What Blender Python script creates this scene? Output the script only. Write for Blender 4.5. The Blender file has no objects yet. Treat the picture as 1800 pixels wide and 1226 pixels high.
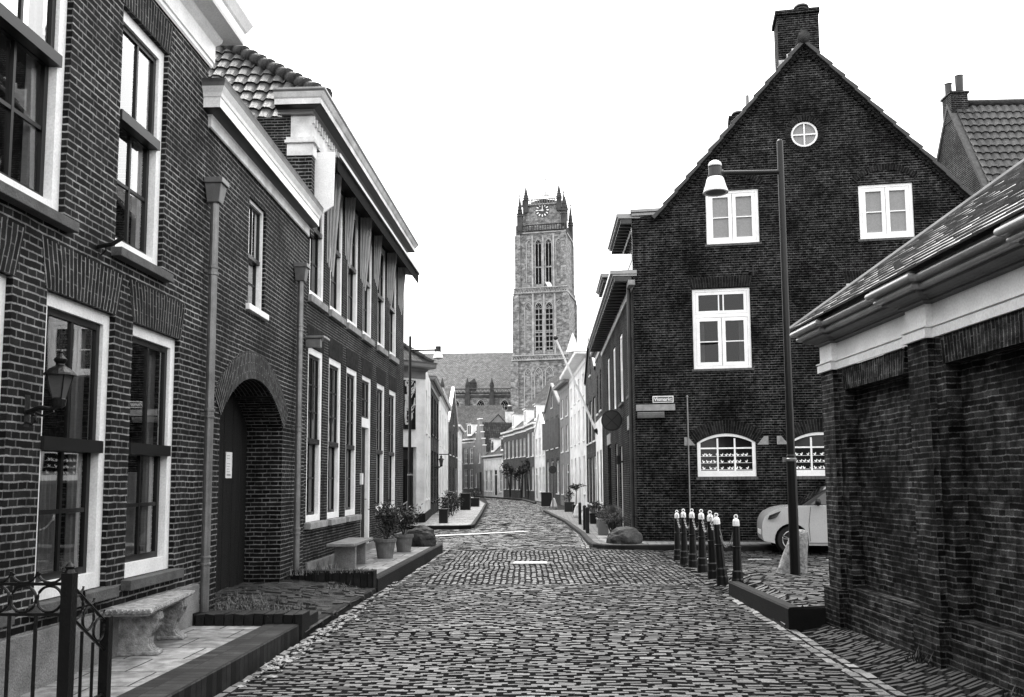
import bpy, bmesh, math, random
from math import sin, cos, pi, radians, sqrt, atan2
from mathutils import Vector, Matrix, noise
random.seed(7)
C = bpy.context.scene.collection
scene = bpy.context.scene

# ------------------------------------------------------------------ camera
FPX, PX, PY, EYE = 1600.0, 900.0, 688.0, 1.55
def _n(v): return Vector(v).normalized()
Zc = _n((-100, 16200, -1600)); Yc = Vector((65, -157.6, -1600)); Yc = (Yc - Zc * Yc.dot(Zc)).normalized()
Xc = Yc.cross(Zc)
cam = bpy.data.cameras.new('camera'); camo = bpy.data.objects.new('camera', cam); C.objects.link(camo)
cam.sensor_width = 36; cam.lens = 32.0; cam.shift_y = 75 / 1800; cam.clip_start = .1; cam.clip_end = 3000
R3 = Matrix((Xc, Yc, Zc))          # camera -> world
camo.matrix_world = Matrix.Translation((0, 0, EYE)) @ R3.to_4x4()
scene.camera = camo
def ray(px, py):
    return R3 @ Vector((px - PX, -(py - PY), -FPX))
def gp(px, py, h=0.0):
    """pixel of the photograph -> point on a level plane at height h (used as a surveying aid)"""
    r = ray(px, py); t = (h - EYE) / r.z
    return Vector((r.x * t, r.y * t, h))

# ------------------------------------------------------------------ light
w = bpy.data.worlds.new('World'); scene.world = w; w.use_nodes = True
nt = w.node_tree; nt.nodes.clear()
sky = nt.nodes.new('ShaderNodeTexSky'); sky.sky_type = 'NISHITA'; sky.sun_disc = False
SUN_EL, SUN_AZ = radians(58), radians(350)
sky.sun_elevation = SUN_EL; sky.sun_rotation = SUN_AZ; sky.dust_density = 4; sky.air_density = 1.0
bw = nt.nodes.new('ShaderNodeRGBToBW'); nt.links.new(sky.outputs[0], bw.inputs[0])
mx = nt.nodes.new('ShaderNodeMix'); mx.inputs[0].default_value = .75     # overcast: even cloud over the clear-sky gradient
mx.inputs[3].default_value = 9.0
nt.links.new(bw.outputs[0], mx.inputs[2])
bg = nt.nodes.new('ShaderNodeBackground'); bg.inputs[1].default_value = 0.12
nt.links.new(mx.outputs[0], bg.inputs[0])
wo = nt.nodes.new('ShaderNodeOutputWorld'); nt.links.new(bg.outputs[0], wo.inputs[0])
sl = bpy.data.lights.new('sun', 'SUN'); sl.energy = 1.6; sl.angle = radians(18); sl.color = (1, .98, .96)
so = bpy.data.objects.new('sun', sl); C.objects.link(so)
sd = Vector((sin(SUN_AZ) * cos(SUN_EL), cos(SUN_AZ) * cos(SUN_EL), sin(SUN_EL)))
so.rotation_euler = sd.to_track_quat('Z', 'Y').to_euler()
scene.view_settings.view_transform = 'Standard'; scene.view_settings.look = 'None'
scene.view_settings.gamma = 1; scene.view_settings.exposure = 1.62

# ------------------------------------------------------------------ materials
M = {}
def newmat(name):
    m = bpy.data.materials.new(name); m.use_nodes = True; t = m.node_tree
    b = t.nodes['Principled BSDF']; M[name] = m
    return m, t, b
def N(t, kind, **kw):
    n = t.nodes.new(kind)
    for k, v in kw.items():
        if k.startswith('i_'): n.inputs[k[2:].replace('_', ' ')].default_value = v
        else: setattr(n, k, v)
    return n
def g(v): return (v, v, v, 1)
def plain(name, col, rough=.6, spec=.4, metal=0, ns=6, na=.25, bump=.0, bs=60, grain=.12, stretch=None):
    """grey material with soft blotches, fine grain and optional bump"""
    m, t, b = newmat(name)
    tc = N(t, 'ShaderNodeTexCoord'); src = tc.outputs['Object']
    if stretch:
        mp = N(t, 'ShaderNodeMapping'); mp.inputs['Scale'].default_value = stretch
        t.links.new(src, mp.inputs[0]); src = mp.outputs[0]
    n1 = N(t, 'ShaderNodeTexNoise', i_Scale=ns, i_Detail=5.0, i_Roughness=.6); t.links.new(src, n1.inputs['Vector'])
    n2 = N(t, 'ShaderNodeTexNoise', i_Scale=ns * 22, i_Detail=2.0); t.links.new(src, n2.inputs['Vector'])
    r1 = N(t, 'ShaderNodeMapRange'); r1.inputs[1].default_value = .3; r1.inputs[2].default_value = .7
    r1.inputs[3].default_value = 1 - na; r1.inputs[4].default_value = 1 + na * .6
    t.links.new(n1.outputs[0], r1.inputs[0])
    r2 = N(t, 'ShaderNodeMapRange'); r2.inputs[1].default_value = .3; r2.inputs[2].default_value = .7
    r2.inputs[3].default_value = 1 - grain; r2.inputs[4].default_value = 1 + grain
    t.links.new(n2.outputs[0], r2.inputs[0])
    mu = N(t, 'ShaderNodeMath', operation='MULTIPLY'); t.links.new(r1.outputs[0], mu.inputs[0]); t.links.new(r2.outputs[0], mu.inputs[1])
    mc = N(t, 'ShaderNodeMath', operation='MULTIPLY'); t.links.new(mu.outputs[0], mc.inputs[0]); mc.inputs[1].default_value = col
    t.links.new(mc.outputs[0], b.inputs['Base Color'])
    b.inputs['Roughness'].default_value = rough; b.inputs['Metallic'].default_value = metal
    b.inputs['Specular IOR Level'].default_value = spec
    if bump:
        n3 = N(t, 'ShaderNodeTexNoise', i_Scale=bs, i_Detail=4.0); t.links.new(src, n3.inputs['Vector'])
        bp = N(t, 'ShaderNodeBump', i_Strength=bump, i_Distance=.02); t.links.new(n3.outputs[0], bp.inputs['Height'])
        t.links.new(bp.outputs[0], b.inputs['Normal'])
    return m
def brick(name, c1, c2, mortar, bw=.215, rh=.0635, ms=.010, rough=.8, wob=.006, bump=.6, mvar=.5, off=.5, dirt=.5, spec=.25, msm=.15, vert=.45, sq=1.0, mott=(.65, 1.4)):
    m, t, b = newmat(name)
    tc = N(t, 'ShaderNodeTexCoord')
    nz = N(t, 'ShaderNodeTexNoise', i_Scale=5.0, i_Detail=3.0); t.links.new(tc.outputs['UV'], nz.inputs['Vector'])
    sb = N(t, 'ShaderNodeVectorMath', operation='SUBTRACT'); t.links.new(nz.outputs['Color'], sb.inputs[0]); sb.inputs[1].default_value = (.5, .5, .5)
    sc = N(t, 'ShaderNodeVectorMath', operation='SCALE'); t.links.new(sb.outputs[0], sc.inputs[0]); sc.inputs['Scale'].default_value = wob * 3
    nz2 = N(t, 'ShaderNodeTexNoise', i_Scale=45.0, i_Detail=2.0); t.links.new(tc.outputs['UV'], nz2.inputs['Vector'])
    sb2 = N(t, 'ShaderNodeVectorMath', operation='SUBTRACT'); t.links.new(nz2.outputs['Color'], sb2.inputs[0]); sb2.inputs[1].default_value = (.5, .5, .5)
    sc2 = N(t, 'ShaderNodeVectorMath', operation='SCALE'); t.links.new(sb2.outputs[0], sc2.inputs[0]); sc2.inputs['Scale'].default_value = wob * 1.3
    a1 = N(t, 'ShaderNodeVectorMath', operation='ADD'); t.links.new(tc.outputs['UV'], a1.inputs[0]); t.links.new(sc.outputs[0], a1.inputs[1])
    a2 = N(t, 'ShaderNodeVectorMath', operation='ADD'); t.links.new(a1.outputs[0], a2.inputs[0]); t.links.new(sc2.outputs[0], a2.inputs[1])
    br = N(t, 'ShaderNodeTexBrick', offset=off, squash=sq, squash_frequency=2)
    br.inputs['Color1'].default_value = g(c1); br.inputs['Color2'].default_value = g(c2); br.inputs['Mortar'].default_value = g(mortar)
    sx = N(t, 'ShaderNodeSeparateXYZ'); t.links.new(a2.outputs[0], sx.inputs[0])
    pp = N(t, 'ShaderNodeMath', operation='PINGPONG'); pp.inputs[1].default_value = rh / 2; t.links.new(sx.outputs[1], pp.inputs[0])
    jr = N(t, 'ShaderNodeMapRange'); jr.inputs[1].default_value = ms * .6; jr.inputs[2].default_value = ms * 1.1; jr.inputs[3].default_value = 1; jr.inputs[4].default_value = vert; t.links.new(pp.outputs[0], jr.inputs[0])
    jm = N(t, 'ShaderNodeVectorMath', operation='SCALE'); jm.inputs[0].default_value = (mortar,) * 3; t.links.new(jr.outputs[0], jm.inputs['Scale']); t.links.new(jm.outputs[0], br.inputs['Mortar'])
    br.inputs['Scale'].default_value = 1; br.inputs['Mortar Size'].default_value = ms; br.inputs['Mortar Smooth'].default_value = msm
    br.inputs['Brick Width'].default_value = bw; br.inputs['Row Height'].default_value = rh; br.inputs['Bias'].default_value = -.15
    t.links.new(a2.outputs[0], br.inputs['Vector'])
    # weathering: mortar brightness varies over metres, brick grain
    big = N(t, 'ShaderNodeTexNoise', i_Scale=1.1, i_Detail=6.0, i_Roughness=.65); t.links.new(tc.outputs['UV'], big.inputs['Vector'])
    r1 = N(t, 'ShaderNodeMapRange'); r1.inputs[1].default_value = .35; r1.inputs[2].default_value = .65; r1.inputs[3].default_value = 1 - mvar; r1.inputs[4].default_value = 1 + mvar * .5
    t.links.new(big.outputs[0], r1.inputs[0])
    fin = N(t, 'ShaderNodeTexNoise', i_Scale=110.0, i_Detail=3.0, i_Roughness=.7); t.links.new(tc.outputs['UV'], fin.inputs['Vector'])
    r2 = N(t, 'ShaderNodeMapRange'); r2.inputs[1].default_value = .3; r2.inputs[2].default_value = .7; r2.inputs[3].default_value = 1 - dirt; r2.inputs[4].default_value = 1 + dirt
    t.links.new(fin.outputs[0], r2.inputs[0])
    med = N(t, 'ShaderNodeTexNoise', i_Scale=9.0, i_Detail=3.0); t.links.new(tc.outputs['UV'], med.inputs['Vector'])
    r3 = N(t, 'ShaderNodeMapRange'); r3.inputs[1].default_value = .35; r3.inputs[2].default_value = .68; r3.inputs[3].default_value = mott[0]; r3.inputs[4].default_value = mott[1]
    t.links.new(med.outputs[0], r3.inputs[0])
    m1 = N(t, 'ShaderNodeMath', operation='MULTIPLY'); t.links.new(r1.outputs[0], m1.inputs[0]); t.links.new(r2.outputs[0], m1.inputs[1])
    m2 = N(t, 'ShaderNodeMath', operation='MULTIPLY'); t.links.new(m1.outputs[0], m2.inputs[0]); t.links.new(r3.outputs[0], m2.inputs[1])
    vm = N(t, 'ShaderNodeVectorMath', operation='SCALE'); t.links.new(br.outputs['Color'], vm.inputs[0]); t.links.new(m2.outputs[0], vm.inputs['Scale'])
    t.links.new(vm.outputs[0], b.inputs['Base Color'])
    b.inputs['Roughness'].default_value = rough; b.inputs['Specular IOR Level'].default_value = spec
    inv = N(t, 'ShaderNodeMath', operation='SUBTRACT'); inv.inputs[0].default_value = 1; t.links.new(br.outputs['Fac'], inv.inputs[1])
    ad = N(t, 'ShaderNodeMath', operation='MULTIPLY_ADD'); t.links.new(fin.outputs[0], ad.inputs[0]); ad.inputs[1].default_value = .35; t.links.new(inv.outputs[0], ad.inputs[2])
    bp = N(t, 'ShaderNodeBump', i_Strength=bump, i_Distance=.006); t.links.new(ad.outputs[0], bp.inputs['Height'])
    t.links.new(bp.outputs[0], b.inputs['Normal'])
    return m
brick('brick_street', .005, .024, .27, bw=.215, rh=.058, ms=.0072, sq=.5, mvar=.65, wob=.006, bump=.8, spec=.12)
brick('brick_bay', .004, .015, .15, bw=.19, rh=.0465, ms=.006, mvar=.65, wob=.006, spec=.1, sq=.5)
brick('brick_street_dark', .004, .016, .20, bw=.215, rh=.058, ms=.007, sq=.5, mvar=.65, wob=.006, spec=.12)
brick('brick_corner', .002, .015, .085, sq=.5, mott=(.4, 1.8), ms=.007, bw=.20, rh=.060, mvar=.75, wob=.006, spec=.05, dirt=.8)
brick('brick_wall_low', .008, .046, .12, bw=.2, rh=.049, ms=.0055, sq=.5, mott=(.3, 2.0), mvar=.9, wob=.009, bump=1.0, spec=.08, dirt=.8)
brick('brick_soldier', .006, .024, .20, ms=.006, mvar=.4, wob=.005, rh=.0525, spec=.12)
brick('brick_soldier_dark', .004, .017, .045, ms=.006, mvar=.4, wob=.004, spec=.1)
brick('brick_far', .035, .08, .16, ms=.010, mvar=.3)
brick('brick_far_light', .26, .38, .5, ms=.010, mvar=.3)
brick('kerb_brick', .006, .034, .002, bw=.10, rh=.2, ms=.006, off=0, mvar=.5)
brick('stone_tower', .15, .36, .30, bw=.7, rh=.35, ms=.03, mvar=.6, wob=.03, dirt=.8, vert=.8)
brick('slab_paving', .19, .29, .05, bw=.5, rh=.5, ms=.009, mvar=.25, dirt=.25, bump=.4)
brick('slab_grey', .10, .16, .03, bw=.3, rh=.3, ms=.008, mvar=.3, dirt=.35)
brick('tile_far', .025, .07, .01, bw=.24, rh=.3, ms=.02, off=0, mvar=.4, wob=.015, bump=1)
brick('slate', .06, .12, .02, bw=.3, rh=.12, ms=.012, mvar=.5, wob=.01, bump=1.5, rough=.45, spec=.6)
brick('slate_nave', .12, .20, .10, bw=.5, rh=.4, ms=.03, mvar=.3, wob=.01, dirt=.5)
plain('white_paint', .88, .4, .4, ns=2.5, na=.16, grain=.10)
plain('white_paint_worn', .70, .5, .4, ns=3, na=.4, grain=.08)
plain('white_render', .78, .8, .2, ns=1.2, na=.3, grain=.06, bump=.2)
plain('grey_render', .22, .85, .2, ns=1.5, na=.3, grain=.18, bump=.4)
plain('grey_paint', .18, .4, .5, ns=4, na=.2, grain=.06)
plain('stone_sill', .09, .8, .3, ns=8, na=.35, grain=.3, bump=.4)
plain('stone_light', .28, .85, .2, ns=6, na=.35, grain=.3, bump=.5)
plain('stone_tower_trim', .38, .9, .2, ns=.8, na=.4, grain=.3)
plain('black_paint', .006, .35, .3, ns=4, na=.3, grain=.1)
plain('black_iron', .006, .4, .3, ns=20, na=.4, grain=.3, bump=.2)
plain('dark_wood', .010, .55, .2, ns=3, na=.5, grain=.4, stretch=(9, 9, .25), bump=.3)
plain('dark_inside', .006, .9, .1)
plain('zinc', .20, .42, .5, metal=.55, ns=5, na=.35, grain=.15)
plain('zinc_light', .22, .30, .6, metal=.3, ns=4, na=.3, grain=.12)
plain('zinc_dark', .03, .45, .5, metal=.2, ns=5, na=.4, grain=.15)
plain('pantile', .035, .5, .45, ns=7, na=.65, grain=.4, bump=.5, bs=40)
plain('pantile_ridge', .03, .7, .3, ns=9, na=.7, grain=.4, bump=.8, bs=30)
plain('pantile_grey', .035, .5, .45, ns=7, na=.6, grain=.4, bump=.5, bs=40)
plain('concrete', .20, .85, .25, ns=5, na=.35, grain=.25, bump=.5)
plain('concrete_old', .30, .85, .25, ns=14, na=.6, grain=.4, bump=1.0, bs=30)
plain('terracotta', .12, .8, .25, ns=9, na=.4, grain=.2, bump=.2)
plain('boulder_dark', .014, .75, .4, ns=4, na=.8, grain=.4, bump=1, bs=12)
plain('boulder', .05, .8, .3, ns=5, na=.9, grain=.4, bump=1, bs=12)
plain('curtain', .50, .9, .1, ns=2, na=.15, grain=.08)
plain('curtain_grey', .22, .9, .1, ns=2, na=.3, grain=.12)
plain('blind_frosted', .26, .7, .3, ns=30, na=.15, grain=.25)
plain('canvas_light', .50, .8, .2, ns=4, na=.2, grain=.1)
plain('car_paint', .62, .25, .6, metal=.4, ns=3, na=.05, grain=.1)
plain('rubber', .012, .7, .3)
plain('alloy', .45, .3, .5, metal=.7, na=.1)
plain('soil', .02, 1, .1, ns=14, na=.7, grain=.5, bump=1, bs=25)
plain('moss', .06, 1, .1, ns=8, na=.9, grain=.6, bump=1.2, bs=50)
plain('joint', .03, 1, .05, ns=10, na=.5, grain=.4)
plain('ground', .06, 1, .1, ns=.5, na=.4, grain=.3)
brick('kerb_dark', .004, .016, .001, bw=.9, rh=1.0, ms=.008, off=0, mvar=.7, dirt=.9, bump=1.2, wob=.01)
plain('road_paint', .55, .6, .3, ns=10, na=.35, grain=.25)
plain('sign_dark', .012, .4, .5)
plain('sign_grey', .09, .35, .5)
plain('paper', .75, .7, .2, na=.08)
plain('leaf_dark', .014, .55, .4, ns=30, na=.5)
plain('leaf_mid', .075, .55, .4, ns=30, na=.5)
plain('leaf_light', .12, .6, .3, ns=30, na=.5)
plain('leaf_dry', .28, .7, .3, ns=30, na=.6)
plain('stem', .03, .8, .2)
plain('cove_paint', .11, .5, .3, ns=3, na=.3, grain=.2)
plain('gutter_paint', .30, .18, .8, ns=3, na=.3, grain=.1)
# individually toned paving bricks
def setts(name, lo, hi, rough=.5):
    m, t, b = newmat(name)
    ge = N(t, 'ShaderNodeNewGeometry'); tc = N(t, 'ShaderNodeTexCoord')
    rr = N(t, 'ShaderNodeMapRange'); rr.inputs[3].default_value = lo; rr.inputs[4].default_value = hi
    t.links.new(ge.outputs['Random Per Island'], rr.inputs[0])
    n1 = N(t, 'ShaderNodeTexNoise', i_Scale=.7, i_Detail=5.0, i_Roughness=.6); t.links.new(tc.outputs['Object'], n1.inputs['Vector'])
    r1 = N(t, 'ShaderNodeMapRange'); r1.inputs[1].default_value = .33; r1.inputs[2].default_value = .67; r1.inputs[3].default_value = .6; r1.inputs[4].default_value = 1.3
    t.links.new(n1.outputs[0], r1.inputs[0])
    n2 = N(t, 'ShaderNodeTexNoise', i_Scale=70.0, i_Detail=4.0, i_Roughness=.7); t.links.new(tc.outputs['Object'], n2.inputs['Vector'])
    r2 = N(t, 'ShaderNodeMapRange'); r2.inputs[1].default_value = .3; r2.inputs[2].default_value = .7; r2.inputs[3].default_value = .25; r2.inputs[4].default_value = 1.9
    t.links.new(n2.outputs[0], r2.inputs[0])
    a = N(t, 'ShaderNodeMath', operation='MULTIPLY'); t.links.new(rr.outputs[0], a.inputs[0]); t.links.new(r1.outputs[0], a.inputs[1])
    c = N(t, 'ShaderNodeMath', operation='MULTIPLY'); t.links.new(a.outputs[0], c.inputs[0]); t.links.new(r2.outputs[0], c.inputs[1])
    t.links.new(c.outputs[0], b.inputs['Base Color'])
    b.inputs['Roughness'].default_value = rough; b.inputs['Specular IOR Level'].default_value = .35
    bp = N(t, 'ShaderNodeBump', i_Strength=.7, i_Distance=.006); t.links.new(n2.outputs[0], bp.inputs['Height']); t.links.new(bp.outputs[0], b.inputs['Normal'])
setts('setts', .028, .105, .52)
setts('setts_dark', .006, .024, .7)
setts('setts_light', .07, .22)
# glass
def glass(name, tint, gain):
    m = bpy.data.materials.new(name); m.use_nodes = True; t = m.node_tree; t.nodes.clear(); M[name] = m
    o = N(t, 'ShaderNodeOutputMaterial'); mixs = N(t, 'ShaderNodeMixShader'); tr = N(t, 'ShaderNodeBsdfTransparent'); tr.inputs[0].default_value = g(tint)
    gl = N(t, 'ShaderNodeBsdfGlossy'); gl.inputs['Roughness'].default_value = .015; gl.inputs[0].default_value = g(.95)
    fr = N(t, 'ShaderNodeFresnel'); fr.inputs[0].default_value = 1.5
    mu = N(t, 'ShaderNodeMath', operation='MULTIPLY', use_clamp=True); mu.inputs[1].default_value = gain; t.links.new(fr.outputs[0], mu.inputs[0])
    # old panes are never quite flat
    tc = N(t, 'ShaderNodeTexCoord'); n1 = N(t, 'ShaderNodeTexNoise', i_Scale=2.2, i_Detail=1.0); t.links.new(tc.outputs['Object'], n1.inputs['Vector'])
    bp = N(t, 'ShaderNodeBump', i_Strength=.05, i_Distance=.02); t.links.new(n1.outputs[0], bp.inputs['Height']); t.links.new(bp.outputs[0], gl.inputs['Normal'])
    t.links.new(mu.outputs[0], mixs.inputs[0]); t.links.new(tr.outputs[0], mixs.inputs[1]); t.links.new(gl.outputs[0], mixs.inputs[2]); t.links.new(mixs.outputs[0], o.inputs[0])
glass('glass', .8, 2.7)
glass('glass_front', .5, .8)
m, t, b = newmat('glass_dark'); b.inputs['Base Color'].default_value = g(.012); b.inputs['Roughness'].default_value = .06; b.inputs['IOR'].default_value = 1.45; b.inputs['Specular IOR Level'].default_value = .3
m, t, b = newmat('glass_car'); b.inputs['Base Color'].default_value = g(.015); b.inputs['Roughness'].default_value = .05; b.inputs['IOR'].default_value = 1.6

# ------------------------------------------------------------------ mesh building
class MB:
    def __init__(s): s.v = []; s.f = []; s.uv = []
    def face(s, pts, uv=None):
        i = len(s.v); s.v += [tuple(p) for p in pts]; s.f.append(tuple(range(i, i + len(pts))))
        s.uv.append(uv)
    def box(s, x0, x1, y0, y1, z0, z1):
        p = [(x0, y0, z0), (x1, y0, z0), (x1, y1, z0), (x0, y1, z0), (x0, y0, z1), (x1, y0, z1), (x1, y1, z1), (x0, y1, z1)]
        i = len(s.v); s.v += p
        for q in ((0, 3, 2, 1), (4, 5, 6, 7), (0, 1, 5, 4), (1, 2, 6, 5), (2, 3, 7, 6), (3, 0, 4, 7)):
            s.f.append(tuple(i + k for k in q)); s.uv.append(None)
        return s
    def hexa(s, p):                                   # 8 points: bottom 4 (ccw) then top 4
        i = len(s.v); s.v += [tuple(a) for a in p]
        for q in ((0, 3, 2, 1), (4, 5, 6, 7), (0, 1, 5, 4), (1, 2, 6, 5), (2, 3, 7, 6), (3, 0, 4, 7)):
            s.f.append(tuple(i + k for k in q)); s.uv.append(None)
        return s
    def prism_x(s, prof, x0, x1):                     # profile in (y,z), counter-clockwise seen from -x
        n = len(prof); i = len(s.v)
        s.v += [(x0, a, b) for a, b in prof] + [(x1, a, b) for a, b in prof]
        for k in range(n):
            s.f.append((i + k, i + (k + 1) % n, i + n + (k + 1) % n, i + n + k)); s.uv.append(None)
        s.f.append(tuple(i + k for k in reversed(range(n)))); s.uv.append(None)
        s.f.append(tuple(i + n + k for k in range(n))); s.uv.append(None)
        return s
    def prism_y(s, prof, y0, y1):                     # profile in (x,z)
        n = len(prof); i = len(s.v)
        s.v += [(a, y0, b) for a, b in prof] + [(a, y1, b) for a, b in prof]
        for k in range(n):
            s.f.append((i + k, i + (k + 1) % n, i + n + (k + 1) % n, i + n + k)); s.uv.append(None)
        s.f.append(tuple(i + k for k in reversed(range(n)))); s.uv.append(None)
        s.f.append(tuple(i + n + k for k in range(n))); s.uv.append(None)
        return s
    def prism_z(s, prof, z0, z1):
        n = len(prof); i = len(s.v)
        s.v += [(a, b, z0) for a, b in prof] + [(a, b, z1) for a, b in prof]
        for k in range(n):
            s.f.append((i + k, i + (k + 1) % n, i + n + (k + 1) % n, i + n + k)); s.uv.append(None)
        s.f.append(tuple(i + k for k in reversed(range(n)))); s.uv.append(None)
        s.f.append(tuple(i + n + k for k in range(n))); s.uv.append(None)
        return s
    def tube(s, pts, rad, n=8, closed=False, caps=True):
        pts = [Vector(p) for p in pts]; m = len(pts); rings = []
        R = rad if isinstance(rad, (list, tuple)) else [rad] * m
        for k, p in enumerate(pts):
            if closed: d = pts[(k + 1) % m] - pts[k - 1]
            else: d = pts[min(k + 1, m - 1)] - pts[max(k - 1, 0)]
            d.normalize(); a = Vector((0, 0, 1)) if abs(d.z) < .9 else Vector((1, 0, 0))
            u = d.cross(a).normalized(); v = u.cross(d)
            i = len(s.v); rings.append(i)
            for q in range(n):
                an = 2 * pi * q / n; s.v.append(tuple(p + (u * cos(an) + v * sin(an)) * R[k]))
        for k in range(m if closed else m - 1):
            a, b = rings[k], rings[(k + 1) % m]
            for q in range(n):
                s.f.append((a + q, a + (q + 1) % n, b + (q + 1) % n, b + q)); s.uv.append(None)
        if caps and not closed:
            s.f.append(tuple(rings[0] + q for q in reversed(range(n)))); s.uv.append(None)
            s.f.append(tuple(rings[-1] + q for q in range(n))); s.uv.append(None)
        return s
    def lathe(s, prof, c=(0, 0, 0), n=16):            # prof (r,z)
        rings = []
        for r, z in prof:
            i = len(s.v); rings.append(i)
            for q in range(n):
                an = 2 * pi * q / n; s.v.append((c[0] + r * cos(an), c[1] + r * sin(an), c[2] + z))
        for k in range(len(prof) - 1):
            a, b = rings[k], rings[k + 1]
            for q in range(n):
                s.f.append((a + q, a + (q + 1) % n, b + (q + 1) % n, b + q)); s.uv.append(None)
        s.f.append(tuple(rings[0] + q for q in reversed(range(n)))); s.uv.append(None)
        s.f.append(tuple(rings[-1] + q for q in range(n))); s.uv.append(None)
        return s
    def build(s, name, mat, parent=None, bevel=0, smooth=False, seg=2, loc=None):
        me = bpy.data.meshes.new(name); me.from_pydata(s.v, [], s.f)
        me.validate(verbose=False)
        uvl = me.uv_layers.new(name='UVMap')
        V = me.vertices
        if len(me.polygons) == len(s.f):
            for p, uv in zip(me.polygons, s.uv):
                if uv is not None:
                    for li, c in zip(p.loop_indices, uv): uvl.data[li].uv = c
                    continue
                n = p.normal
                if abs(n.z) > .92 or n.length < .5:
                    for li in p.loop_indices:
                        c = V[me.loops[li].vertex_index].co; uvl.data[li].uv = (c.x, c.y)
                else:
                    h = Vector((-n.y, n.x, 0)).normalized()
                    if abs(h.x) > abs(h.y): h = h if h.x > 0 else -h
                    else: h = h if h.y > 0 else -h
                    up = h.cross(n); up = up if up.z > 0 else -up
                    for li in p.loop_indices:
                        c = V[me.loops[li].vertex_index].co; uvl.data[li].uv = (c.dot(h), c.dot(up))
        me.materials.append(M[mat])
        o = bpy.data.objects.new(name, me); C.objects.link(o)
        if parent is not None: o.parent = parent
        if loc is not None: o.location = loc
        if bevel:
            b = o.modifiers.new('bevel', 'BEVEL'); b.width = bevel; b.segments = seg; b.limit_method = 'ANGLE'; b.angle_limit = radians(35)
        if smooth:
            for p in me.polygons: p.use_smooth = True
        return o
def tag(o, label=None, cat=None, group=None, kind=None):
    if label: o['label'] = label
    if cat: o['category'] = cat
    if group: o['group'] = group
    if kind: o['kind'] = kind
    return o
def thing(name, label, cat, loc=(0, 0, 0), rz=0, group=None):
    o = bpy.data.objects.new(name, None); C.objects.link(o); o.location = loc; o.rotation_euler = (0, 0, rz); o.empty_display_size = .3
    return tag(o, label, cat, group)
def dup(root, loc, rz=None, label=None, scale=None):
    r = root.copy(); C.objects.link(r); r.location = loc
    if rz is not None: r.rotation_euler = (0, 0, rz)
    if label: r['label'] = label
    if scale: r.scale = (scale,) * 3
    for ch in list(root.children):
        c = ch.copy(); C.objects.link(c); c.parent = r
        for gc in list(ch.children):
            d = gc.copy(); C.objects.link(d); d.parent = c
    return r
def structure(o, k='structure'): o['kind'] = k; return o

# ------------------------------------------------------------------ walls
class Wall:
    """a facade: local x runs left to right as seen from the front, y goes inward, z up"""
    def __init__(s, name, label, cat, p0, p1, group=None):
        s.p0 = Vector((p0[0], p0[1], 0)); t = Vector((p1[0] - p0[0], p1[1] - p0[1], 0)); s.L = t.length; s.t = t.normalized()
        s.inw = Vector((-s.t.y, s.t.x, 0))
        s.root = thing(name, label, cat, (p0[0], p0[1], 0), atan2(s.t.y, s.t.x), group)
    def uv(s, px, py, d=0.0):                       # d: distance in front of the wall plane
        r = ray(px, py); o = Vector((0, 0, EYE)); pl = s.p0 - s.inw * d
        k = (pl - o).dot(s.inw) / r.dot(s.inw); p = o + r * k
        return (p - s.p0).dot(s.t), p.z
    def u(s, px, py, d=0.0): return s.uv(px, py, d)[0]
    def z(s, px, py, d=0.0): return s.uv(px, py, d)[1]
    def rect(s, l, r, tp, bt): return (s.u(*l), s.u(*r), s.z(*bt), s.z(*tp))   # u0,u1,z0,z1
    def world(s, u, y, z): return s.p0 + s.t * u + s.inw * y + Vector((0, 0, z))
def clip(poly, outline):
    """clip a polygon by a convex ccw outline"""
    out = poly
    n = len(outline)
    for i in range(n):
        a, b = outline[i], outline[(i + 1) % n]; inp = out; out = []
        if not inp: break
        side = lambda p: (b[0] - a[0]) * (p[1] - a[1]) - (b[1] - a[1]) * (p[0] - a[0])
        for k in range(len(inp)):
            p, q = inp[k - 1], inp[k]; sp, sq = side(p), side(q)
            if sq >= -1e-9:
                if sp < -1e-9:
                    f = sp / (sp - sq); out.append((p[0] + f * (q[0] - p[0]), p[1] + f * (q[1] - p[1])))
                out.append(q)
            elif sp >= -1e-9:
                f = sp / (sp - sq); out.append((p[0] + f * (q[0] - p[0]), p[1] + f * (q[1] - p[1])))
    return out
def facade(mb, outline, holes, y=0.0, reveal=.12):
    """wall sheet with rectangular holes and their reveals"""
    us = sorted(set([round(p[0], 5) for p in outline] + [round(a, 5) for h in holes for a in h[:2]]))
    zs = sorted(set([round(p[1], 5) for p in outline] + [round(a, 5) for h in holes for a in h[2:4]]))
    for i in range(len(us) - 1):
        for j in range(len(zs) - 1):
            cu, cz = (us[i] + us[i + 1]) / 2, (zs[j] + zs[j + 1]) / 2
            if any(h[0] < cu < h[1] and h[2] < cz < h[3] for h in holes): continue
            pl = clip([(us[i], zs[j]), (us[i + 1], zs[j]), (us[i + 1], zs[j + 1]), (us[i], zs[j + 1])], outline)
            if len(pl) >= 3: mb.face([(a, y, b) for a, b in pl])
    for h in holes:
        u0, u1, z0, z1 = h[:4]; r = h[4] if len(h) > 4 else reveal; y1 = y + r
        mb.face([(u0, y, z0), (u0, y1, z0), (u0, y1, z1), (u0, y, z1)])
        mb.face([(u1, y, z0), (u1, y, z1), (u1, y1, z1), (u1, y1, z0)])
        mb.face([(u0, y, z0), (u1, y, z0), (u1, y1, z0), (u0, y1, z0)])
        if len(h) < 6: mb.face([(u0, y, z1), (u0, y1, z1), (u1, y1, z1), (u1, y, z1)])
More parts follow.
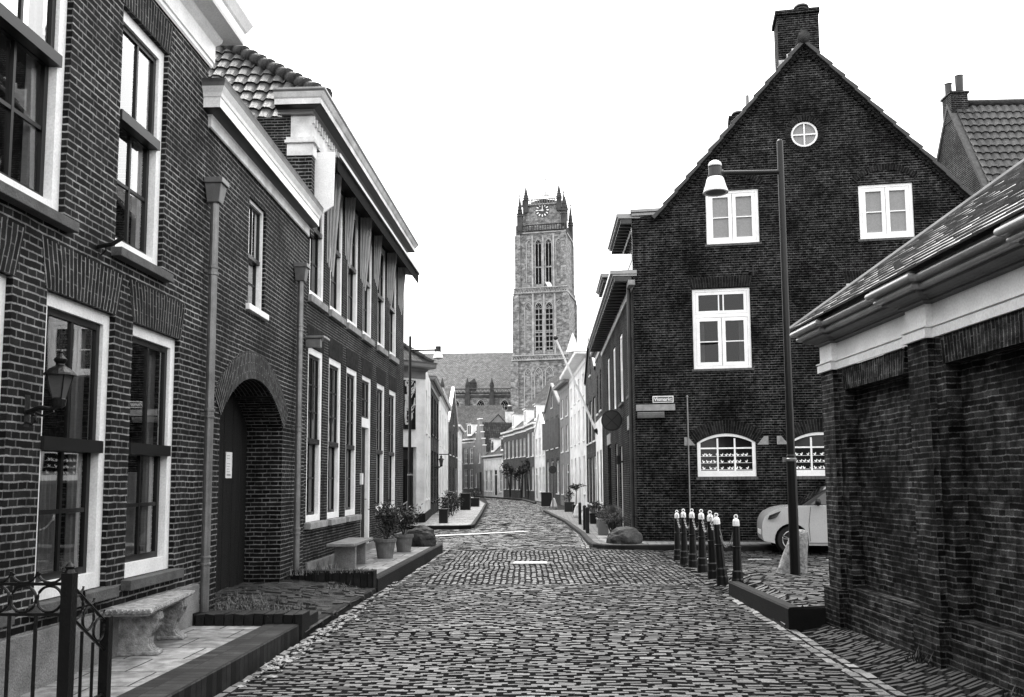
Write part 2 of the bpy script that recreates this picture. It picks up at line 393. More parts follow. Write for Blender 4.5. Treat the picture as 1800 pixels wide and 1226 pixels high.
def arch_pts(u0, u1, zs, rise, n=20):
    """points of a segmental or round arch from left to right"""
    w2 = (u1 - u0) / 2; R = (w2 * w2 + rise * rise) / (2 * rise); c = (u0 + u1) / 2; zc = zs + rise - R
    a0 = math.asin(min(1, w2 / R))
    if rise > w2: a0 = pi - a0
    return [(c + R * sin(-a0 + 2 * a0 * k / n), zc + R * cos(-a0 + 2 * a0 * k / n)) for k in range(n + 1)], (c, zc, R, a0)
def spandrel(mb, u0, u1, zs, rise, ztop, y, reveal):
    """fills the top of a rectangular hole down to the arch line"""
    pts, _ = arch_pts(u0, u1, zs, rise)
    for a, b in zip(pts[:-1], pts[1:]):
        mb.face([(a[0], y, a[1]), (b[0], y, b[1]), (b[0], y, ztop), (a[0], y, ztop)])
        mb.face([(a[0], y, a[1]), (a[0], y + reveal, a[1]), (b[0], y + reveal, b[1]), (b[0], y, b[1])])
def arch_ring(mb, u0, u1, zs, rise, th, y0, y1, n=24):
    """ring of voussoirs: brick courses run radially"""
    w2 = (u1 - u0) / 2; _, (c, zc, R, a0) = arch_pts(u0, u1, zs, rise)
    for k in range(n):
        a, b = -a0 + 2 * a0 * k / n, -a0 + 2 * a0 * (k + 1) / n
        P = lambda an, r, y: (c + r * sin(an), y, zc + r * cos(an))
        Rm = R + th / 2
        mb.face([P(a, R, y0), P(b, R, y0), P(b, R + th, y0), P(a, R + th, y0)], [(0.013, a * Rm), (0.013, b * Rm), (th + .013, b * Rm), (th + .013, a * Rm)])
        mb.face([P(a, R, y0), P(a, R, y1), P(b, R, y1), P(b, R, y0)], [(0, a * Rm), (.2, a * Rm), (.2, b * Rm), (0, b * Rm)])
        mb.face([P(a, R + th, y0), P(b, R + th, y0), P(b, R + th, y1), P(a, R + th, y1)])
    for an in (-a0, a0): mb.face([P(an, R, y0), P(an, R + th, y0), P(an, R + th, y1), P(an, R, y1)])
def flat_arch(mb, u0, u1, z0, h, splay, y=-.004):
    """flat rubbed-brick arch: soldiers, splayed ends"""
    n = max(2, int((u1 - u0) / .3))
    for k in range(n):
        a, b = k / n, (k + 1) / n
        lo = lambda f: u0 + f * (u1 - u0); hi = lambda f: u0 - splay + f * (u1 - u0 + 2 * splay)
        mb.face([(lo(a), y, z0), (lo(b), y, z0), (hi(b), y, z0 + h), (hi(a), y, z0 + h)], [(.0, lo(a)), (.0, lo(b)), (h, lo(b)), (h, lo(a))])
    mb.face([(u0, y, z0), (u0 - splay, y, z0 + h), (u0 - splay, .01, z0 + h), (u0, .01, z0)])
    mb.face([(u1, y, z0), (u1, .01, z0), (u1 + splay, .01, z0 + h), (u1 + splay, y, z0 + h)])
def body(W, zt, depth, mat, roof=None, name='side_wall', u0=0.0, u1=None, ridge=None, zb=-.1):
    """side and back walls so the building is closed; gabled ends when ridge is given"""
    u1 = W.L if u1 is None else u1; mb = MB()
    if ridge is None:
        for u in (u0, u1):
            q = [(u, 0, zb), (u, depth, zb), (u, depth, zt), (u, 0, zt)]
            mb.face(q if u == u1 else q[::-1])
    else:
        for u in (u0, u1):
            q = [(u, 0, zb), (u, depth, zb), (u, depth, zt), (u, depth / 2, ridge), (u, 0, zt)]
            mb.face(q if u == u1 else q[::-1])
    mb.face([(u1, depth, zb), (u0, depth, zb), (u0, depth, zt), (u1, depth, zt)])
    return mb.build(name, mat, W.root)
def gable_roof(W, zt, depth, ridge, mat, ov=.15, th=.08, u0=0.0, u1=None, name='roof'):
    u1 = W.L if u1 is None else u1; mb = MB(); s = (ridge - zt) / (depth / 2)
    a = (-ov, zt - ov * s); r = (depth / 2, ridge); c = (depth + ov, zt - ov * s)
    mb.prism_x([a, r, c, (c[0], c[1] + th), (r[0], r[1] + th * 1.3), (a[0], a[1] + th)], u0 - .05, u1 + .05)
    return mb.build(name, mat, W.root)
def tile_roof(mb, O, U, V, nu, nv, tw=.24, tl=.30, keep=None, amp=.03, step=.035, seg=6):
    """pantiles: O lower left corner, U unit along the eave, V unit up the slope"""
    O, U, V = Vector(O), Vector(U).normalized(), Vector(V).normalized(); Nn = U.cross(V)
    for j in range(nv):
        jit = random.uniform(-.006, .006)
        for i in range(nu):
            tj = random.uniform(-.006, .008)
            if keep and not keep((i + .5) * tw, (j + .5) * tl): continue
            i0 = len(mb.v); prof = []
            for k in range(seg + 1):
                f = k / seg; d = amp * (sin(2 * pi * f - .6) * .75 + .35 * sin(4 * pi * f))
                prof.append((i * tw + f * tw * 1.02, d))
            for (vv, ex) in ((j * tl - .03, step - .02), (j * tl - .03, step), (j * tl + tl, 0)):
                for uu, d in prof: mb.v.append(tuple(O + U * uu + V * (vv + tj) + Nn * (d + ex + jit)))
            m_ = seg + 1
            for r_ in range(2):
                for k in range(seg):
                    mb.f.append((i0 + r_ * m_ + k, i0 + r_ * m_ + k + 1, i0 + (r_ + 1) * m_ + k + 1, i0 + (r_ + 1) * m_ + k)); mb.uv.append(None)
    return mb

def window(W, r, rev=.1, cw=.07, cmat='white_paint', sw=.05, smat='white_paint', panes=((0, 1, 2, 2),), bar=.025, rail=0, rail_out=.0,
           gmat='glass_dark', sill=None, sill_mat='stone_sill', curtain=None, label=None, casing_d=.10, name='window', crown=None, bottom=None, mid=0, sill_h=.08, tilt=0.0):
    """box-framed window filling hole r; panes: (f0,f1,cols,rows) sections from bottom to top"""
    u0, u1, z0, z1 = r[:4]; y0 = rev; y1 = rev + casing_d
    mb = MB(); bt = bottom if bottom is not None else cw
    mb.box(u0, u0 + cw, y0, y1, z0, z1); mb.box(u1 - cw, u1, y0, y1, z0, z1)
    mb.box(u0 + cw, u1 - cw, y0 + .002, y1, z1 - cw, z1); mb.box(u0 + cw, u1 - cw, y0 + .002, y1, z0, z0 + bt)
    if mid: mb.box((u0 + u1 - mid) / 2, (u0 + u1 + mid) / 2, y0 + .004, y1, z0 + bt, z1 - cw)
    win = mb.build(name, cmat, W.root, bevel=.004 if cw > .05 and W.L < 30 else 0)
    if label: win['label'] = label
    a0, a1, b0, b1 = u0 + cw, u1 - cw, z0 + bt, z1 - cw
    sb = MB(); ys = y0 + .03
    for k, (f0, f1, nc, nr) in enumerate(panes):
        c0 = b0 + (b1 - b0) * f0; c1 = b0 + (b1 - b0) * f1; yy = ys + (.035 if (k == 0 and len(panes) > 1) else 0)
        sb.box(a0, a0 + sw, yy, yy + .035, c0, c1); sb.box(a1 - sw, a1, yy, yy + .035, c0, c1)
        sb.box(a0 + sw, a1 - sw, yy + .001, yy + .035, c0, c0 + sw); sb.box(a0 + sw, a1 - sw, yy + .001, yy + .035, c1 - sw, c1)
        for i in range(1, nc):
            x = a0 + sw + (a1 - a0 - 2 * sw) * i / nc; sb.box(x - bar / 2, x + bar / 2, yy + .004, yy + .03, c0 + sw, c1 - sw)
        for j in range(1, nr):
            x = c0 + sw + (c1 - c0 - 2 * sw) * j / nr; sb.box(a0 + sw, a1 - sw, yy + .006, yy + .028, x - bar / 2, x + bar / 2)
    if rail:
        zz = b0 + (b1 - b0) * panes[1][0]; sb.box(a0 - .015, a1 + .015, ys - rail_out, ys + .03, zz - rail / 2, zz + rail / 2)
    s_ = sb.build('sash', smat, win)
    p = MB(); yg = ys + .045
    for k, (f0, f1, nc, nr) in enumerate(panes):
        yg = ys + (.035 if (k == 0 and len(panes) > 1) else 0) + .02; c0, c1 = b0 + (b1 - b0) * f0, b0 + (b1 - b0) * f1; ti = tilt * (c1 - c0)
        p.face([(a0 + .005, yg, c0), (a1 - .005, yg, c0), (a1 - .005, yg + ti, c1), (a0 + .005, yg + ti, c1)])
    p.build('pane', gmat, win)
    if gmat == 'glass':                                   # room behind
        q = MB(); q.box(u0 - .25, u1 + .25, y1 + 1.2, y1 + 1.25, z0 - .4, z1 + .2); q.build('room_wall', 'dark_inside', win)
    if curtain:
        q = MB()
        for (f0, f1, y, h0, h1) in curtain:
            n = max(4, int((f1 - f0) * (a1 - a0) / .02)); pts = []
            for k in range(n + 1):
                x = a0 + (a1 - a0) * (f0 + (f1 - f0) * k / n); pts.append((x, y1 + y + .018 * sin(k * 1.9) + .01 * sin(k * .7 + f0 * 9)))
            zz0, zz1 = b0 + (b1 - b0) * h0, b0 + (b1 - b0) * h1
            for a, b in zip(pts[:-1], pts[1:]): q.face([(a[0], a[1], zz0), (b[0], b[1], zz0), (b[0], b[1], zz1), (a[0], a[1], zz1)])
        q.build('curtain', 'curtain', win, smooth=False)
    if sill:
        q = MB(); q.box(u0 - .06, u1 + .06, -sill, y0 + .02, z0 - sill_h, z0 - .002)
        q.build('sill', sill_mat, win, bevel=.006)
    return win
def simple_window(W, r, gm='glass_dark', fm='white_paint', fw=.07, rev=.06, nc=2, nr=3, sill=True, name='window'):
    """window of a far house: casing, glazing bars and pane"""
    u0, u1, z0, z1 = r[:4]; mb = MB(); y0, y1 = rev, rev + .06
    mb.box(u0, u0 + fw, y0, y1, z0, z1); mb.box(u1 - fw, u1, y0, y1, z0, z1); mb.box(u0 + fw, u1 - fw, y0 + .002, y1, z1 - fw, z1); mb.box(u0 + fw, u1 - fw, y0 + .002, y1, z0, z0 + fw)
    for i in range(1, nc):
        x = u0 + (u1 - u0) * i / nc; mb.box(x - .02, x + .02, y0 + .01, y1, z0 + fw, z1 - fw)
    for j in range(1, nr):
        x = z0 + (z1 - z0) * j / nr; mb.box(u0 + fw, u1 - fw, y0 + .012, y1, x - .02, x + .02)
    if sill: mb.box(u0 - .05, u1 + .05, -.05, y0, z0 - .07, z0 - .002)
    wn = mb.build(name, fm, W.root)
    p = MB(); p.face([(u0, y1 + .004, z0), (u1, y1 + .004, z0), (u1, y1 + .004, z1), (u0, y1 + .004, z1)]); p.build('pane', gm, wn)
    return wn
def profile_cornice(W, prof, u0, u1, name, mat, ret0=True, ret1=True, deep=.3):
    """prof: list of (out, z) from bottom inner to top; runs u0..u1 with returns back into the wall at the ends"""
    mb = MB(); n = len(prof)
    # corner-mitred sweep: back-left, front-left, front-right, back-right
    rings = []
    def ring(fn):
        i = len(mb.v); rings.append(i)
        for o, z in prof: mb.v.append(fn(o, z))
    if ret0: ring(lambda o, z: (u0 - o, deep, z))
    ring(lambda o, z: ((u0 - o) if ret0 else u0, -o, z))
    ring(lambda o, z: ((u1 + o) if ret1 else u1, -o, z))
    if ret1: ring(lambda o, z: (u1 + o, deep, z))
    for a, b in zip(rings[:-1], rings[1:]):
        for k in range(n - 1):
            mb.f.append((a + k, b + k, b + k + 1, a + k + 1)); mb.uv.append(None)
    # closed top and ends
    m0 = len(mb.v); o, z = prof[-1]; x0 = u0 - o if ret0 else u0; x1 = u1 + o if ret1 else u1
    mb.face([(x0, -o, z), (x1, -o, z), (x1, deep, z), (x0, deep, z)])
    if not ret0: mb.face([(u0, -o, z) for o, z in prof] + [(u0, deep, prof[-1][1]), (u0, deep, prof[0][1])])
    if not ret1: mb.face([(u1, -o, z) for o, z in prof] + [(u1, deep, prof[-1][1]), (u1, deep, prof[0][1])])
    return mb.build(name, mat, W.root)
#@@SETTING
# ------------------------------------------------------------------ ground
def sm(a, b, x):
    t = max(0.0, min(1.0, (x - a) / (b - a))); return t * t * (3 - 2 * t)
KL, KR = -2.5, 2.5                       # left kerb, right gutter
def left_kerb(y):
    if y < 21.2: return -2.62 + .012 * y
    return -2.36
def hgt(x, y):
    n = noise.noise(Vector((x * .5, y * .35, 0))) * .014 + noise.noise(Vector((x * 1.7, y * 1.3, 5))) * .005
    h = n - .02 * abs(x / 2.5) ** 2 * (1 if abs(x) < 2.5 else 0) - .02 * (abs(x) >= 2.5)
    if y > 10: h += sm(2.42, 2.75 + max(0, y - 12.7) * .3, x) * .21 * (1 - sm(13.6, 18.6, y))
    else: h += sm(2.6, 3.3, x) * .12
    return h
def gen_setts(name, mat, inside, bbox, L=.205, Wd=.082, gap=.0115, ang=0.0, jit=1.0, hf=hgt, kind='structure', dome=.007, wave=.02):
    x0, x1, y0, y1 = bbox; ca, sa = cos(ang), sin(ang); cx, cy = (x0 + x1) / 2, (y0 + y1) / 2
    rad = sqrt((x1 - x0) ** 2 + (y1 - y0) ** 2) / 2 if ang else None
    hx, hy = (rad, rad) if ang else ((x1 - x0) / 2, (y1 - y0) / 2)
    mb = MB(); rnd = random.Random(3)
    nr = int(2 * hy / Wd); nc = int(2 * hx / L) + 2
    for j in range(nr):
        ly = -hy + (j + .5) * Wd; off = (j % 2) * .5 * L + rnd.uniform(-.15, .15) * L * jit; lx = -hx - off
        while lx < hx:
            l = L * (1 + rnd.uniform(-.09, .07) * jit); mx_ = lx + l / 2
            wy = ly + wave * noise.noise(Vector((mx_ * .8, ly * .5, 3))) * 2 + rnd.uniform(-.003, .003) * jit
            X, Y = cx + mx_ * ca - wy * sa, cy + mx_ * sa + wy * ca
            lx += l
            if not (x0 <= X <= x1 and y0 <= Y <= y1) or not inside(X, Y): continue
            gx, gy = (hf(X + .06, Y) - hf(X - .06, Y)) / .12, (hf(X, Y + .06) - hf(X, Y - .06)) / .12
            h = hf(X, Y) + rnd.uniform(-.009, .006) * jit; tx, ty = rnd.uniform(-.035, .035) * jit, rnd.uniform(-.09, .09) * jit
            a, b = l / 2 - gap * .5 * rnd.uniform(.8, 3.6 * jit), Wd / 2 - gap * .4 * rnd.uniform(.3, 2.0); ia, ib = a - .012, b - .011; yaw = rnd.uniform(-.02, .02) * jit
            c2, s2 = cos(ang + yaw), sin(ang + yaw); i = len(mb.v)
            for (p, q, dz) in ((-a, -b, -.034), (a, -b, -.034), (a, b, -.034), (-a, b, -.034), (-ia, -ib, 0), (ia, -ib, 0), (ia, ib, 0), (-ia, ib, 0)):
                mb.v.append((X + p * c2 - q * s2, Y + p * s2 + q * c2, h + dz + p * tx + q * ty + (p * c2 - q * s2) * gx + (p * s2 + q * c2) * gy))
            for q in ((4, 5, 6, 7), (0, 1, 5, 4), (1, 2, 6, 5), (2, 3, 7, 6), (3, 0, 4, 7)): mb.f.append(tuple(i + k for k in q)); mb.uv.append(None)
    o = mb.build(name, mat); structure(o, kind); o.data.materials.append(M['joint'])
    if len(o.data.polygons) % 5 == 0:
        for k_, p in enumerate(o.data.polygons): p.material_index = 0 if k_ % 5 == 0 else 1  # sett sides coloured dark: joint dirt plus the shade between setts, painted in
    return o
# terrain sheet to the horizon
mb = MB(); mb.face([(-1500, -1500, -.08), (1500, -1500, -.08), (1500, 1500, -.08), (-1500, 1500, -.08)]); structure(mb.build('ground', 'ground'))
# bed of dark sand under the paving
def bed(name, x0, x1, y0, y1, st, dz, hf=hgt):
    mb = MB(); nx, ny = int((x1 - x0) / st) + 1, int((y1 - y0) / st) + 1
    for j in range(ny + 1):
        for i in range(nx + 1):
            x, y = x0 + (x1 - x0) * i / nx, y0 + (y1 - y0) * j / ny; mb.v.append((x, y, hf(x, y) + dz))
    for j in range(ny):
        for i in range(nx):
            a = j * (nx + 1) + i; mb.f.append((a, a + 1, a + nx + 2, a + nx + 1)); mb.uv.append(None)
    return structure(mb.build(name, 'joint'))
bed('road_bed', -2.75, 14.5, 3, 24, .125, -.034)
def street_left(y): return -2.4 - max(0, y - 31) * .052 - max(0, y - 60) * .03
def street_right(y): return 1.0 - max(0, y - 34) * .035 - max(0, y - 62) * .11 if y > 20.9 else 9
def far_h(x, y): return noise.noise(Vector((x * .4, y * .2, 0))) * .012
def h_all(x, y): return hgt(x, y) * (1 - sm(20, 24, y)) + far_h(x, y) * sm(20, 24, y)
bed('road_bed', -2.75, 4, -12, 3, 1.0, -.012)
bed('road_bed', -22, 3.2, 21, 112, 1.0, -.03, far_h)
MAN = (-.72, -.02, 17.35, 17.75)
def in_road(x, y):
    if MAN[0] - .04 < x < MAN[1] + .04 and MAN[2] - .04 < y < MAN[3] + .04: return False
    return left_kerb(y) + .12 < x < 2.40
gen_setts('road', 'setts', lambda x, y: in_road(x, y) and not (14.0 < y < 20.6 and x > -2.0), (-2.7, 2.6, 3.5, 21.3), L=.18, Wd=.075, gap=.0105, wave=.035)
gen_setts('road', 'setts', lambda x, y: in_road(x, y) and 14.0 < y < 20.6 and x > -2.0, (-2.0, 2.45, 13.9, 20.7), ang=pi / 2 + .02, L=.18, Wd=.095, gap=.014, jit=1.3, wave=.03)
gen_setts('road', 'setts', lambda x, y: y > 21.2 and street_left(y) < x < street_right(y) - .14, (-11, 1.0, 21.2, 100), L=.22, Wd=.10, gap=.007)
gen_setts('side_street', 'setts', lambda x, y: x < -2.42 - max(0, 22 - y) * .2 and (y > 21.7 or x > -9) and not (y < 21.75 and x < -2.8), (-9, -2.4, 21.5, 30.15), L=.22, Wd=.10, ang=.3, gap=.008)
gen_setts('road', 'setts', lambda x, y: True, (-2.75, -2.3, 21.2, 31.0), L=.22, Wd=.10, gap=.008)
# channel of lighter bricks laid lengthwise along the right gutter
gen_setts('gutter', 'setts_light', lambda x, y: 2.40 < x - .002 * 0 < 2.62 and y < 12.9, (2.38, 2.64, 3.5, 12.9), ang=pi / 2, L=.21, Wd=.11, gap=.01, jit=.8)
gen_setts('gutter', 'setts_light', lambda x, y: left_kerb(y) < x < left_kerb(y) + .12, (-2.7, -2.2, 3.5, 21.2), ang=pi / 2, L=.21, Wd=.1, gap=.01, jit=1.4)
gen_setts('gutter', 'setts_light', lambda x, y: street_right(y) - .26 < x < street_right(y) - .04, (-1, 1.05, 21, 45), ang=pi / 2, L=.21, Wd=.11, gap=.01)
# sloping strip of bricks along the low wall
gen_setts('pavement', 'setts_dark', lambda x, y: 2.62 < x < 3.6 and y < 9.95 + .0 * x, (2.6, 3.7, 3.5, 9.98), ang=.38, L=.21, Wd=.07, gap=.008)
# side street with parked car, rising towards the platform by the lamp
PLAT = 9.95
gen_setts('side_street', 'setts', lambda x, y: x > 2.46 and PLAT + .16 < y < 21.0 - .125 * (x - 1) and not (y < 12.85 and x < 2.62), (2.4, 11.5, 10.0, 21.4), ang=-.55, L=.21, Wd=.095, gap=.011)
# kerb stones of the platform
def kerb_line(name, pts, wid, h, mat='kerb_dark', top=None, hb=-.06, label=None, rnd=.02):
    """kerb: pts along the road-side edge; the kerb lies to the left of the direction of travel"""
    mb = MB(); P = [Vector((a[0], a[1], 0)) for a in pts]; n = len(P); off = []
    for k in range(n):
        d = (P[min(k + 1, n - 1)] - P[max(k - 1, 0)]).normalized(); off.append(Vector((-d.y, d.x, 0)))
    H = h if isinstance(h, (list, tuple)) else [h] * n
    sec = lambda k: [P[k] + Vector((0, 0, hb)), P[k] + off[k] * 0 + Vector((0, 0, H[k] - rnd)), P[k] + off[k] * rnd + Vector((0, 0, H[k])), P[k] + off[k] * wid + Vector((0, 0, H[k])), P[k] + off[k] * wid + Vector((0, 0, hb))]
    dist = 0
    for k in range(n - 1):
        a, b = sec(k), sec(k + 1); l = (P[k + 1] - P[k]).length
        vs = [0, H[k] - rnd - hb, H[k] - hb, H[k] - hb + wid, H[k] * 2 - hb + wid]
        for q in range(4): mb.face([a[q], b[q], b[q + 1], a[q + 1]], [(dist, vs[q]), (dist + l, vs[q]), (dist + l, vs[q + 1]), (dist, vs[q + 1])])
        dist += l
    for k, rv in ((0, 1), (n - 1, 0)):
        s_ = sec(k); mb.face(s_[::-1] if not rv else s_)
    return mb.build(name, mat)
k = kerb_line('kerb', [(2.44, 12.75), (2.51, 9.90), (3.1, 9.97)], .13, [.17, .205, .215]); structure(k)
# pavement of the gabled corner house
Gp = gp(1122, 950, .12)
gk = [(-.3, 46), (.55, 34), (.88, 26), (.93, 22.2), (1.0, 21.4), (1.25, 21.02), (1.7, 20.88), (2.4, 20.8), (12, 19.6)]
gk = gk[::-1]
k = kerb_line('kerb', [(x, y) for x, y in gk][::-1], .12, .10); structure(k)
mb = MB(); pv = [(-.15, 46), (.66, 34), (.99, 26), (1.04, 22.2), (1.13, 21.5), (1.33, 21.15), (1.7, 21.0), (2.4, 20.92), (12, 19.72), (12, 26), (3.5, 26), (3.5, 46)]
mb.face([(x, y, .098) for x, y in pv]); structure(mb.build('pavement', 'slab_grey'))
mb = MB(); mb.face([(1.22, 24.2, .103), (1.24, 22.3, .103), (1.32, 21.7, .103), (1.6, 21.3, .103), (2.2, 21.14, .103), (12, 19.95, .103), (12, 20.75, .103), (2.2, 21.95, .103), (2.05, 24.2, .103)]); structure(mb.build('pavement', 'slab_paving'))
# left pavement in front of the first house
SW1 = .12
k = kerb_line('kerb', [(left_kerb(3), 3), (left_kerb(6), 6), (left_kerb(9.25), 9.25)], .34, SW1 + .02, 'kerb_brick', rnd=.012); structure(k)
mb = MB(); mb.face([(-3.62, -4, SW1), (-2.9, -4, SW1), (left_kerb(9.2) - .3, 9.2, SW1), (-3.62, 9.2, SW1)]); structure(mb.build('pavement', 'slab_paving'))
# kerb and slabs in front of the third house
SW2 = .18
lk = [(left_kerb(y), y) for y in (13.15, 15, 17, 19, 20.4)] + [(-2.42, 20.8), (-2.52, 21.1), (-2.72, 21.35), (-3.0, 21.45), (-5.5, 21.5)]
k = kerb_line('kerb', lk, .13, SW2, 'kerb_dark'); structure(k)
lp = [(x - .12, y - (.1 if y > 20.9 else 0)) for x, y in lk]
mb = MB(); mb.face([(x, y, SW2 - .004) for x, y in lp] + [(-5.5, 13.15, SW2 - .004)][:0] + [(-4.6, 21.3, SW2 - .004), (-4.6, 13.15, SW2 - .004)]); structure(mb.build('pavement', 'slab_paving'))
# ramp up to the arched door between two brick ledges, mossy and weedy
mb = MB()
def ramp_h(x, y): return .045 + (min(1, max(0, (-2.42 - x) / 1.25))) * .14 + noise.noise(Vector((x * 2.5, y * 2.5, 1))) * .03
nx, ny = 12, 26
for j in range(ny + 1):
    for i in range(nx + 1):
        x, y = -4.3 + 1.83 * i / nx, 9.3 + 3.85 * j / ny; mb.v.append((x, y, ramp_h(x, y)))
for j in range(ny):
    for i in range(nx):
        a = j * (nx + 1) + i; mb.f.append((a, a + 1, a + nx + 2, a + nx + 1)); mb.uv.append(None)
structure(mb.build('ramp', 'moss', smooth=True))
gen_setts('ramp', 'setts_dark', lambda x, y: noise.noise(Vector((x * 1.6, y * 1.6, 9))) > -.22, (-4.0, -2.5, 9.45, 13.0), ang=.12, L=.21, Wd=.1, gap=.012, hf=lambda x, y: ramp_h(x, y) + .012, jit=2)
for nm, y0, y1, z1 in (('kerb', 9.2, 9.5, .235), ('kerb', 12.95, 13.18, .30)):
    mb = MB(); rr = random.Random(5)
    x = -3.68
    while x < -2.55:
        l = .1; mb.hexa([(x + .004, y0 + rr.uniform(0, .008), -.05), (x + l - .004, y0 + rr.uniform(0, .008), -.05), (x + l - .004, y1, -.05), (x + .004, y1, -.05),
                         (x + .004, y0 + .008, z1 + rr.uniform(-.01, .008)), (x + l - .004, y0 + .006, z1 + rr.uniform(-.01, .008)), (x + l - .004, y1, z1), (x + .004, y1, z1)]); x += l
    structure(mb.build(nm, 'kerb_dark', bevel=.006))
# brick facing of the ledge along the street
mb = MB(); mb.box(-2.66, left_kerb(9.5), 9.26, 9.95, -.05, .17); structure(mb.build('kerb', 'kerb_brick', bevel=.01))
k = kerb_line('kerb', [(left_kerb(9.95), 9.95), (left_kerb(12.9), 12.9)], .1, .07, 'kerb_dark'); structure(k)
# far left pavement
k = kerb_line('kerb', [(-3.9, 30.2), (-3.0, 30.3), (-2.62, 30.6), (-2.55, 31.2), (-3.1, 42), (-4.1, 60), (-6.8, 84), (-9.6, 99)], .12, .10); structure(k)
mb = MB(); mb.face([(x, y, .097) for x, y in [(-9, 30.3), (-3.9, 30.3), (-3.05, 30.4), (-2.74, 30.7), (-2.67, 31.2), (-3.22, 42), (-4.22, 60), (-6.92, 84), (-9.7, 99), (-14, 99)]]); structure(mb.build('pavement', 'slab_paving'))
k = kerb_line('kerb', [(-1.0, 62), (-2.2, 74), (-5.4, 85), (-9.6, 99)][::-1], .15, .12)
structure(k)
# white line across the side street and the white manhole cover
mb = MB(); a, b = gp(765, 942, .01), gp(925, 934, .01)
mb.face([(a.x, a.y - .28, .012), (b.x, b.y - .3, .012), (b.x + .15, b.y + .1, .012), (a.x, a.y + .28, .012)]); structure(mb.build('road_marking', 'road_paint'))
mb = MB(); mb.box(MAN[0] + .03, MAN[1] - .03, MAN[2] + .03, MAN[3] - .03, -.02, .012); o = tag(mb.build('manhole_cover', 'road_paint', bevel=.01), 'white rectangular cover set in the middle of the cobbled street', 'manhole cover')
for q in (0,):
    mb = MB(); mb.box(MAN[0] - .03, MAN[1] + .03, MAN[2] - .03, MAN[3] + .03, -.04, .004); mb.build('frame', 'zinc_dark', o)
# two white dashes of a parking bay in the side street
for (x, y) in ((3.9, 18.3), (5.35, 18.05), (2.75, 18.5)):
    mb = MB(); mb.box(x, x + .45, y, y + .07, hgt(x, y), hgt(x, y) + .012); structure(mb.build('road_marking', 'road_paint'))
#@@
# ================================================================== near buildings, left
# ---- first house
B1 = Wall('brick_house', 'tall brick house with big white framed sash windows at the left edge of the street', 'house', (-3.65, -24), (-3.65, 9.36))
U2 = B1.rect((209, 250), (292, 257), (257, 50), (246, 460))
u2w = U2[1] - U2[0]
u1r = B1.u(121, 200)
U1 = (u1r - u2w - .1, u1r, U2[2], U2[3]); U0 = (U1[0] - 1.9, U1[0] - .9, U2[2], U2[3])
W1 = B1.rect((70, 804), (194, 800), (143, 531), (127, 1045))
W2 = B1.rect((226, 800), (310, 800), (270, 580), (262, 1012)); W2 = (W2[0], W2[1], W1[2] + .02, W1[3])
w0r = B1.u(13, 700); W0 = (w0r - 1.1, w0r, W1[2], W1[3]); Wm = (W0[0] - 2.2, W0[0] - 1.1, W1[2], W1[3])
mb = MB(); H1 = 6.25
facade(mb, [(0, -.05), (B1.L, -.05), (B1.L, H1), (0, H1)], [h + (.17,) for h in (U0, U1, U2, Wm, W0, W1, W2)])
mb.build('wall', 'brick_street', B1.root)
body(B1, H1, 9, 'brick_street')
mb = MB()
for h in (Wm, W0, W1, W2): mb = MB(); flat_arch(mb, h[0] - .02, h[1] + .02, h[3] + .003, .36, .09); mb.build('lintel', 'brick_soldier', B1.root)
for h in (U0, U1, U2): mb = MB(); flat_arch(mb, h[0] - .02, h[1] + .02, h[3] + .003, .30, .05); mb.build('lintel', 'brick_soldier', B1.root)
mb = MB(); mb.box(0, B1.L + .02, -.05, -.001, -.05, .52); mb.build('plinth', 'concrete', B1.root, bevel=.008)
for k, h in enumerate((Wm, W0, W1, W2)):
    cu = [(.0, .16, .05, 0, 1), (.80, 1.0, .05, 0, 1), (.16, .80, .12, 0, .40)] if k > 1 else [(.1, .9, .05, 0, 1)]
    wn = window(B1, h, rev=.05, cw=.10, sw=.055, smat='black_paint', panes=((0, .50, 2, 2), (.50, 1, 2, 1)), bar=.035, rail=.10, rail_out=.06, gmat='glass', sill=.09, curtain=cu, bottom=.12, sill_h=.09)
for k, h in enumerate((U0, U1, U2)):
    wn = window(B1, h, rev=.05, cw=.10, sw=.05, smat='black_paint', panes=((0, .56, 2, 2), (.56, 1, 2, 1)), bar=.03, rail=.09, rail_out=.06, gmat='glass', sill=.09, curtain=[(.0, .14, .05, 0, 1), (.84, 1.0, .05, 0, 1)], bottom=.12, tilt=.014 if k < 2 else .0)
# fascia and cornice
prof = [(.02, 6.04), (.035, 6.06), (.035, 6.10), (.05, 6.11), (.05, 6.30), (.07, 6.32), (.10, 6.36), (.11, 6.40), (.28, 6.43), (.29, 6.46), (.29, 6.56), (.31, 6.58), (.35, 6.66), (.36, 6.68), (.36, 6.72)]
profile_cornice(B1, prof, 0, B1.L + .0, 'cornice', 'white_paint', ret0=False)
gable_roof(B1, 6.6, 9, 9.3, 'tile_far', ov=.2)
# small iron hook (old bracket) on the wall
a = B1.uv(172, 428)
mb = MB(); mb.tube([(a[0], 0, a[1] - .03), (a[0], -.12, a[1] - .01), (a[0] + .02, -.2, a[1] + .05)], .018, 8); mb.tube([(a[0], -.01, a[1] - .08), (a[0], -.03, a[1] - .10), (a[0], -.07, a[1] - .06), (a[0], -.06, a[1])], .009, 6); mb.build('bracket', 'black_iron', B1.root)

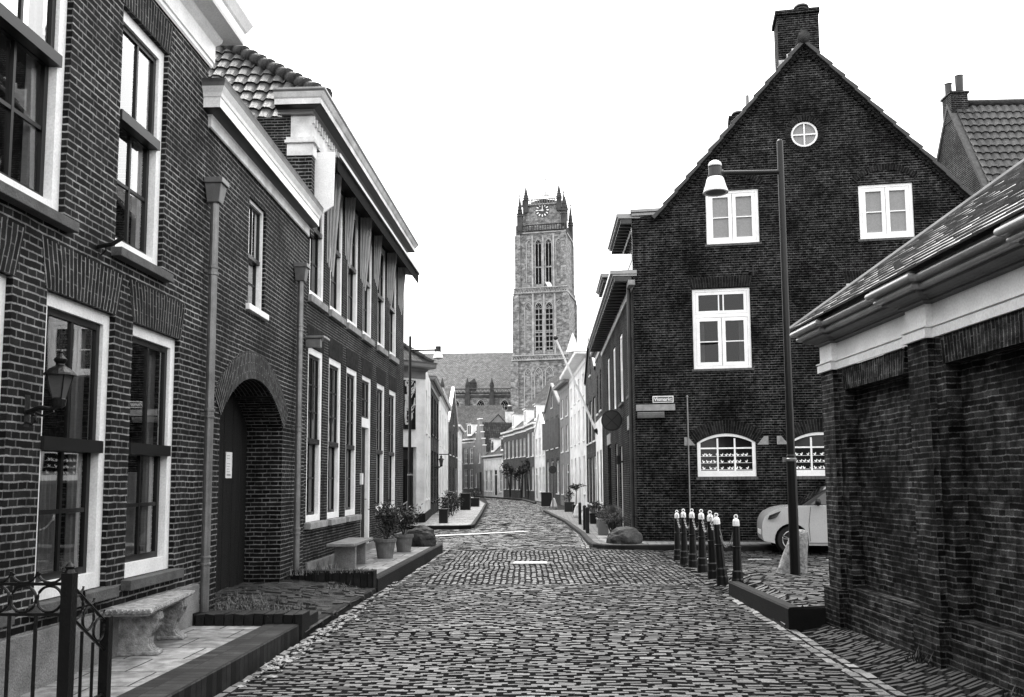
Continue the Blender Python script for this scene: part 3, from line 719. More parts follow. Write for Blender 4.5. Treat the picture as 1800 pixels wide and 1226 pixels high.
# ---- second house: low, with the arched gateway
c2 = B1.world(B1.L, 0, 0)
B2 = Wall('gateway_house', 'low brick house with the large arched wooden gateway between two taller houses', 'house', (c2.x, c2.y), (c2.x - .022 * 4.5, c2.y + 4.5))
z_arch = B2.z(430, 671)
al, ar = B2.u(386, 760), B2.u(497, 760); zs = 2.30
z_arch = max(z_arch, zs + .55)
bw = B2.rect((437, 430), (467, 430), (452, 357), (449, 543))
mb = MB(); H2 = 5.6; rise = z_arch - zs
facade(mb, [(0, -.05), (B2.L, -.05), (B2.L, H2), (0, H2)], [(al, ar, -.05, z_arch + .01, .55, 1), bw + (.12,)])
spandrel(mb, al, ar, zs, rise, z_arch + .01, 0, .55)
mb.build('wall', 'brick_street_dark', B2.root)
body(B2, H2, 7, 'brick_street_dark')
mb = MB(); arch_ring(mb, al, ar, zs, rise, .34, -.012, .02)
mb.build('gate_arch', 'brick_soldier', B2.root)
mb = MB(); n = 16; x = al - .1; wd = (ar - al + .2) / n
for k in range(n): mb.box(x + k * wd + .004, x + (k + 1) * wd - .004, .50 + (k % 2) * .003, .54, .16, z_arch + .1)
door = mb.build('door', 'dark_wood', B2.root, bevel=.004)
mb = MB(); dz = B2.uv(456, 890, -.5); mb.box(dz[0] - .02, dz[0] + .02, .47, .50, dz[1] - .12, dz[1] + .12); mb.tube([(dz[0], .47, dz[1]), (dz[0], .43, dz[1]), (dz[0] - .09, .42, dz[1])], .010, 6); mb.build('handle', 'zinc_light', door)
p = B2.uv(401, 818, -.5); mb = MB(); mb.box(p[0] - .12, p[0] + .12, .488, .4965, p[1] - .17, p[1] + .17); nt_ = mb.build('notice', 'paper', door)
mb = MB(); rr = random.Random(4)
for k in range(7):
    if k == 2: continue
    mb.box(p[0] - .09, p[0] - .09 + rr.uniform(.10, .18), .4865, .4879, p[1] + .12 - k * .035, p[1] + .126 - k * .035)
for k in range(4): mb.box(p[0] - .08 + k * .04, p[0] - .055 + k * .04, .4865, .4879, p[1] - .14, p[1] - .115)
mb.build('lettering', 'grey_paint', door)
window(B2, bw, rev=.04, cw=.04, sw=.025, panes=((0, .48, 2, 2), (.48, 1, 2, 1)), bar=.02, rail=.05, rail_out=.01, gmat='glass', sill=.05, sill_mat='white_paint', curtain=[(.1, .9, .08, 0, .5)], smat='black_paint')
z0c = B2.z(347, 197); 
prof = [(.02, 5.38), (.035, 5.39), (.035, 5.50), (.05, 5.52), (.17, 5.54), (.18, 5.545), (.18, 5.655), (.19, 5.66), (.20, 5.70), (.235, 5.76), (.245, 5.80), (.25, 5.84)]
co2 = profile_cornice(B2, [(.245, 5.80), (.25, 5.84)], .06, B2.L - .02, 'cornice', 'zinc_light', ret1=False)
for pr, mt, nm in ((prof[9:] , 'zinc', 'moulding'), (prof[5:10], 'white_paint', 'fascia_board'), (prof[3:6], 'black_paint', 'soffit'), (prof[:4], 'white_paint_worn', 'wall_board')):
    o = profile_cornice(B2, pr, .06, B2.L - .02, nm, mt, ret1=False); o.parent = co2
mb = MB(); mb.face([(0, -.2, 5.8), (B2.L, -.2, 5.8), (B2.L, 7, 6.2), (0, 7, 6.2)]); mb.build('roof', 'zinc_dark', B2.root)
def downpipe(W, u, zt, zb, hop=True, r=.045, mat='zinc', name='downpipe', d=.09):
    mb = MB(); mb.tube([(u, -d, zb), (u, -d, zt)], r, 12)
    z = zb + .4
    for z in [zb + .55, zb + .55 + (zt - zb) * .35, zb + .55 + (zt - zb) * .7]:
        mb.lathe([(r, z - .05), (r * 1.25, z - .045), (r * 1.25, z - .025), (r * 1.05, z - .02), (r * 1.05, z + .02), (r * 1.25, z + .025), (r * 1.25, z + .045), (r, z + .05)], (u, -d, 0), 12)
        mb.box(u - .012, u + .012, -d, 0, z - .012, z + .012)
    p = mb.build(name, mat, W.root)
    if hop:
        mb = MB(); a, b = .065, .115; z0 = zt - .02
        mb.hexa([(u - a, -d - a, z0), (u + a, -d - a, z0), (u + a, -d + a, z0), (u - a, -d + a, z0), (u - b + .02, -d - b + .02, z0 + .2), (u + b - .02, -d - b + .02, z0 + .2), (u + b - .02, -.005, z0 + .2), (u - b + .02, -.005, z0 + .2)])
        mb.box(u - b, u + b, -d - b, -.003, z0 + .2, z0 + .26)
        mb.build('hopper', mat, p, bevel=.006)
    return p
a = B2.uv(378, 355, .09); downpipe(B2, a[0], a[1], .2)
b_ = B2.uv(529, 493, .09); downpipe(B2, b_[0], b_[1], .3)

# ---- third house: brick block with six bays, roller blinds and heavy cornice
c3 = B2.world(B2.L, 0, 0)
vp3 = ray(983, 845.5)
e3 = Vector((c3.x, c3.y, 0)) + Vector((vp3.x / vp3.y, 1, 0)) * 8.9
B3 = Wall('brick_house', 'dark brick house with six tall narrow bays, pleated side blinds and a heavy white cornice', 'house', (c3.x, c3.y), (e3.x, e3.y))
ur = [B3.u(566, 800), B3.u(599, 800), B3.u(627, 800), B3.u(652, 800), B3.u(676, 800), B3.u(696, 800)]
ww = .92; zt3 = B3.z(564, 619); zb3 = B3.z(535, 919.8); zu0 = B3.z(553, 525); 
B3.L = max(B3.L, ur[5] + .45)
holes = []; 
for k, u in enumerate(ur):
    holes.append((u - ww, u, .2 if k == 3 else zb3, zt3, .16)); holes.append((u - ww, u, zu0, 6.80, .16))
mb = MB(); H3 = 6.95; facade(mb, [(0, -.05), (B3.L, -.05), (B3.L, H3), (0, H3)], holes)
mb.build('wall', 'brick_bay', B3.root)
body(B3, H3, 8, 'brick_bay')
mb = MB()
for h in holes[::2]: mb = MB(); flat_arch(mb, h[0] - .02, h[1] + .02, h[3] + .003, .34, .06); mb.build('lintel', 'brick_soldier_dark', B3.root)
mb = MB(); mb.box(.15, B3.L, -.04, -.001, -.05, .32); mb.build('plinth', 'concrete', B3.root, bevel=.008)
for k, h in enumerate(holes):
    low = k % 2 == 0; bay = k // 2
    if low and bay == 3:
        # door bay: fanlight above the door
        zd = 2.75
        window(B3, (h[0], h[1], zd, h[3]), rev=.02, cw=.09, sw=.04, smat='black_paint', panes=((0, 1, 2, 2),))
        mb = MB(); mb.box(h[0], h[0] + .11, .02, .16, h[2], zd); mb.box(h[1] - .11, h[1], .02, .16, h[2], zd); mb.box(h[0] + .11, h[1] - .11, .022, .16, zd - .1, zd)
        dr = mb.build('door', 'white_paint', B3.root, bevel=.006)
        mb = MB(); mb.box(h[0] + .11, h[1] - .11, .10, .15, h[2], zd - .1)
        for zz in (.35, 1.1, 1.85): mb.box(h[0] + .22, h[1] - .22, .085, .10, zz + h[2] - .1, zz + .55 + h[2] - .1)
        mb.build('door_leaf', 'dark_wood', dr, bevel=.005)
        mb = MB(); mb.tube([(h[1] - .2, .1, 1.2), (h[1] - .2, .04, 1.2), (h[1] - .3, .04, 1.2)], .012, 6); mb.build('handle', 'zinc_light', dr)
        mb = MB(); mb.box(h[0] - .12, h[0] - .02, -.05, 0, 1.5, 1.72); mb.build('letter_box', 'paper', B3.root, bevel=.004)
        continue
    window(B3, h, rev=.02, cw=.11, sw=.045, smat='black_paint', panes=((0, .46, 2, 2), (.46, 1, 2, 3)) if low else ((0, .5, 2, 2), (.5, 1, 2, 2)), bar=.022, rail=.08, rail_out=.03,
           sill=.10 if low else .06, sill_mat='stone_light', gmat='glass_dark', bottom=.10, sill_h=.1 if low else .12)
# pleated blinds hanging beside the upper windows under a dark roller box
mb = MB(); mb.prism_x([(-.40, 6.78), (-.40, 6.84), (-.04, 6.96), (-.04, 6.80), (-.30, 6.76)], .55, B3.L - .1)
aw = mb.build('awning', 'black_paint', B3.root)
mb = MB(); mb.box(.3, B3.L - .1, -.385, -.37, 6.56, 6.79); mb.build('valance', 'dark_inside', aw)
mb = MB(); mb.box(.3, B3.L - .1, -.425, -.40, 6.79, 6.85); mb.build('front_rail', 'zinc_light', aw)
rr = random.Random(2)
for k, u in enumerate(ur):
    zb_ = [5.0, 5.45, 5.3, 5.6, 5.5, 5.6][k] ; y0 = [-.27, -.22, -.26, -.20, -.25, -.22][k]
    mb = MB(); uu = u + .03; n = 7
    for q in range(n):
        ya, yb = y0 + (q / n) * (abs(y0) - .02), y0 + ((q + 1) / n) * (abs(y0) - .02); dx = .03 * (q % 2)
        tl = .10
        mb.hexa([(uu + dx, ya * .45 - .02, zb_ + .04 * q), (uu + dx + .014, ya * .45 - .02, zb_ + .04 * q), (uu + dx + .014, yb * .45 - .02, zb_ + .04 * q), (uu + dx, yb * .45 - .02, zb_ + .04 * q),
                 (uu + dx, ya, 6.78), (uu + dx + .014, ya, 6.78), (uu + dx + .014, yb, 6.78), (uu + dx, yb, 6.78)])
    mb.build('side_blind', 'canvas_light', B3.root)
# first white side board and corner pilaster
p = B3.uv(549, 380, .3)
mb = MB(); mb.hexa([(.22, -.34, 5.95), (.25, -.34, 5.95), (.25, -.02, 5.72), (.22, -.02, 5.72), (.22, -.36, 6.84), (.25, -.36, 6.84), (.25, -.02, 6.84), (.22, -.02, 6.84)])
mb.build('side_board', 'white_paint', B3.root, bevel=.004)
mb = MB(); mb.box(-.02, .16, -.05, .35, 5.4, 6.70); mb.build('corner_pier', 'brick_street', B3.root)
mb = MB(); mb.box(-.04, .19, -.07, .35, 6.70, 6.90); mb.box(-.08, .24, -.11, .38, 6.90, 6.95); mb.box(-.06, .22, -.09, .36, 6.95, 7.0); mb.build('capital', 'white_paint_worn', B3.root, bevel=.006)
mb = MB(); mb.box(-.01, B3.L, -.04, .3, 6.96, 7.38); fr = mb.build('frieze', 'white_paint_worn', B3.root)
x = .0
while x < B3.L: mb = MB(); mb.box(x, x + .06, -.075, -.04, 7.24, 7.36); x += .16; mb.build('dentil', 'white_paint_worn', fr)
prof = [(.04, 7.36), (.07, 7.37), (.07, 7.41), (.10, 7.43), (.22, 7.45), (.24, 7.46), (.24, 7.55), (.26, 7.57), (.30, 7.64), (.32, 7.67), (.32, 7.70)]
co3 = profile_cornice(B3, prof[8:], .0, B3.L, 'cornice', 'zinc_light', deep=.5)
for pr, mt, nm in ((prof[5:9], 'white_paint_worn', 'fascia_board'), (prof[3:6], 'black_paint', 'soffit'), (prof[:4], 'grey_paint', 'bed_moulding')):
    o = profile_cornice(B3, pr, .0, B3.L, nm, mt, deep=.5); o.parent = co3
mb = MB(); mb.box(.02, B3.L - .02, .3, 8, 6.95, 7.36); mb.build('parapet', 'brick_bay', B3.root)
# small light box near the first bay
a = B3.uv(558, 600, .15); mb = MB(); mb.box(a[0] - .25, a[0] + .12, -.32, -.02, a[1] + .01, a[1] + .05); mb.box(a[0] - .22, a[0] - .14, -.26, -.02, a[1] - .13, a[1] + .01); mb.build('canopy', 'zinc_light', B3.root, bevel=.01)
# hipped tile roof facing down the street over the second house, rising to the third
rb = MB()
w1 = 4.6
def keep(u, v):
    # u from the street side going left; upper edge is the hip descending towards the street
    return v < .35 + u * 1.0 + .0
O = Vector((-3.55, 14.05, 6.72)); sl = radians(52)
tile_roof(rb, (-9.9, 14.05, 6.95), (1, 0, 0), (0, cos(sl), sin(sl)), 27, 19, keep=lambda u, v: v < 1.2 + (6.5 - u) * .92 and (u < 5.95 or v > 1.1), tw=.23, tl=.30)
# a hipped block
roofthing = rb.build('roof', 'pantile', None); roofthing.parent = B3.root; roofthing.matrix_parent_inverse = B3.root.matrix_basis.inverted()
# hip line of ridge tiles
rb = MB(); hip0 = Vector((-3.8, 14.05, 6.95)) + Vector((0, cos(sl), sin(sl))) * 1.57; hip1 = Vector((-8.2, 14.05, 6.95)) + Vector((0, cos(sl), sin(sl))) * (1.57 + 4.4 * .92)
nst = 22; d = (hip1 - hip0) / nst
for k in range(nst): rb.tube([hip0 + d * k - d * .15 + Vector((0, 0, .03)), hip0 + d * (k + 1) + Vector((0, 0, .0))], [.135, .105], 10)
o = rb.build('ridge_tiles', 'pantile_ridge', None, smooth=True); o.parent = B3.root; o.matrix_parent_inverse = B3.root.matrix_basis.inverted()
# solid under the tiles
rb = MB(); V_ = Vector((0, cos(sl), sin(sl))); e0, e1 = Vector((-3.9, 14.1, 6.90)), Vector((-9.9, 14.1, 6.90))
rb.face([e0, e0 + V_ * 1.6, e1 + Vector((1.6, 0, 0)) + V_ * 5.62, e1 + V_ * 5.62, e1]); rb.face([e0, e1, e1 + Vector((0, .0, -6.5)), e0 + Vector((-.0, .0, -6.5))]); rb.face([e1, e1 + V_ * 5.4, Vector((-9.9, 18.2, 0)), Vector((-9.9, 14.1, 0))])
rb.face([e0 + V_ * 1.0, Vector((-3.9, 22, 7.6)), Vector((-8.3, 22, 11.0)), e1 + Vector((1.6, 0, 0)) + V_ * 5.4])
o = rb.build('roof_base', 'dark_inside', None); o.parent = B3.root; o.matrix_parent_inverse = B3.root.matrix_basis.inverted()
mb = MB(); mb.tube([(-9.9, 13.97, 6.90), (-4.05, 13.97, 6.90)], .07, 10); o = mb.build('gutter', 'zinc_light', None); o.parent = B3.root; o.matrix_parent_inverse = B3.root.matrix_basis.inverted()

# ================================================================== near building, right: low brick building
vpr = ray(880, 846); dx = vpr.x / vpr.y
PN = Vector((2.96, 9.93, 0)); far_pt = PN; near_pt = PN - Vector((dx, 1, 0)) * 30
R1 = Wall('low_brick_building', 'low dark brick building with recessed blind panels and white frieze on the right', 'building', (far_pt.x, far_pt.y), (near_pt.x, near_pt.y))
p0u, p0v = R1.u(1460, 800, -.03), R1.u(1481, 800, -.03)
zfb = 2.69; pn_l, pn_r, p2l, zpt, zpb = .50, 1.97, 2.62, 2.46, .46; p1u = 2.10
WY = .06
pw = pn_r - pn_l; pitch = p2l - pn_l; pier_w = p0v - max(p0u, 0)
panels = [(pn_l + k * pitch, pn_l + k * pitch + pw, zpb, zpt) for k in range(13)]
zf = zfb
mb = MB(); facade(mb, [(.03, -.05), (R1.L, -.05), (R1.L, zf), (.03, zf)], [p + (.12,) for p in panels], y=WY)
for p in panels: mb.face([(p[0], WY + .12, p[2]), (p[1], WY + .12, p[2]), (p[1], WY + .12, p[3]), (p[0], WY + .12, p[3])])
mb.build('wall', 'brick_wall_low', R1.root)
mb = MB(); q = [(.03, WY, -.05), (.03, 7, -.05), (.03, 7, zf), (.03, WY, zf)]; mb.face(q[::-1]); mb.face([(R1.L, WY, -.05), (R1.L, 7, -.05), (R1.L, 7, zf), (R1.L, WY, zf)]); mb.face([(0, 7, -.05), (R1.L, 7, -.05), (R1.L, 7, zf), (0, 7, zf)]); mb.build('side_wall', 'brick_wall_low', R1.root)
mb = MB()
for p in panels: mb = MB(); flat_arch(mb, p[0] - .02, p[1] + .02, p[3] + .003, .22, .03, y=WY - .006); mb.build('lintel', 'brick_wall_low', R1.root)
pier_at = [(0.0, .34)] + [(p1u + k * pitch, p1u + .36 + k * pitch) for k in range(12)]
for (a, b) in pier_at:
    mb = MB(); mb.box(a, b, 0, WY - .001, .42, zf); mb.box(a - .045, b + .045, -.045, WY - .0005, -.05, .42)
    mb.build('pier', 'brick_wall_low', R1.root)
mb = MB(); mb.box(.387, R1.L, WY - .05, WY - .002, -.05, .20)
mb.box(.03, R1.L, WY - .03, WY - .0025, .2, .30); mb.build('plinth', 'brick_wall_low', R1.root)
# white frieze with architrave, breaking forward over the piers
hF = .50
def entab(a, b, o, r0, r1):
    pr = [(o + .015, zf - .002), (o + .03, zf), (o + .03, zf + .075), (o + .022, zf + .077), (o + .022, zf + .085), (o + .04, zf + .087), (o + .04, zf + .098), (o + .005, zf + .104), (o + .005, zf + .285)]
    return pr
fr_parts = []
segs = []; cur = -.0
for (a, b) in pier_at: segs.append((a, b, 0.0)); 
mb = MB()
for i, (a, b) in enumerate(pier_at):
    nxt = pier_at[i + 1][0] if i + 1 < len(pier_at) else R1.L
    segs.append((b, nxt, -WY))
for si, (a, b, o) in enumerate(segs):
    fo = profile_cornice(R1, entab(a, b, o, 0, 0), a + (.002 if o < 0 else 0), b - (.002 if o < 0 else 0), 'frieze', 'white_paint', ret0=(o == 0), ret1=(o == 0), deep=.25)
    zc = zf + .28
    cov = [(o + .01, zc)] + [(o + .02, zc + .015), (o + .045, zc + .02), (o + .045, zc + .035), (o + .06, zc + .04), (o + .07, zc + .05), (o + .10, zc + .062), (o + .14, zc + .07), (o + .145, zc + .09)]
    profile_cornice(R1, cov, a, b, 'cove', 'cove_paint', ret0=(o == 0), ret1=(o == 0), deep=.25)
    z2 = zc + .088
    roll = [(o + .13, z2), (o + .175, z2 + .004)] + [(o + .175 + .022 * sin(t * pi / 8), z2 + .026 - .022 * cos(t * pi / 8)) for t in range(0, 9)] + [(o + .178, z2 + .055)] + [(o + .215 + .033 * sin(t * pi / 10), z2 + .09 - .033 * cos(t * pi / 10)) for t in range(0, 9)] + [(o + .215, z2 + .125), (o + .215, z2 + .14)]
    ro = profile_cornice(R1, roll, a, b, 'cornice', 'gutter_paint', ret0=(o == 0), ret1=(o == 0), deep=.3)
ztop = zc + .088 + .14
# hipped roof of narrow slates
e = .23; rs = math.tan(radians(37))
A0 = Vector((-e, -e, ztop)); hipl = 3.2
hp = Vector((-e + hipl, -e + hipl, ztop + hipl * rs)); fr_ = Vector((R1.L, -e, ztop)); br_ = Vector((R1.L, -e + hipl, ztop + hipl * rs))
bk = Vector((-e, -e + 2 * hipl, ztop))
mb = MB(); mb.face([A0, fr_, br_, hp]); mb.face([A0, hp, bk]); mb.face([hp, br_, Vector((R1.L, -e + 2 * hipl, ztop)), bk])
rf = mb.build('roof', 'slate', R1.root)
mb = MB(); rr = random.Random(8); sl_l = hipl / cos(radians(37)); nrow = 30; Vd = Vector((0, cos(radians(37)), sin(radians(37)))); Nd = Vector((0, -sin(radians(37)), cos(radians(37))))
for j in range(nrow):
    v0 = j * .125; x = -e + v0 * cos(radians(37)) + .02; 
    if v0 + .14 > sl_l: break
    while x < R1.L - .2:
        l = .17 + rr.uniform(-.006, .006); t0 = .012 + rr.uniform(0, .008); b0 = Vector((x, -e, ztop)) + Vd * v0; xx = Vector((l - .006, 0, 0))
        p_ = [b0 + Nd * .004, b0 + xx + Nd * .004, b0 + xx + Vd * .135 + Nd * .002, b0 + Vd * .135 + Nd * .002]
        top = [b0 + Nd * (t0 + .008), b0 + xx + Nd * (t0 + .008 + rr.uniform(-.003, .003)), b0 + xx + Vd * .135 + Nd * .006, b0 + Vd * .135 + Nd * .006]
        mb.hexa(p_ + top); x += l
mb.build('slates', 'zinc', rf)
mb = MB(); mb.tube([A0 + Vector((0, 0, .02)), hp + Vector((0, 0, .04))], .035, 8); mb.tube([hp, br_], .05, 8); mb.build('ridge_tiles', 'zinc_light', rf)
t_ = .56; vp = A0 + (hp - A0) * t_
mb = MB(); mb.lathe([(.075, -.1), (.06, .05), (.035, .22), (.03, .30), (.06, .33), (.075, .37), (.06, .42), (.03, .44)], tuple(vp), 14); mb.build('finial', 'stone_light', R1.root, smooth=True)
# ================================================================== corner house with the gable
gd = ray(-8057, 845 + 56); gt = Vector((-gd.x, -gd.y, 0)); gt.normalize()
if gt.x < 0: gt = -gt
G0 = Vector((Gp.x, Gp.y + .1, 0)); G1 = G0 + gt * 13
G = Wall('gabled_corner_house', 'dark brick corner house with a steep gable, white casement windows and a round attic window', 'house', (G0.x, G0.y), (G1.x, G1.y))
sh_u, sh_z = G.uv(1160, 380); ap_u, ap_z = G.uv(1412, 80); re_u, re_z = G.uv(1700, 352)
gs = (ap_z - sh_z) / (ap_u - sh_u); ru = ap_u + (ap_u - sh_u) * 1.08; rz = ap_z - gs * (ru - ap_u)
print('G', G0, gt, sh_u, sh_z, ap_u, ap_z, re_u, re_z, gs)
gul = G.rect((1241, 380), (1334, 380), (1290, 334), (1290, 428)); gur = G.rect((1510, 370), (1606, 370), (1558, 323), (1558, 419))
gm = G.rect((1218, 580), (1320, 580), (1268, 507), (1270, 648)); ga = G.rect((1226, 810), (1329, 810), (1278, 762), (1278, 838))
gz = ga[3]; garise = .22
ga2u = G.u(1390, 810); ga2 = (ga2u, ga2u + (ga[1] - ga[0]), ga[2], ga[3])
ga3 = (ga2[1] + .75, ga2[1] + .75 + 1.5, ga[2], ga[3])
gm2 = (gm[0] + 3.6, gm[1] + 3.6, gm[2], gm[3])
rd_u, rd_z = G.uv(1414, 236); rr_ = .34
rect_h = [gul, gur, gm, gm2]
hs = [h + (.10,) for h in rect_h] + [h + (.10, 1) for h in (ga, ga2, ga3)]
hs.append((rd_u - rr_, rd_u + rr_, rd_z - rr_, rd_z + rr_, .08, 1))
mb = MB(); R_end = ru
facade(mb, [(sh_u, -.05), (R_end, -.05), (R_end, rz), (ap_u, ap_z), (sh_u, sh_z)], hs)
facade(mb, [(0, -.05), (sh_u, -.05), (sh_u, sh_z - .0), (0, sh_z)], [])
for h in (ga, ga2, ga3): spandrel(mb, h[0], h[1], h[3] - garise, garise - .001, h[3], 0, .10)
# round opening
for k in range(32):
    a, b = 2 * pi * k / 32, 2 * pi * (k + 1) / 32
    def sq(an):
        m_ = max(abs(cos(an)), abs(sin(an))); return (rd_u + rr_ * cos(an) / m_, 0, rd_z + rr_ * sin(an) / m_)
    ci = lambda an, y: (rd_u + rr_ * .93 * cos(an), y, rd_z + rr_ * .93 * sin(an))
    mb.face([ci(a, 0), sq(a), sq(b), ci(b, 0)]); mb.face([ci(b, 0), ci(b, .08), ci(a, .08), ci(a, 0)])
mb.build('wall', 'brick_corner', G.root)
def casement(W, r, label=None, fr_mat='blind_frosted', top=False):
    u0, u1, z0, z1 = r[:4]; f = .075; mb = MB(); y0, y1 = .035, .10
    mb.box(u0, u0 + f, y0, y1, z0, z1); mb.box(u1 - f, u1, y0, y1, z0, z1); mb.box(u0 + f, u1 - f, y0 + .001, y1, z1 - f, z1); mb.box(u0 + f, u1 - f, y0 + .001, y1, z0, z0 + f)
    zsp = z0 + (z1 - z0) * .64 if top else z1 - f
    if top: mb.box(u0 + f, u1 - f, y0 + .002, y1, zsp, zsp + .09)
    wn = mb.build('window', 'white_paint', W.root, bevel=.005)
    c = (u0 + u1) / 2
    for (a, b) in ((u0 + f + .004, c - .006), (c + .006, u1 - f - .004)):
        s_ = .085; mb = MB(); y = y0 + .006; zz0, zz1 = z0 + f + .004, zsp - .004
        mb.box(a, a + s_, y, y + .05, zz0, zz1); mb.box(b - s_, b, y, y + .05, zz0, zz1); mb.box(a + s_, b - s_, y + .001, y + .05, zz0, zz0 + s_); mb.box(a + s_, b - s_, y + .001, y + .05, zz1 - s_, zz1)
        m_ = (zz0 + zz1) / 2; mb.box(a + s_, b - s_, y + .01, y + .04, m_ - .013, m_ + .013)
        mb.build('sash', 'white_paint', wn, bevel=.003)
        p = MB(); p.face([(a + .02, y + .045, zz0 + .02), (b - .02, y + .045, zz0 + .02), (b - .02, y + .045, zz1 - .02), (a + .02, y + .045, zz1 - .02)]); p.build('pane', fr_mat, wn)
    if top:
        s_ = .07; mb = MB(); y = y0 + .006; a, b, zz0, zz1 = u0 + f + .004, u1 - f - .004, zsp + .095, z1 - f - .003
        mb.box(a, a + s_, y, y + .05, zz0, zz1); mb.box(b - s_, b, y, y + .05, zz0, zz1); mb.box(a + s_, b - s_, y + .001, y + .05, zz0, zz0 + s_); mb.box(a + s_, b - s_, y + .001, y + .05, zz1 - s_, zz1)
        for x in (c - .07, c + .04): mb.box(x, x + .03, y + .008, y + .04, zz0 + s_, zz1 - s_)
        mb.build('sash', 'white_paint', wn, bevel=.003)
        p = MB(); p.face([(a + .02, y + .045, zz0), (b - .02, y + .045, zz0), (b - .02, y + .045, zz1), (a + .02, y + .045, zz1)]); p.build('pane', fr_mat, wn)
        q = MB()
        for (x0, x1) in ((u0 + f + .09, u0 + f + .2), (u1 - f - .2, u1 - f - .09)):
            for k in range(6): q.box(x0 + (x1 - x0) * k / 6, x0 + (x1 - x0) * (k + .8) / 6, .14 + .01 * (k % 2), .15 + .01 * (k % 2), z0 + .15, zsp - .1)
        if fr_mat == 'glass_front': q.build('curtain', 'curtain_grey', wn)
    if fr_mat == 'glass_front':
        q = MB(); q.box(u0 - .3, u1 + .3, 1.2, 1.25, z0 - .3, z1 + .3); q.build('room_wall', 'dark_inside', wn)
    mb = MB(); n = int((u1 - u0 + .1) / .11); x = u0 - .05; st = (u1 - u0 + .1) / n
    for k in range(n): mb.box(x + k * st + .003, x + (k + 1) * st - .003, -.035, y0, z0 - .06, z0 - .003)
    mb.build('sill', 'stone_sill', wn, bevel=.004)
    return wn
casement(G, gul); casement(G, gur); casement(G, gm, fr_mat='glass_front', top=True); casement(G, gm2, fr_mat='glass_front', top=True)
LB = lambda: mb.build('lintel', 'brick_soldier_dark', G.root)
for h in (gm, gm2): mb = MB(); flat_arch(mb, h[0] - .02, h[1] + .02, h[3] + .02, .27, .05); LB()
for h in (gul, gur): mb = MB(); arch_ring(mb, h[0] - .06, h[1] + .06, h[3] + .08, .26, .13, -.02, .01); LB()
for h in (ga, ga2, ga3): mb = MB(); arch_ring(mb, h[0] - .02, h[1] + .02, h[3] - garise - .0, garise + .01, .30, -.012, .02); LB()
mb = MB(); arch_ring(mb, rd_u - .335, rd_u + .335, rd_z + .001, .335, .13, -.02, .01, 20); LB()
mb = MB()
for k in range(20):
    a, b = pi + pi * k / 20, pi + pi * (k + .86) / 20
    P = lambda an, r, y: (rd_u + r * cos(an), y, rd_z + r * sin(an))
    mb.hexa([P(a, .335, -.02), P(b, .335, -.02), P(b, .335, .01), P(a, .335, .01), P(a, .46, -.02), P(b, .46, -.02), P(b, .46, .01), P(a, .46, .01)])
mb.build('window_surround', 'brick_soldier_dark', G.root)
# impost stones at the arched windows
for h in (ga, ga2, ga3):
    for s_, x in ((-1, h[0]), (1, h[1])):
        zi = h[3] - garise
        mb = MB(); mb.prism_y([(x + s_ * .04, zi - .06), (x + s_ * .30, zi - .06), (x + s_ * .30, zi + .14), (x + s_ * .20, zi + .14)][::s_], -.02, .01)
        mb.build('impost_stone', 'stone_light', G.root)
# arched windows with glazing bars and bird-patterned half curtain
for h in (ga, ga2, ga3):
    u0, u1, z0, z1 = h; zi = z1 - garise; f = .08
    mb = MB(); po, _ = arch_pts(u0, u1, zi, garise - .002, 16); pi_, _ = arch_pts(u0 + f, u1 - f, zi + .0, garise - f + .01, 16)
    for (a, b, c, d) in zip(po[:-1], po[1:], pi_[1:], pi_[:-1]):
        mb.face([(a[0], .02, a[1]), (d[0], .02, d[1]), (c[0], .02, c[1]), (b[0], .02, b[1])]); mb.face([(d[0], .02, d[1]), (d[0], .10, d[1]), (c[0], .10, c[1]), (c[0], .02, c[1])])
    mb.box(u0, u0 + f, .02, .10, z0, zi); mb.box(u1 - f, u1, .02, .10, z0, zi); mb.box(u0 + f, u1 - f, .021, .10, z0, z0 + .14)
    wn = mb.build('window', 'white_paint', G.root)
    mb = MB(); w3 = (u1 - u0 - 2 * f) / 3
    for k in (1, 2): mb.box(u0 + f + k * w3 - .02, u0 + f + k * w3 + .02, .04, .08, z0 + .14, zi + .10)
    zm = z0 + .14 + (zi - z0 - .14) * .80; mb.box(u0 + f, u1 - f, .042, .078, zm - .018, zm + .018); mb.build('sash', 'white_paint', wn)
    p = MB(); p.face([(u0 + .03, .085, z0 + .05), (u1 - .03, .085, z0 + .05), (u1 - .03, .085, zi + .02), (u1 - .3, .085, z1 - .05), (u0 + .3, .085, z1 - .05), (u0 + .03, .085, zi + .02)]); p.build('pane', 'glass_dark', wn)
    mb = MB(); rr = random.Random(int(u0 * 10)); 
    for row in range(3):
        zr = z0 + .17 + row * (zm - z0 - .2) / 3; mb.box(u0 + f, u1 - f, .079, .083, zr - .008, zr)
        x = u0 + f + .04
        while x < u1 - f - .1:
            s_ = rr.choice((-1, 1)); w_ = rr.uniform(.055, .075)
            mb.prism_y([(x + w_ * .5 - s_ * w_ * .6, zr + .045), (x + w_ * .5 - s_ * w_ * .15, zr + .002), (x + w_ * .5 + s_ * w_ * .25, zr + .002), (x + w_ * .5 + s_ * w_ * .6, zr + .05), (x + w_ * .5 + s_ * w_ * .35, zr + .075), (x + w_ * .5 + s_ * w_ * .1, zr + .04)][::s_], .079, .083)
            x += w_ * 1.25 + rr.choice((0, .02, .08))
    mb.build('curtain', 'white_paint', wn)
    mb = MB(); n = 15; x = u0 - .04; st = (u1 - u0 + .08) / n
    for k in range(n): mb.box(x + k * st + .004, x + (k + 1) * st - .004, -.05, .02, z0 - .08, z0 - .004)
    mb.build('sill', 'stone_sill', wn, bevel=.004)
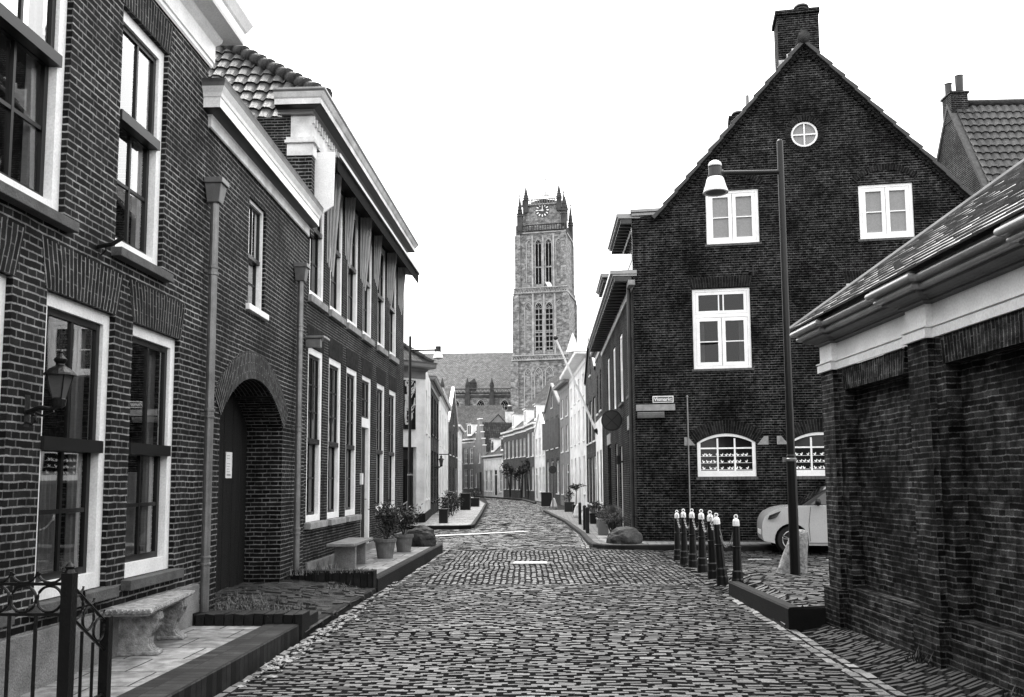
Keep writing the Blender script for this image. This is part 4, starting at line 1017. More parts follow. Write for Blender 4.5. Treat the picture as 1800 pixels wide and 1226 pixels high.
# round window
mb = MB()
for k in range(32):
    a, b = 2 * pi * k / 32, 2 * pi * (k + 1) / 32; P = lambda an, r, y: (rd_u + r * cos(an), y, rd_z + r * sin(an))
    mb.hexa([P(a, .27, .02), P(b, .27, .02), P(b, .27, .07), P(a, .27, .07), P(a, .315, .02), P(b, .315, .02), P(b, .315, .07), P(a, .315, .07)])
mb.box(rd_u - .28, rd_u + .28, .03, .06, rd_z - .016, rd_z + .016); mb.box(rd_u - .016, rd_u + .016, .031, .059, rd_z - .28, rd_z + .28)
wn = mb.build('round_window', 'white_paint', G.root)
p = MB(); p.face([(rd_u + .31 * cos(2 * pi * k / 24), .065, rd_z + .31 * sin(2 * pi * k / 24)) for k in range(24)]); p.build('pane', 'blind_frosted', wn)
# main roof, verge tiles, shoulder
dep = 8.0
mb = MB(); ov = .10
for s_, (eu, ez) in ((-1, (sh_u - .02, sh_z - .02)), (1, (R_end, rz))):
    mb.face([(ap_u, -ov, ap_z + .1), (eu, -ov, ez + .1), (eu, dep, ez + .1), (ap_u, dep, ap_z + .1)])
rfG = mb.build('roof', 'tile_far', G.root)
mb = MB(); rr = random.Random(1)
for s_, (eu, ez) in ((-1, (sh_u - .1, sh_z - .1)), (1, (R_end + .05, rz - .05))):
    L_ = sqrt((ap_u - eu) ** 2 + (ap_z - ez) ** 2); n = int(L_ / .40); dx_, dz_ = (eu - ap_u) / n, (ez - ap_z) / n; nx_, nz_ = -dz_ * s_, dx_ * s_
    ln = sqrt(nx_ ** 2 + nz_ ** 2); nx_, nz_ = nx_ / ln * (1 if nz_ > 0 else -1) * 1, abs(nz_) / ln
    nx_ = abs(nx_) * s_
    for k in range(n):
        a = (ap_u + dx_ * k, ap_z + dz_ * k); b = (a[0] + dx_ * 1.06, a[1] + dz_ * 1.06)
        lo, hi = .02, .125
        mb.hexa([(a[0] + nx_ * (lo - .02), -.14, a[1] + nz_ * (lo - .02)), (b[0] + nx_ * lo, -.14, b[1] + nz_ * lo), (b[0] + nx_ * lo, .2, b[1] + nz_ * lo), (a[0] + nx_ * (lo - .02), .2, a[1] + nz_ * (lo - .02)),
                 (a[0] + nx_ * (hi - .05), -.14, a[1] + nz_ * (hi - .05)), (b[0] + nx_ * hi, -.14, b[1] + nz_ * hi), (b[0] + nx_ * hi, .2, b[1] + nz_ * hi), (a[0] + nx_ * (hi - .05), .2, a[1] + nz_ * (hi - .05))])
mb.build('verge_tiles', 'zinc_dark', rfG, bevel=.012)
mb = MB()
for s_, (eu, ez) in ((-1, (sh_u, sh_z)), (1, (R_end, rz))):
    L_ = sqrt((ap_u - eu) ** 2 + (ap_z - ez) ** 2); n = int(L_ / .11); dx_, dz_ = (eu - ap_u) / n, (ez - ap_z) / n
    for k in range(1, n):
        a = (ap_u + dx_ * k, ap_z + dz_ * k - .12); mb.box(a[0] - .035, a[0] + .035, -.05, -.001, a[1] - .03, a[1] + .05)
    ofs = .02
    mb.hexa([(ap_u, -.06, ap_z - .06), (eu, -.06, ez - .06), (eu, -.001, ez - .06), (ap_u, -.001, ap_z - .06), (ap_u, -.06, ap_z + .05), (eu, -.06, ez + .05), (eu, -.001, ez + .05), (ap_u, -.001, ap_z + .05)])
mb.build('brick_corbel', 'brick_soldier_dark', G.root)
mb = MB(); mb.tube([(ap_u, -.17, ap_z + .15), (ap_u, dep, ap_z + .15)], .15, 12); mb.build('ridge_tiles', 'pantile_ridge', rfG, smooth=True)
# big chimney on the ridge with lead flashing
cl, cr_ = G.u(1367, 60, -1.2), G.u(1440, 60, -1.2); czt = G.z(1400, 25, -1.2)
mb = MB(); mb.box(cl, cr_, 1.2, 2.0, ap_z - 1.2, czt); mb.box(cl - .05, cr_ + .03, 1.15, 2.05, czt, czt + .12)
mb.box(cl + .05, cr_ - .05, 1.25, 1.95, czt + .12, czt + .17)
ch = mb.build('chimney', 'brick_corner', rfG)
mb = MB()
xs = [cl, cl + (ap_u - cl) * .45, ap_u - .12, ap_u + .3, cr_ + .005]
for k in range(4):
    zb_ = ap_z + .05 - gs * max(abs(xs[k] - ap_u), abs(xs[k + 1] - ap_u)); zt_ = ap_z + .50 - gs * min(abs(xs[k] - ap_u), abs(xs[k + 1] - ap_u)) * (0 if xs[k] < ap_u < xs[k + 1] else 1)
    mb.box(xs[k], xs[k + 1], 1.185 + .002 * (k % 2), 1.2, zb_ - .2, zt_)
mb.build('flashing', 'white_paint_worn', rfG)
mb = MB(); mb.lathe([(.10, 0), (.10, .12), (.16, .14), (.16, .17), (.20, .20), (.18, .25), (.06, .28)], ((cl + cr_) / 2 + .15, 1.6, czt + .15), 14); mb.lathe([(.12, 0), (.12, .08), (.17, .11), (.12, .16)], (cl + .3, 1.6, czt + .12), 12); mb.build('chimney_pot', 'zinc_dark', rfG, smooth=False)
# second chimney and antenna behind the left verge
c2l, c2r = G.u(1281, 215, -3.5), G.u(1306, 215, -3.5); c2z = G.z(1292, 200, -3.5)
mb = MB(); mb.box(c2l, c2r + .3, 3.5, 4.1, c2z - 2.2, c2z - .05); mb.build('chimney', 'brick_corner', rfG)
mb = MB(); mb.lathe([(.11, -.08), (.11, .06), (.2, .08), (.18, .13), (.08, .17)], ((c2l + c2r) / 2 + .1, 3.8, c2z), 12); mb.build('chimney_pot', 'zinc_dark', rfG)
a_ = G.uv(1313, 160, -3.2); mb = MB(); mb.tube([(a_[0], 3.2, a_[1] - 1.8), (a_[0], 3.2, a_[1] - .15)], .05, 8); mb.tube([(a_[0], 3.2, a_[1] - .15), (a_[0], 3.2, a_[1] + .02)], .02, 6); mb.build('flue_pipe', 'zinc_light', rfG)
# wall details: stone ledge, street name sign, thin conduit, anchor
a = G.uv(1125, 712); b = G.uv(1187, 722)
mb = MB(); mb.box(.02, b[0], -.06, -.001, b[1], a[1]); c = G.uv(1168, 735); mb.prism_x([(-.10, c[1]), (-.16, c[1] + .06), (-.20, c[1] + .13), (-.001, c[1] + .15), (-.001, c[1])], .05, c[0]); mb.build('stone_ledge', 'stone_light', G.root, bevel=.008)
a = G.uv(1147, 697); b = G.uv(1184, 708)
mb = MB(); mb.box(a[0], b[0], -.03, -.005, b[1], a[1]); sg = mb.build('street_name_plate', 'white_paint', G.root, bevel=.006)
mb = MB(); mb.box(a[0] + .02, b[0] - .02, -.033, -.0305, b[1] + .018, a[1] - .018); mb.build('plate_field', 'sign_grey', sg)
fc = bpy.data.curves.new('lettering', 'FONT'); fc.body = 'Vismarkt'; fc.size = .118; fc.align_x = 'CENTER'; fc.align_y = 'CENTER'; fc.extrude = .001; fc.offset = .0015
fo = bpy.data.objects.new('lettering', fc); C.objects.link(fo); bpy.context.view_layer.update()
dg = bpy.context.evaluated_depsgraph_get(); me = bpy.data.meshes.new_from_object(fo.evaluated_get(dg)); bpy.data.objects.remove(fo); me.materials.clear(); me.materials.append(M['white_paint'])
lo_ = bpy.data.objects.new('lettering', me); C.objects.link(lo_); lo_.parent = sg; lo_.location = ((a[0] + b[0]) / 2, -.036, (a[1] + b[1]) / 2); lo_.rotation_euler = (pi / 2, 0, 0)
a = G.uv(1208, 699, .05); mb = MB(); mb.tube([(a[0], -.05, .1), (a[0], -.05, a[1])], .018, 8); mb.lathe([(.03, 0), (.03, .03), (.015, .05)], (a[0], -.05, a[1])); mb.build('conduit', 'zinc_light', G.root)
a = G.uv(1324, 477); mb = MB(); mb.box(a[0] - .02, a[0] + .02, -.04, 0, a[1] - .12, a[1] + .12); mb.box(a[0] - .1, a[0] + .1, -.035, 0, a[1] - .02, a[1] + .02); mb.build('wall_anchor', 'black_iron', G.root)
# street side of the corner house: own wall sheet in the same building
gs0 = G.world(0, 0, 0); vg = ray(958, 845.5)
far = gs0 + Vector((vg.x / vg.y, 1, 0)) * 12.4
GS = Wall('gabled_corner_house', 'dark brick street front of the corner house with dentilled white eaves and dormers', 'house', (far.x, far.y), (gs0.x, gs0.y))
# keep it one building: re-parent later
ze = GS.z(1109, 502, 0); ze = max(6.3, min(7.4, ze)); Ls = GS.L
print('GS', GS.L, ze, GS.uv(1087, 448, .5), GS.uv(1118, 480, 0))
upx = [(1104, 1112, 570, 670), (1093, 1098.5, 597, 690), (1080, 1086, 620, 705), (1070, 1075, 640, 718)]
UW = []
for (l, r, t, b) in upx:
    u0, u1 = GS.u(l, (t + b) / 2), GS.u(r, (t + b) / 2); c = (u0 + u1) / 2
    UW.append((c - .5, c + .5, 3.95, 5.75))
UW = [(Ls - 1.75 - 2.6 * k, Ls - .7 - 2.6 * k, 3.75, 5.75) for k in range(4)]
LO = [(Ls - 1.9, Ls - .75, .15, 2.85), (Ls - 4.9, Ls - 4.0, .15, 2.55), (Ls - 6.6, Ls - 5.8, .15, 2.7), (Ls - 9.9, Ls - 8.4, .15, 2.75)]
mb = MB(); facade(mb, [(0, -.05), (Ls - .003, -.05), (Ls - .003, ze), (0, ze)], [h + (.14,) for h in UW + LO]); mb.build('street_wall', 'brick_corner', GS.root)
for h in UW: window(GS, h, rev=.03, cw=.10, sw=.05, panes=((0, .5, 2, 2), (.5, 1, 2, 1)), bar=.025, rail=.06, sill=.06)
for k, h in enumerate(LO):
    mb = MB(); mb.box(h[0], h[0] + .07, .05, .14, h[2], h[3]); mb.box(h[1] - .07, h[1], .05, .14, h[2], h[3]); mb.box(h[0] + .07, h[1] - .07, .052, .14, h[3] - .07, h[3])
    d_ = mb.build('door', 'white_paint' if k in (1, 2) else 'black_paint', GS.root)
    mb = MB(); mb.box(h[0] + .07, h[1] - .07, .10, .14, h[2], h[3] - .07); mb.build('door_leaf', 'dark_wood', d_)
for h in (LO[0], LO[3]): mb = MB(); mb.box(h[0] - .05, h[1] + .12, -.03, .0, h[3] + .02, h[3] + .38); mb.build('lintel_stone', 'stone_light', GS.root)
# eaves with big modillions
mb = MB(); mb.box(0, Ls + .0, -.03, -.001, ze - .18, ze - .0); mb.build('fascia', 'white_paint_worn', GS.root)
x = .1
while x < Ls - .05: mb = MB(); mb.box(x, x + .13, -.46, -.03, ze - .02, ze + .12); x += .42; mb.build('modillion', 'zinc_dark', GS.root, bevel=.02)
mb = MB(); mb.box(-.05, Ls + .02, -.50, .1, ze + .12, ze + .17); mb.box(-.07, Ls + .04, -.56, .1, ze + .17, ze + .27); mb.build('cornice', 'zinc_light', GS.root, bevel=.01)
mb = MB(); mb.box(Ls - .2, Ls + .32, -.14, .02, ze - .16, ze - .04); mb.build('corner_block', 'stone_light', GS.root)
mb = MB(); mb.face([(0, -.5, ze + .275), (Ls - .02, -.5, ze + .275), (Ls - .02, .25, ze + .29), (0, .25, ze + .29)]); mb.face([(0, .25, ze + .29), (Ls - .02, .25, ze + .29), (Ls - .02, 3.2, ze + 4.0), (0, 3.2, ze + 4.0)]); mb.face([(0, 3.2, ze + 4.0), (Ls - .02, 3.2, ze + 4.0), (Ls - .02, 8, ze), (0, 8, ze)]); mb.build('roof', 'tile_far', GS.root)
mb = MB(); mb.face([(0, 0, ze), (0, 3.2, ze + 4), (0, 8, ze), (0, 8, 0), (0, 0, 0)]); mb.build('end_wall', 'brick_corner', GS.root)
# shoulder wall block = end of the near dormer (brick gable side) with its own modillioned cornice
for (a, b) in ((Ls - 3.1, Ls - .02), (Ls - 9.2, Ls - 6.6)):
    zt_ = sh_z - .05
    mb = MB(); mb.box(a + .05, b - .02, .02, 2.5, ze + .27, zt_); dm = mb.build('dormer', 'white_paint_worn', GS.root)
    mb = MB(); mb.box(a + .25, (a + b) / 2 - .05, .005, .02, ze + .6, zt_ - .25); mb.box((a + b) / 2 + .05, b - .25, .005, .02, ze + .6, zt_ - .25); mb.build('pane', 'glass_dark', dm)
    x = a
    while x < b: mb = MB(); mb.box(x, x + .1, -.28, .02, zt_ - .10, zt_ + .02); x += .3; mb.build('modillion', 'zinc_dark', dm)
    mb = MB(); mb.box(a - .12, b + .05, -.34, 1.6, zt_ + .02, zt_ + .07); mb.box(a - .15, b + .0, -.38, 1.6, zt_ + .07, zt_ + .16); mb.build('cornice', 'zinc_light', dm, bevel=.01)
mb = MB(); mb.box(0, sh_u + .02, -.06, .5, sh_z + .02, sh_z + .10); mb.box(-.03, sh_u + .04, -.10, .5, sh_z + .10, sh_z + .18); mb.build('coping', 'zinc_light', G.root, bevel=.01)
downpipe(GS, Ls - .22, ze - .1, .12, hop=False, r=.05, mat='zinc_dark')
# lantern by the door
mb = MB(); mb.box(Ls - 4.5 + .75, Ls - 4.5 + .87, -.18, -.06, 2.0, 2.25); mb.box(Ls - 3.72, Ls - 3.66, -.1, 0, 2.05, 2.1); mb.build('door_lamp', 'black_iron', GS.root)
# one building: every part of the street side becomes a part of the corner house
bpy.context.view_layer.update()
for o in list(GS.root.children):
    mw = o.matrix_world.copy(); o.parent = G.root; o.matrix_parent_inverse = G.root.matrix_world.inverted(); o.matrix_basis = mw
bpy.data.objects.remove(GS.root)
mb = MB(); mb.face([(R_end, 0, -.05), (R_end, dep, -.05), (R_end, dep, rz), (R_end, 0, rz)]); mb.face([(0, dep + 0, -.05), (R_end, dep, -.05), (R_end, dep, rz), (ap_u, dep, ap_z), (sh_u, dep, sh_z), (0, dep, ze)]); mb.build('side_wall', 'brick_corner', G.root)

# ---- tiled house behind the low building
R2 = Wall('tiled_house', 'house with a steep pantiled roof and small twin-flue chimney behind the low building', 'house', (12.2, 29.5), (12.2, 24.2))
# gable side faces the street; roof slope faces the camera
o_ = []
yr, hr = 27.0, 12.7; yf, hf_ = 24.4, 8.4; yb_, hb_ = 30.0, 8.2; X0, X1 = 12.15, 20.0
mb = MB(); mb.face([(X0, yf, 0), (X0, yf, hf_), (X0, yr, hr), (X0, yb_, hb_), (X0, yb_, 0)]); mb.face([(X0, yf, 0), (X1, yf, 0), (X1, yf, hf_), (X0, yf, hf_)]); mb.face([(X1, yf, 0), (X1, yb_, 0), (X1, yb_, hb_), (X1, yr, hr), (X1, yf, hf_)]); mb.face([(X0, yb_, 0), (X1, yb_, 0), (X1, yb_, hb_), (X0, yb_, hb_)])
def world_part(o, root):
    bpy.context.view_layer.update(); o.parent = root; o.matrix_parent_inverse = root.matrix_world.inverted(); return o
world_part(mb.build('wall', 'brick_street_dark', None), R2.root)
V2 = Vector((0, yr - yf, hr - hf_)); l2 = V2.length
mb = MB(); tile_roof(mb, (X0 + .12, yf - .1, hf_ + .02), (1, 0, 0), V2, 34, int(l2 / .30), tw=.235, tl=.31, amp=.032, step=.04)
r2 = world_part(mb.build('roof', 'pantile_grey', None), R2.root)
mb = MB(); mb.face([(X0, yf, hf_ - .02), (X1, yf, hf_ - .02), (X1, yr, hr - .02), (X0, yr, hr - .02)]); mb.face([(X0, yr, hr), (X1, yr, hr), (X1, yb_, hb_), (X0, yb_, hb_)]); world_part(mb.build('roof_base', 'tile_far', None), R2.root)
mb = MB(); mb.hexa([(X0 - .04, yf, hf_ - .05), (X0 + .16, yf, hf_ - .05), (X0 + .16, yr, hr - .05), (X0 - .04, yr, hr - .05), (X0 - .04, yf, hf_ + .12), (X0 + .16, yf, hf_ + .12), (X0 + .16, yr, hr + .12), (X0 - .04, yr, hr + .12)])
mb.hexa([(X0 - .04, yr, hr - .05), (X0 + .16, yr, hr - .05), (X0 + .16, yb_, hb_ - .05), (X0 - .04, yb_, hb_ - .05), (X0 - .04, yr, hr + .12), (X0 + .16, yr, hr + .12), (X0 + .16, yb_, hb_ + .12), (X0 - .04, yb_, hb_ + .12)])
world_part(mb.build('verge', 'stone_sill', None), R2.root)
mb = MB(); mb.tube([(X0 + .4, yr, hr + .08), (X1, yr, hr + .08)], .12, 10); world_part(mb.build('ridge_tiles', 'pantile_ridge', None, smooth=True), R2.root)
mb = MB(); mb.box(X0 - .02, X0 + .48, yr - .25, yr + .35, hr - .5, hr + .32); mb.box(X0 - .06, X0 + .52, yr - .29, yr + .39, hr + .32, hr + .38); chm = world_part(mb.build('chimney', 'brick_street_dark', None), R2.root)
mb = MB(); mb.lathe([(.10, 0), (.10, .40), (.12, .42)], (X0 + .10, yr + .15, hr + .36), 10); mb.lathe([(.11, 0), (.12, .56), (.13, .58)], (X0 + .34, yr - .05, hr + .36), 10); o = mb.build('chimney_pot', 'zinc_dark', None); world_part(o, R2.root)
#@@
# ================================================================== houses further down the street
def merge(Wsrc, root):
    bpy.context.view_layer.update()
    for o in list(Wsrc.root.children):
        mw = o.matrix_world.copy(); o.parent = root; o.matrix_parent_inverse = root.matrix_world.inverted(); o.matrix_basis = mw
    bpy.data.objects.remove(Wsrc.root)
def hz(y, z): return 1.55 + (845.6 - y) * z / 1600
def far_house(name, label, p0, p1, eave, wmat, cols=2, floors=((.9, 2.5), (3.6, 5.3)), ridge=None, depth=8, ww=.9, door=None, gable=None, cornice='white_paint', rmat='tile_far', dormers=0, fm='white_paint', nc=2, nr=3, group='houses further down the street', base=None, gm='glass_dark', co=.22, lint=True):
    W = Wall(name, label, 'house', p0, p1, group); L = W.L; hs = []
    pitch = L / cols
    for fi, (z0, z1) in enumerate(floors):
        for c in range(cols):
            u = (c + .5) * pitch; w_ = min(ww, pitch * .62)
            if fi == 0 and door == c: hs.append((u - w_ * .5, u + w_ * .5, .15, z1)); continue
            hs.append((u - w_ / 2, u + w_ / 2, z0, z1))
    mb = MB()
    if gable:
        ol = [(0, -.05), (L, -.05), (L, eave), (L / 2, gable), (0, eave)]
        if gable > eave + 1.5: hs.append((L / 2 - .3, L / 2 + .3, eave + .1, eave + .95))
    else: ol = [(0, -.05), (L, -.05), (L, eave), (0, eave)]
    facade(mb, ol, hs, reveal=.10); mb.build('wall', wmat, W.root)
    for k, h in enumerate(hs):
        if h[2] < .3:
            mb = MB(); mb.box(h[0], h[0] + .06, .03, .1, h[2], h[3]); mb.box(h[1] - .06, h[1], .03, .1, h[2], h[3]); mb.box(h[0] + .06, h[1] - .06, .032, .1, h[3] - .06, h[3]); mb.box(h[0] + .06, h[1] - .06, .034, .1, h[3] - .55, h[3] - .48)
            d_ = mb.build('door', fm, W.root); mb = MB(); mb.box(h[0] + .06, h[1] - .06, .07, .1, h[2], h[3] - .06); mb.build('door_leaf', 'dark_wood', d_)
        else: simple_window(W, h, nc=nc, nr=nr, fm=fm, gm=gm)
    if wmat.startswith('brick') and lint:
        for h in hs: mb = MB(); flat_arch(mb, h[0] - .02, h[1] + .02, h[3] + .003, .22, .03); mb.build('lintel', 'brick_soldier', W.root)
    if gable:
        mb = MB()
        for u in (0, L):
            q = [(u, 0, -.05), (u, depth, -.05), (u, depth, eave), (u, 0, eave)]; mb.face(q if u else q[::-1])
        mb.face([(0, depth, 0), (L, depth, 0), (L, depth, eave), (L / 2, depth, gable), (0, depth, eave)]); mb.build('side_wall', wmat, W.root)
        mb = MB(); mb.face([(L / 2, -.05, gable + .05), (-.1, -.05, eave - .05), (-.1, depth, eave - .05), (L / 2, depth, gable + .05)]); mb.face([(L / 2, -.05, gable + .05), (L / 2, depth, gable + .05), (L + .1, depth, eave - .05), (L + .1, -.05, eave - .05)])
        mb.build('roof', rmat, W.root)
        mb = MB()
        for (a, b) in (((0, eave), (L / 2, gable)), ((L / 2, gable), (L, eave))):
            mb.hexa([(a[0], -.08, a[1]), (b[0], -.08, b[1]), (b[0], .12, b[1]), (a[0], .12, a[1]), (a[0], -.08, a[1] + .16), (b[0], -.08, b[1] + .16), (b[0], .12, b[1] + .16), (a[0], .12, a[1] + .16)])
        mb.build('verge', cornice or 'stone_light', W.root)
    else:
        rd = ridge or eave + 2.6
        body(W, eave, depth, wmat, ridge=rd)
        gable_roof(W, eave, depth, rd, rmat)
        if cornice:
            profile_cornice(W, [(.03, eave - .32), (.03, eave - .10), (.08, eave - .06), (co - .04, eave - .02), (co, eave + .03), (co, eave + .12), (co + .03, eave + .16)], 0, L, 'cornice', cornice, deep=.3)
        s = (rd - eave) / (depth / 2)
        for k in range(dormers):
            u = (k + .5) * L / dormers; y0 = .45; zb = eave + .15 + y0 * s; w2 = .55
            mb = MB(); mb.box(u - w2, u + w2, y0, y0 + 1.3 / s + .5, zb - .3, zb + 1.25); dm = mb.build('dormer', 'white_paint', W.root)
            mb = MB(); mb.box(u - w2 + .12, u - .03, y0 - .012, y0 - .002, zb + .12, zb + 1.1); mb.box(u + .03, u + w2 - .12, y0 - .012, y0 - .002, zb + .12, zb + 1.1); mb.build('pane', 'glass_dark', dm)
            mb = MB(); mb.box(u - w2 - .1, u + w2 + .1, y0 - .12, y0 + 1.4 / s + .6, zb + 1.25, zb + 1.36); mb.build('dormer_roof', 'zinc_light', dm)
    if base:
        mb = MB(); mb.box(-.015, L + .015, -.02, -.001, -.05, base); mb.build('plinth', 'kerb_dark', W.root)
    return W
# ---- left: white corner house with the picture panel
c4 = gp(746, 918.5, .1); a4 = gp(690, 921, .1)
L4s = Wall('white_corner_house', 'white rendered corner house with a tall picture panel on its side wall', 'house', (a4.x, a4.y), (c4.x, c4.y), 'houses further down the street')
e4 = 5.75; mb = MB(); pl = L4s.rect((709, 710), (729, 710), (720, 669), (720, 755)); dl = L4s.rect((706, 850), (732, 850), (720, 786), (720, 917))
dl = (dl[0] , dl[1], .15, dl[3])
facade(mb, [(0, -.05), (L4s.L, -.05), (L4s.L, e4), (0, e4)], [dl + (.25,)]); mb.build('wall', 'white_render', L4s.root)
mb = MB(); mb.box(dl[0], dl[1], .2, .25, dl[2], dl[3]); dk = mb.build('shop_front', 'black_paint', L4s.root)
mb = MB(); mb.box(dl[0] + .1, dl[1] - .12, .19, .2, 2.35, dl[3] - .1); mb.build('grille', 'zinc_dark', dk)
mb = MB(); mb.box(dl[0] + .1, dl[1] - .35, .185, .2, .9, 2.1); mb.build('pane', 'glass_dark', dk)
mb = MB(); mb.box(pl[0], pl[1], -.06, -.001, pl[2], pl[3]); pn = mb.build('picture_panel', 'black_paint', L4s.root)
mb = MB(); rr = random.Random(12)   # abstract pale flourishes on the dark panel
for k in range(26):
    x, z = rr.uniform(pl[0] + .08, pl[1] - .22), rr.uniform(pl[2] + .1, pl[3] - .15); pts = [(x, -.063, z)]; an = rr.uniform(.6, 2.4)
    for q in range(5): an += rr.uniform(-.7, .7); l = rr.uniform(.06, .16); pts.append((max(pl[0] + .05, min(pl[1] - .05, pts[-1][0] + cos(an) * l)), -.063, max(pl[2] + .05, min(pl[3] - .05, pts[-1][2] + sin(an) * l))))
    mb.tube(pts, [rr.uniform(.015, .05) for _ in pts], 5)
mb.build('painting', 'canvas_light', pn)
mb = MB(); mb.box(-.0, L4s.L + .02, -.03, -.001, -.05, .42); mb.build('plinth', 'kerb_dark', L4s.root)
profile_cornice(L4s, [(.02, e4 - .5), (.02, e4 - .25), (.06, e4 - .22), (.10, e4 - .16), (.28, e4 - .12), (.30, e4 - .08), (.30, e4 + .03), (.34, e4 + .09)], 0, L4s.L, 'cornice', 'grey_paint', ret0=False, deep=7)
f4 = gp(756.5, 908, .1)
L4f = Wall('tmp', 'tmp tmp tmp tmp', 'house', (c4.x, c4.y), (f4.x, f4.y)); LL = L4f.L
hs = [(LL * .2, LL * .2 + .75, 3.4, 5.0), (LL * .62, LL * .62 + .75, 3.4, 5.0), (LL * .2, LL * .2 + .75, .9, 2.6), (LL * .62, LL * .62 + .75, .9, 2.6)]
mb = MB(); facade(mb, [(0, -.05), (LL, -.05), (LL, e4), (0, e4)], hs); mb.build('front_wall', 'white_render', L4f.root)
for h in hs: simple_window(L4f, h)
mb = MB(); mb.box(0, LL, -.03, -.001, -.05, .42); mb.build('plinth', 'kerb_dark', L4f.root)
merge(L4f, L4s.root)
mb = MB(); tl = L4s.L; mb.face([(-.2, -.25, e4 + .05), (tl + .25, -.25, e4 + .05), (tl - 2.4, 3, e4 + 2.5), (-.2, 3, e4 + 2.5)]); mb.face([(tl + .25, -.25, e4 + .05), (tl + .25, 8, e4 + .05), (tl - 2.4, 6, e4 + 2.5), (tl - 2.4, 3, e4 + 2.5)]); mb.build('roof', 'tile_far', L4s.root)
mb = MB()
for k in range(12):
    a, b = Vector((tl + .2, -.2, e4 + .12)), Vector((tl - 2.4, 3, e4 + 2.56)); mb.tube([a + (b - a) * k / 12, a + (b - a) * (k + 1.1) / 12], [.12, .09], 8)
mb.build('ridge_tiles', 'pantile_ridge', L4s.root)
lv = [(f4.x, f4.y), (-5.45, 45.0), (-6.35, 57.5), (-6.75, 67.5), (-7.2, 75.5), (-8.6, 88), (-10.2, 102)]
far_house('brick_house', 'narrow dark brick house with tall black shuttered windows beside the white corner house', lv[0], lv[1], 5.85, 'brick_street_dark', 3, ((.7, 2.9), (3.6, 5.3)), 8.2, ww=1.3, cornice='grey_paint', fm='black_paint')
far_house('white_house', 'white plastered house with a wall lantern, third from the corner on the left side', lv[1], lv[2], 6.05, 'white_render', 4, ((.8, 2.5), (3.4, 5.2)), 8.3, ww=.85, door=1, cornice='white_paint_worn')
far_house('brick_house', 'brick gabled house with white verge, fourth from the corner on the left', lv[2], lv[3], 5.3, 'brick_street_dark', 3, ((.8, 2.5), (3.3, 4.8)), gable=7.9, ww=.9, door=2)
far_house('white_house', 'pale plastered house before the bend on the left side', lv[3], lv[4], 5.6, 'white_render', 3, ((.8, 2.4), (3.2, 4.8)), 7.9, ww=.9, door=0)
far_house('grey_house', 'light grey rendered house in the bend of the street on the left side', lv[4], lv[5], 5.6, 'grey_render', 4, ((.8, 2.4), (3.2, 4.8)), 8, ww=.9, door=1)
far_house('white_house', 'small pale house at the far left of the bend', lv[5], lv[6], 5.4, 'white_render', 4, ((.8, 2.4), (3.2, 4.6)), 7.8, ww=.9, door=1)
# ---- end of the street, facing the camera
ends = [(-10.3, 103), (-8.15, 99.5), (-6.85, 96), (-4.45, 89)]
far_house('grey_house', 'grey rendered house with a tiled roof and dormer where the street bends', ends[0], ends[1], 6.1, 'grey_render', 3, ((.8, 2.9), (3.5, 5.2)), 8.9, ww=.8, door=0, dormers=1, cornice='white_paint_worn', depth=6)
# stepped gable
W = Wall('stepped_gable_house', 'narrow pale house with a stepped gable at the end of the street', 'house', ends[1], ends[2], 'houses further down the street'); L = W.L
mb = MB(); hs = [(L * .58, L * .58 + .7, .15, 2.5), (L * .5, L * .5 + .55, 3.5, 4.8), (L * .12, L * .12 + .6, .9, 2.4)]
facade(mb, [(0, -.05), (L, -.05), (L, 4.6), (0, 4.6)], [(h[0], h[1], h[2], min(h[3], 4.6)) for h in hs])
nst = 5
for k in range(nst):
    z0, z1 = 4.6 + k * .72, 4.6 + (k + 1) * .72; u0, u1 = k * L / 2 / (nst + .5), L - k * L / 2 / (nst + .5)
    mb.box(u0, u1, 0, .25, z0, z1 - .001)
mb.build('wall', 'grey_render', W.root)
for k in range(nst):
    z1 = 4.6 + (k + 1) * .72; u0, u1 = k * L / 2 / (nst + .5), L - k * L / 2 / (nst + .5)
    for (a, b) in ((u0 - .04, u0 + L / 2 / (nst + .5) + .02), (u1 - L / 2 / (nst + .5) - .02, u1 + .04)):
        mb = MB(); mb.box(a, b, -.05, .3, z1, z1 + .09); mb.build('coping', 'white_paint', W.root)
simple_window(W, (hs[1][0], hs[1][1], 3.5, 4.6)); simple_window(W, hs[2])
mb = MB(); mb.box(hs[0][0], hs[0][1], .05, .1, .15, 2.5); mb.build('door', 'dark_wood', W.root)
body(W, 4.6, 7, 'grey_render')
mb = MB(); mb.prism_y([(0, 4.6), (L, 4.6), (L / 2, 7.9)], .25, 7); mb.build('roof', 'tile_far', W.root)
far_house('white_shop', 'low white shop with dark tiled roof and two dormers, end of street', ends[2], ends[3], 4.05, 'white_render', 4, ((.5, 2.7),), 6.4, ww=1.1, door=2, dormers=2, cornice='white_paint', depth=5, nc=2, nr=2)
# the curving brick row
row = [(-4.45, 89), (-3.1, 83.5), (-1.95, 79), (-1.15, 74.5)]
far_house('brick_house', 'mid grey brick row house with white cornice and dormers, nearest the white shop', row[0], row[1], 6.1, 'brick_far', 3, ((.8, 2.7), (3.7, 5.3)), 9.3, ww=.95, dormers=1, lint=False)
far_house('brick_house', 'mid grey brick row house with climbing plants on its front', row[1], row[2], 6.15, 'brick_far', 3, ((.8, 2.7), (3.7, 5.3)), 9.3, ww=.95, door=2, dormers=1, lint=False)
far_house('brick_house', 'brick row house with paired white shuttered windows', row[2], row[3], 6.2, 'brick_far', 2, ((.8, 2.7), (3.6, 5.6)), 9.3, ww=1.3, dormers=1, nc=4, lint=False)
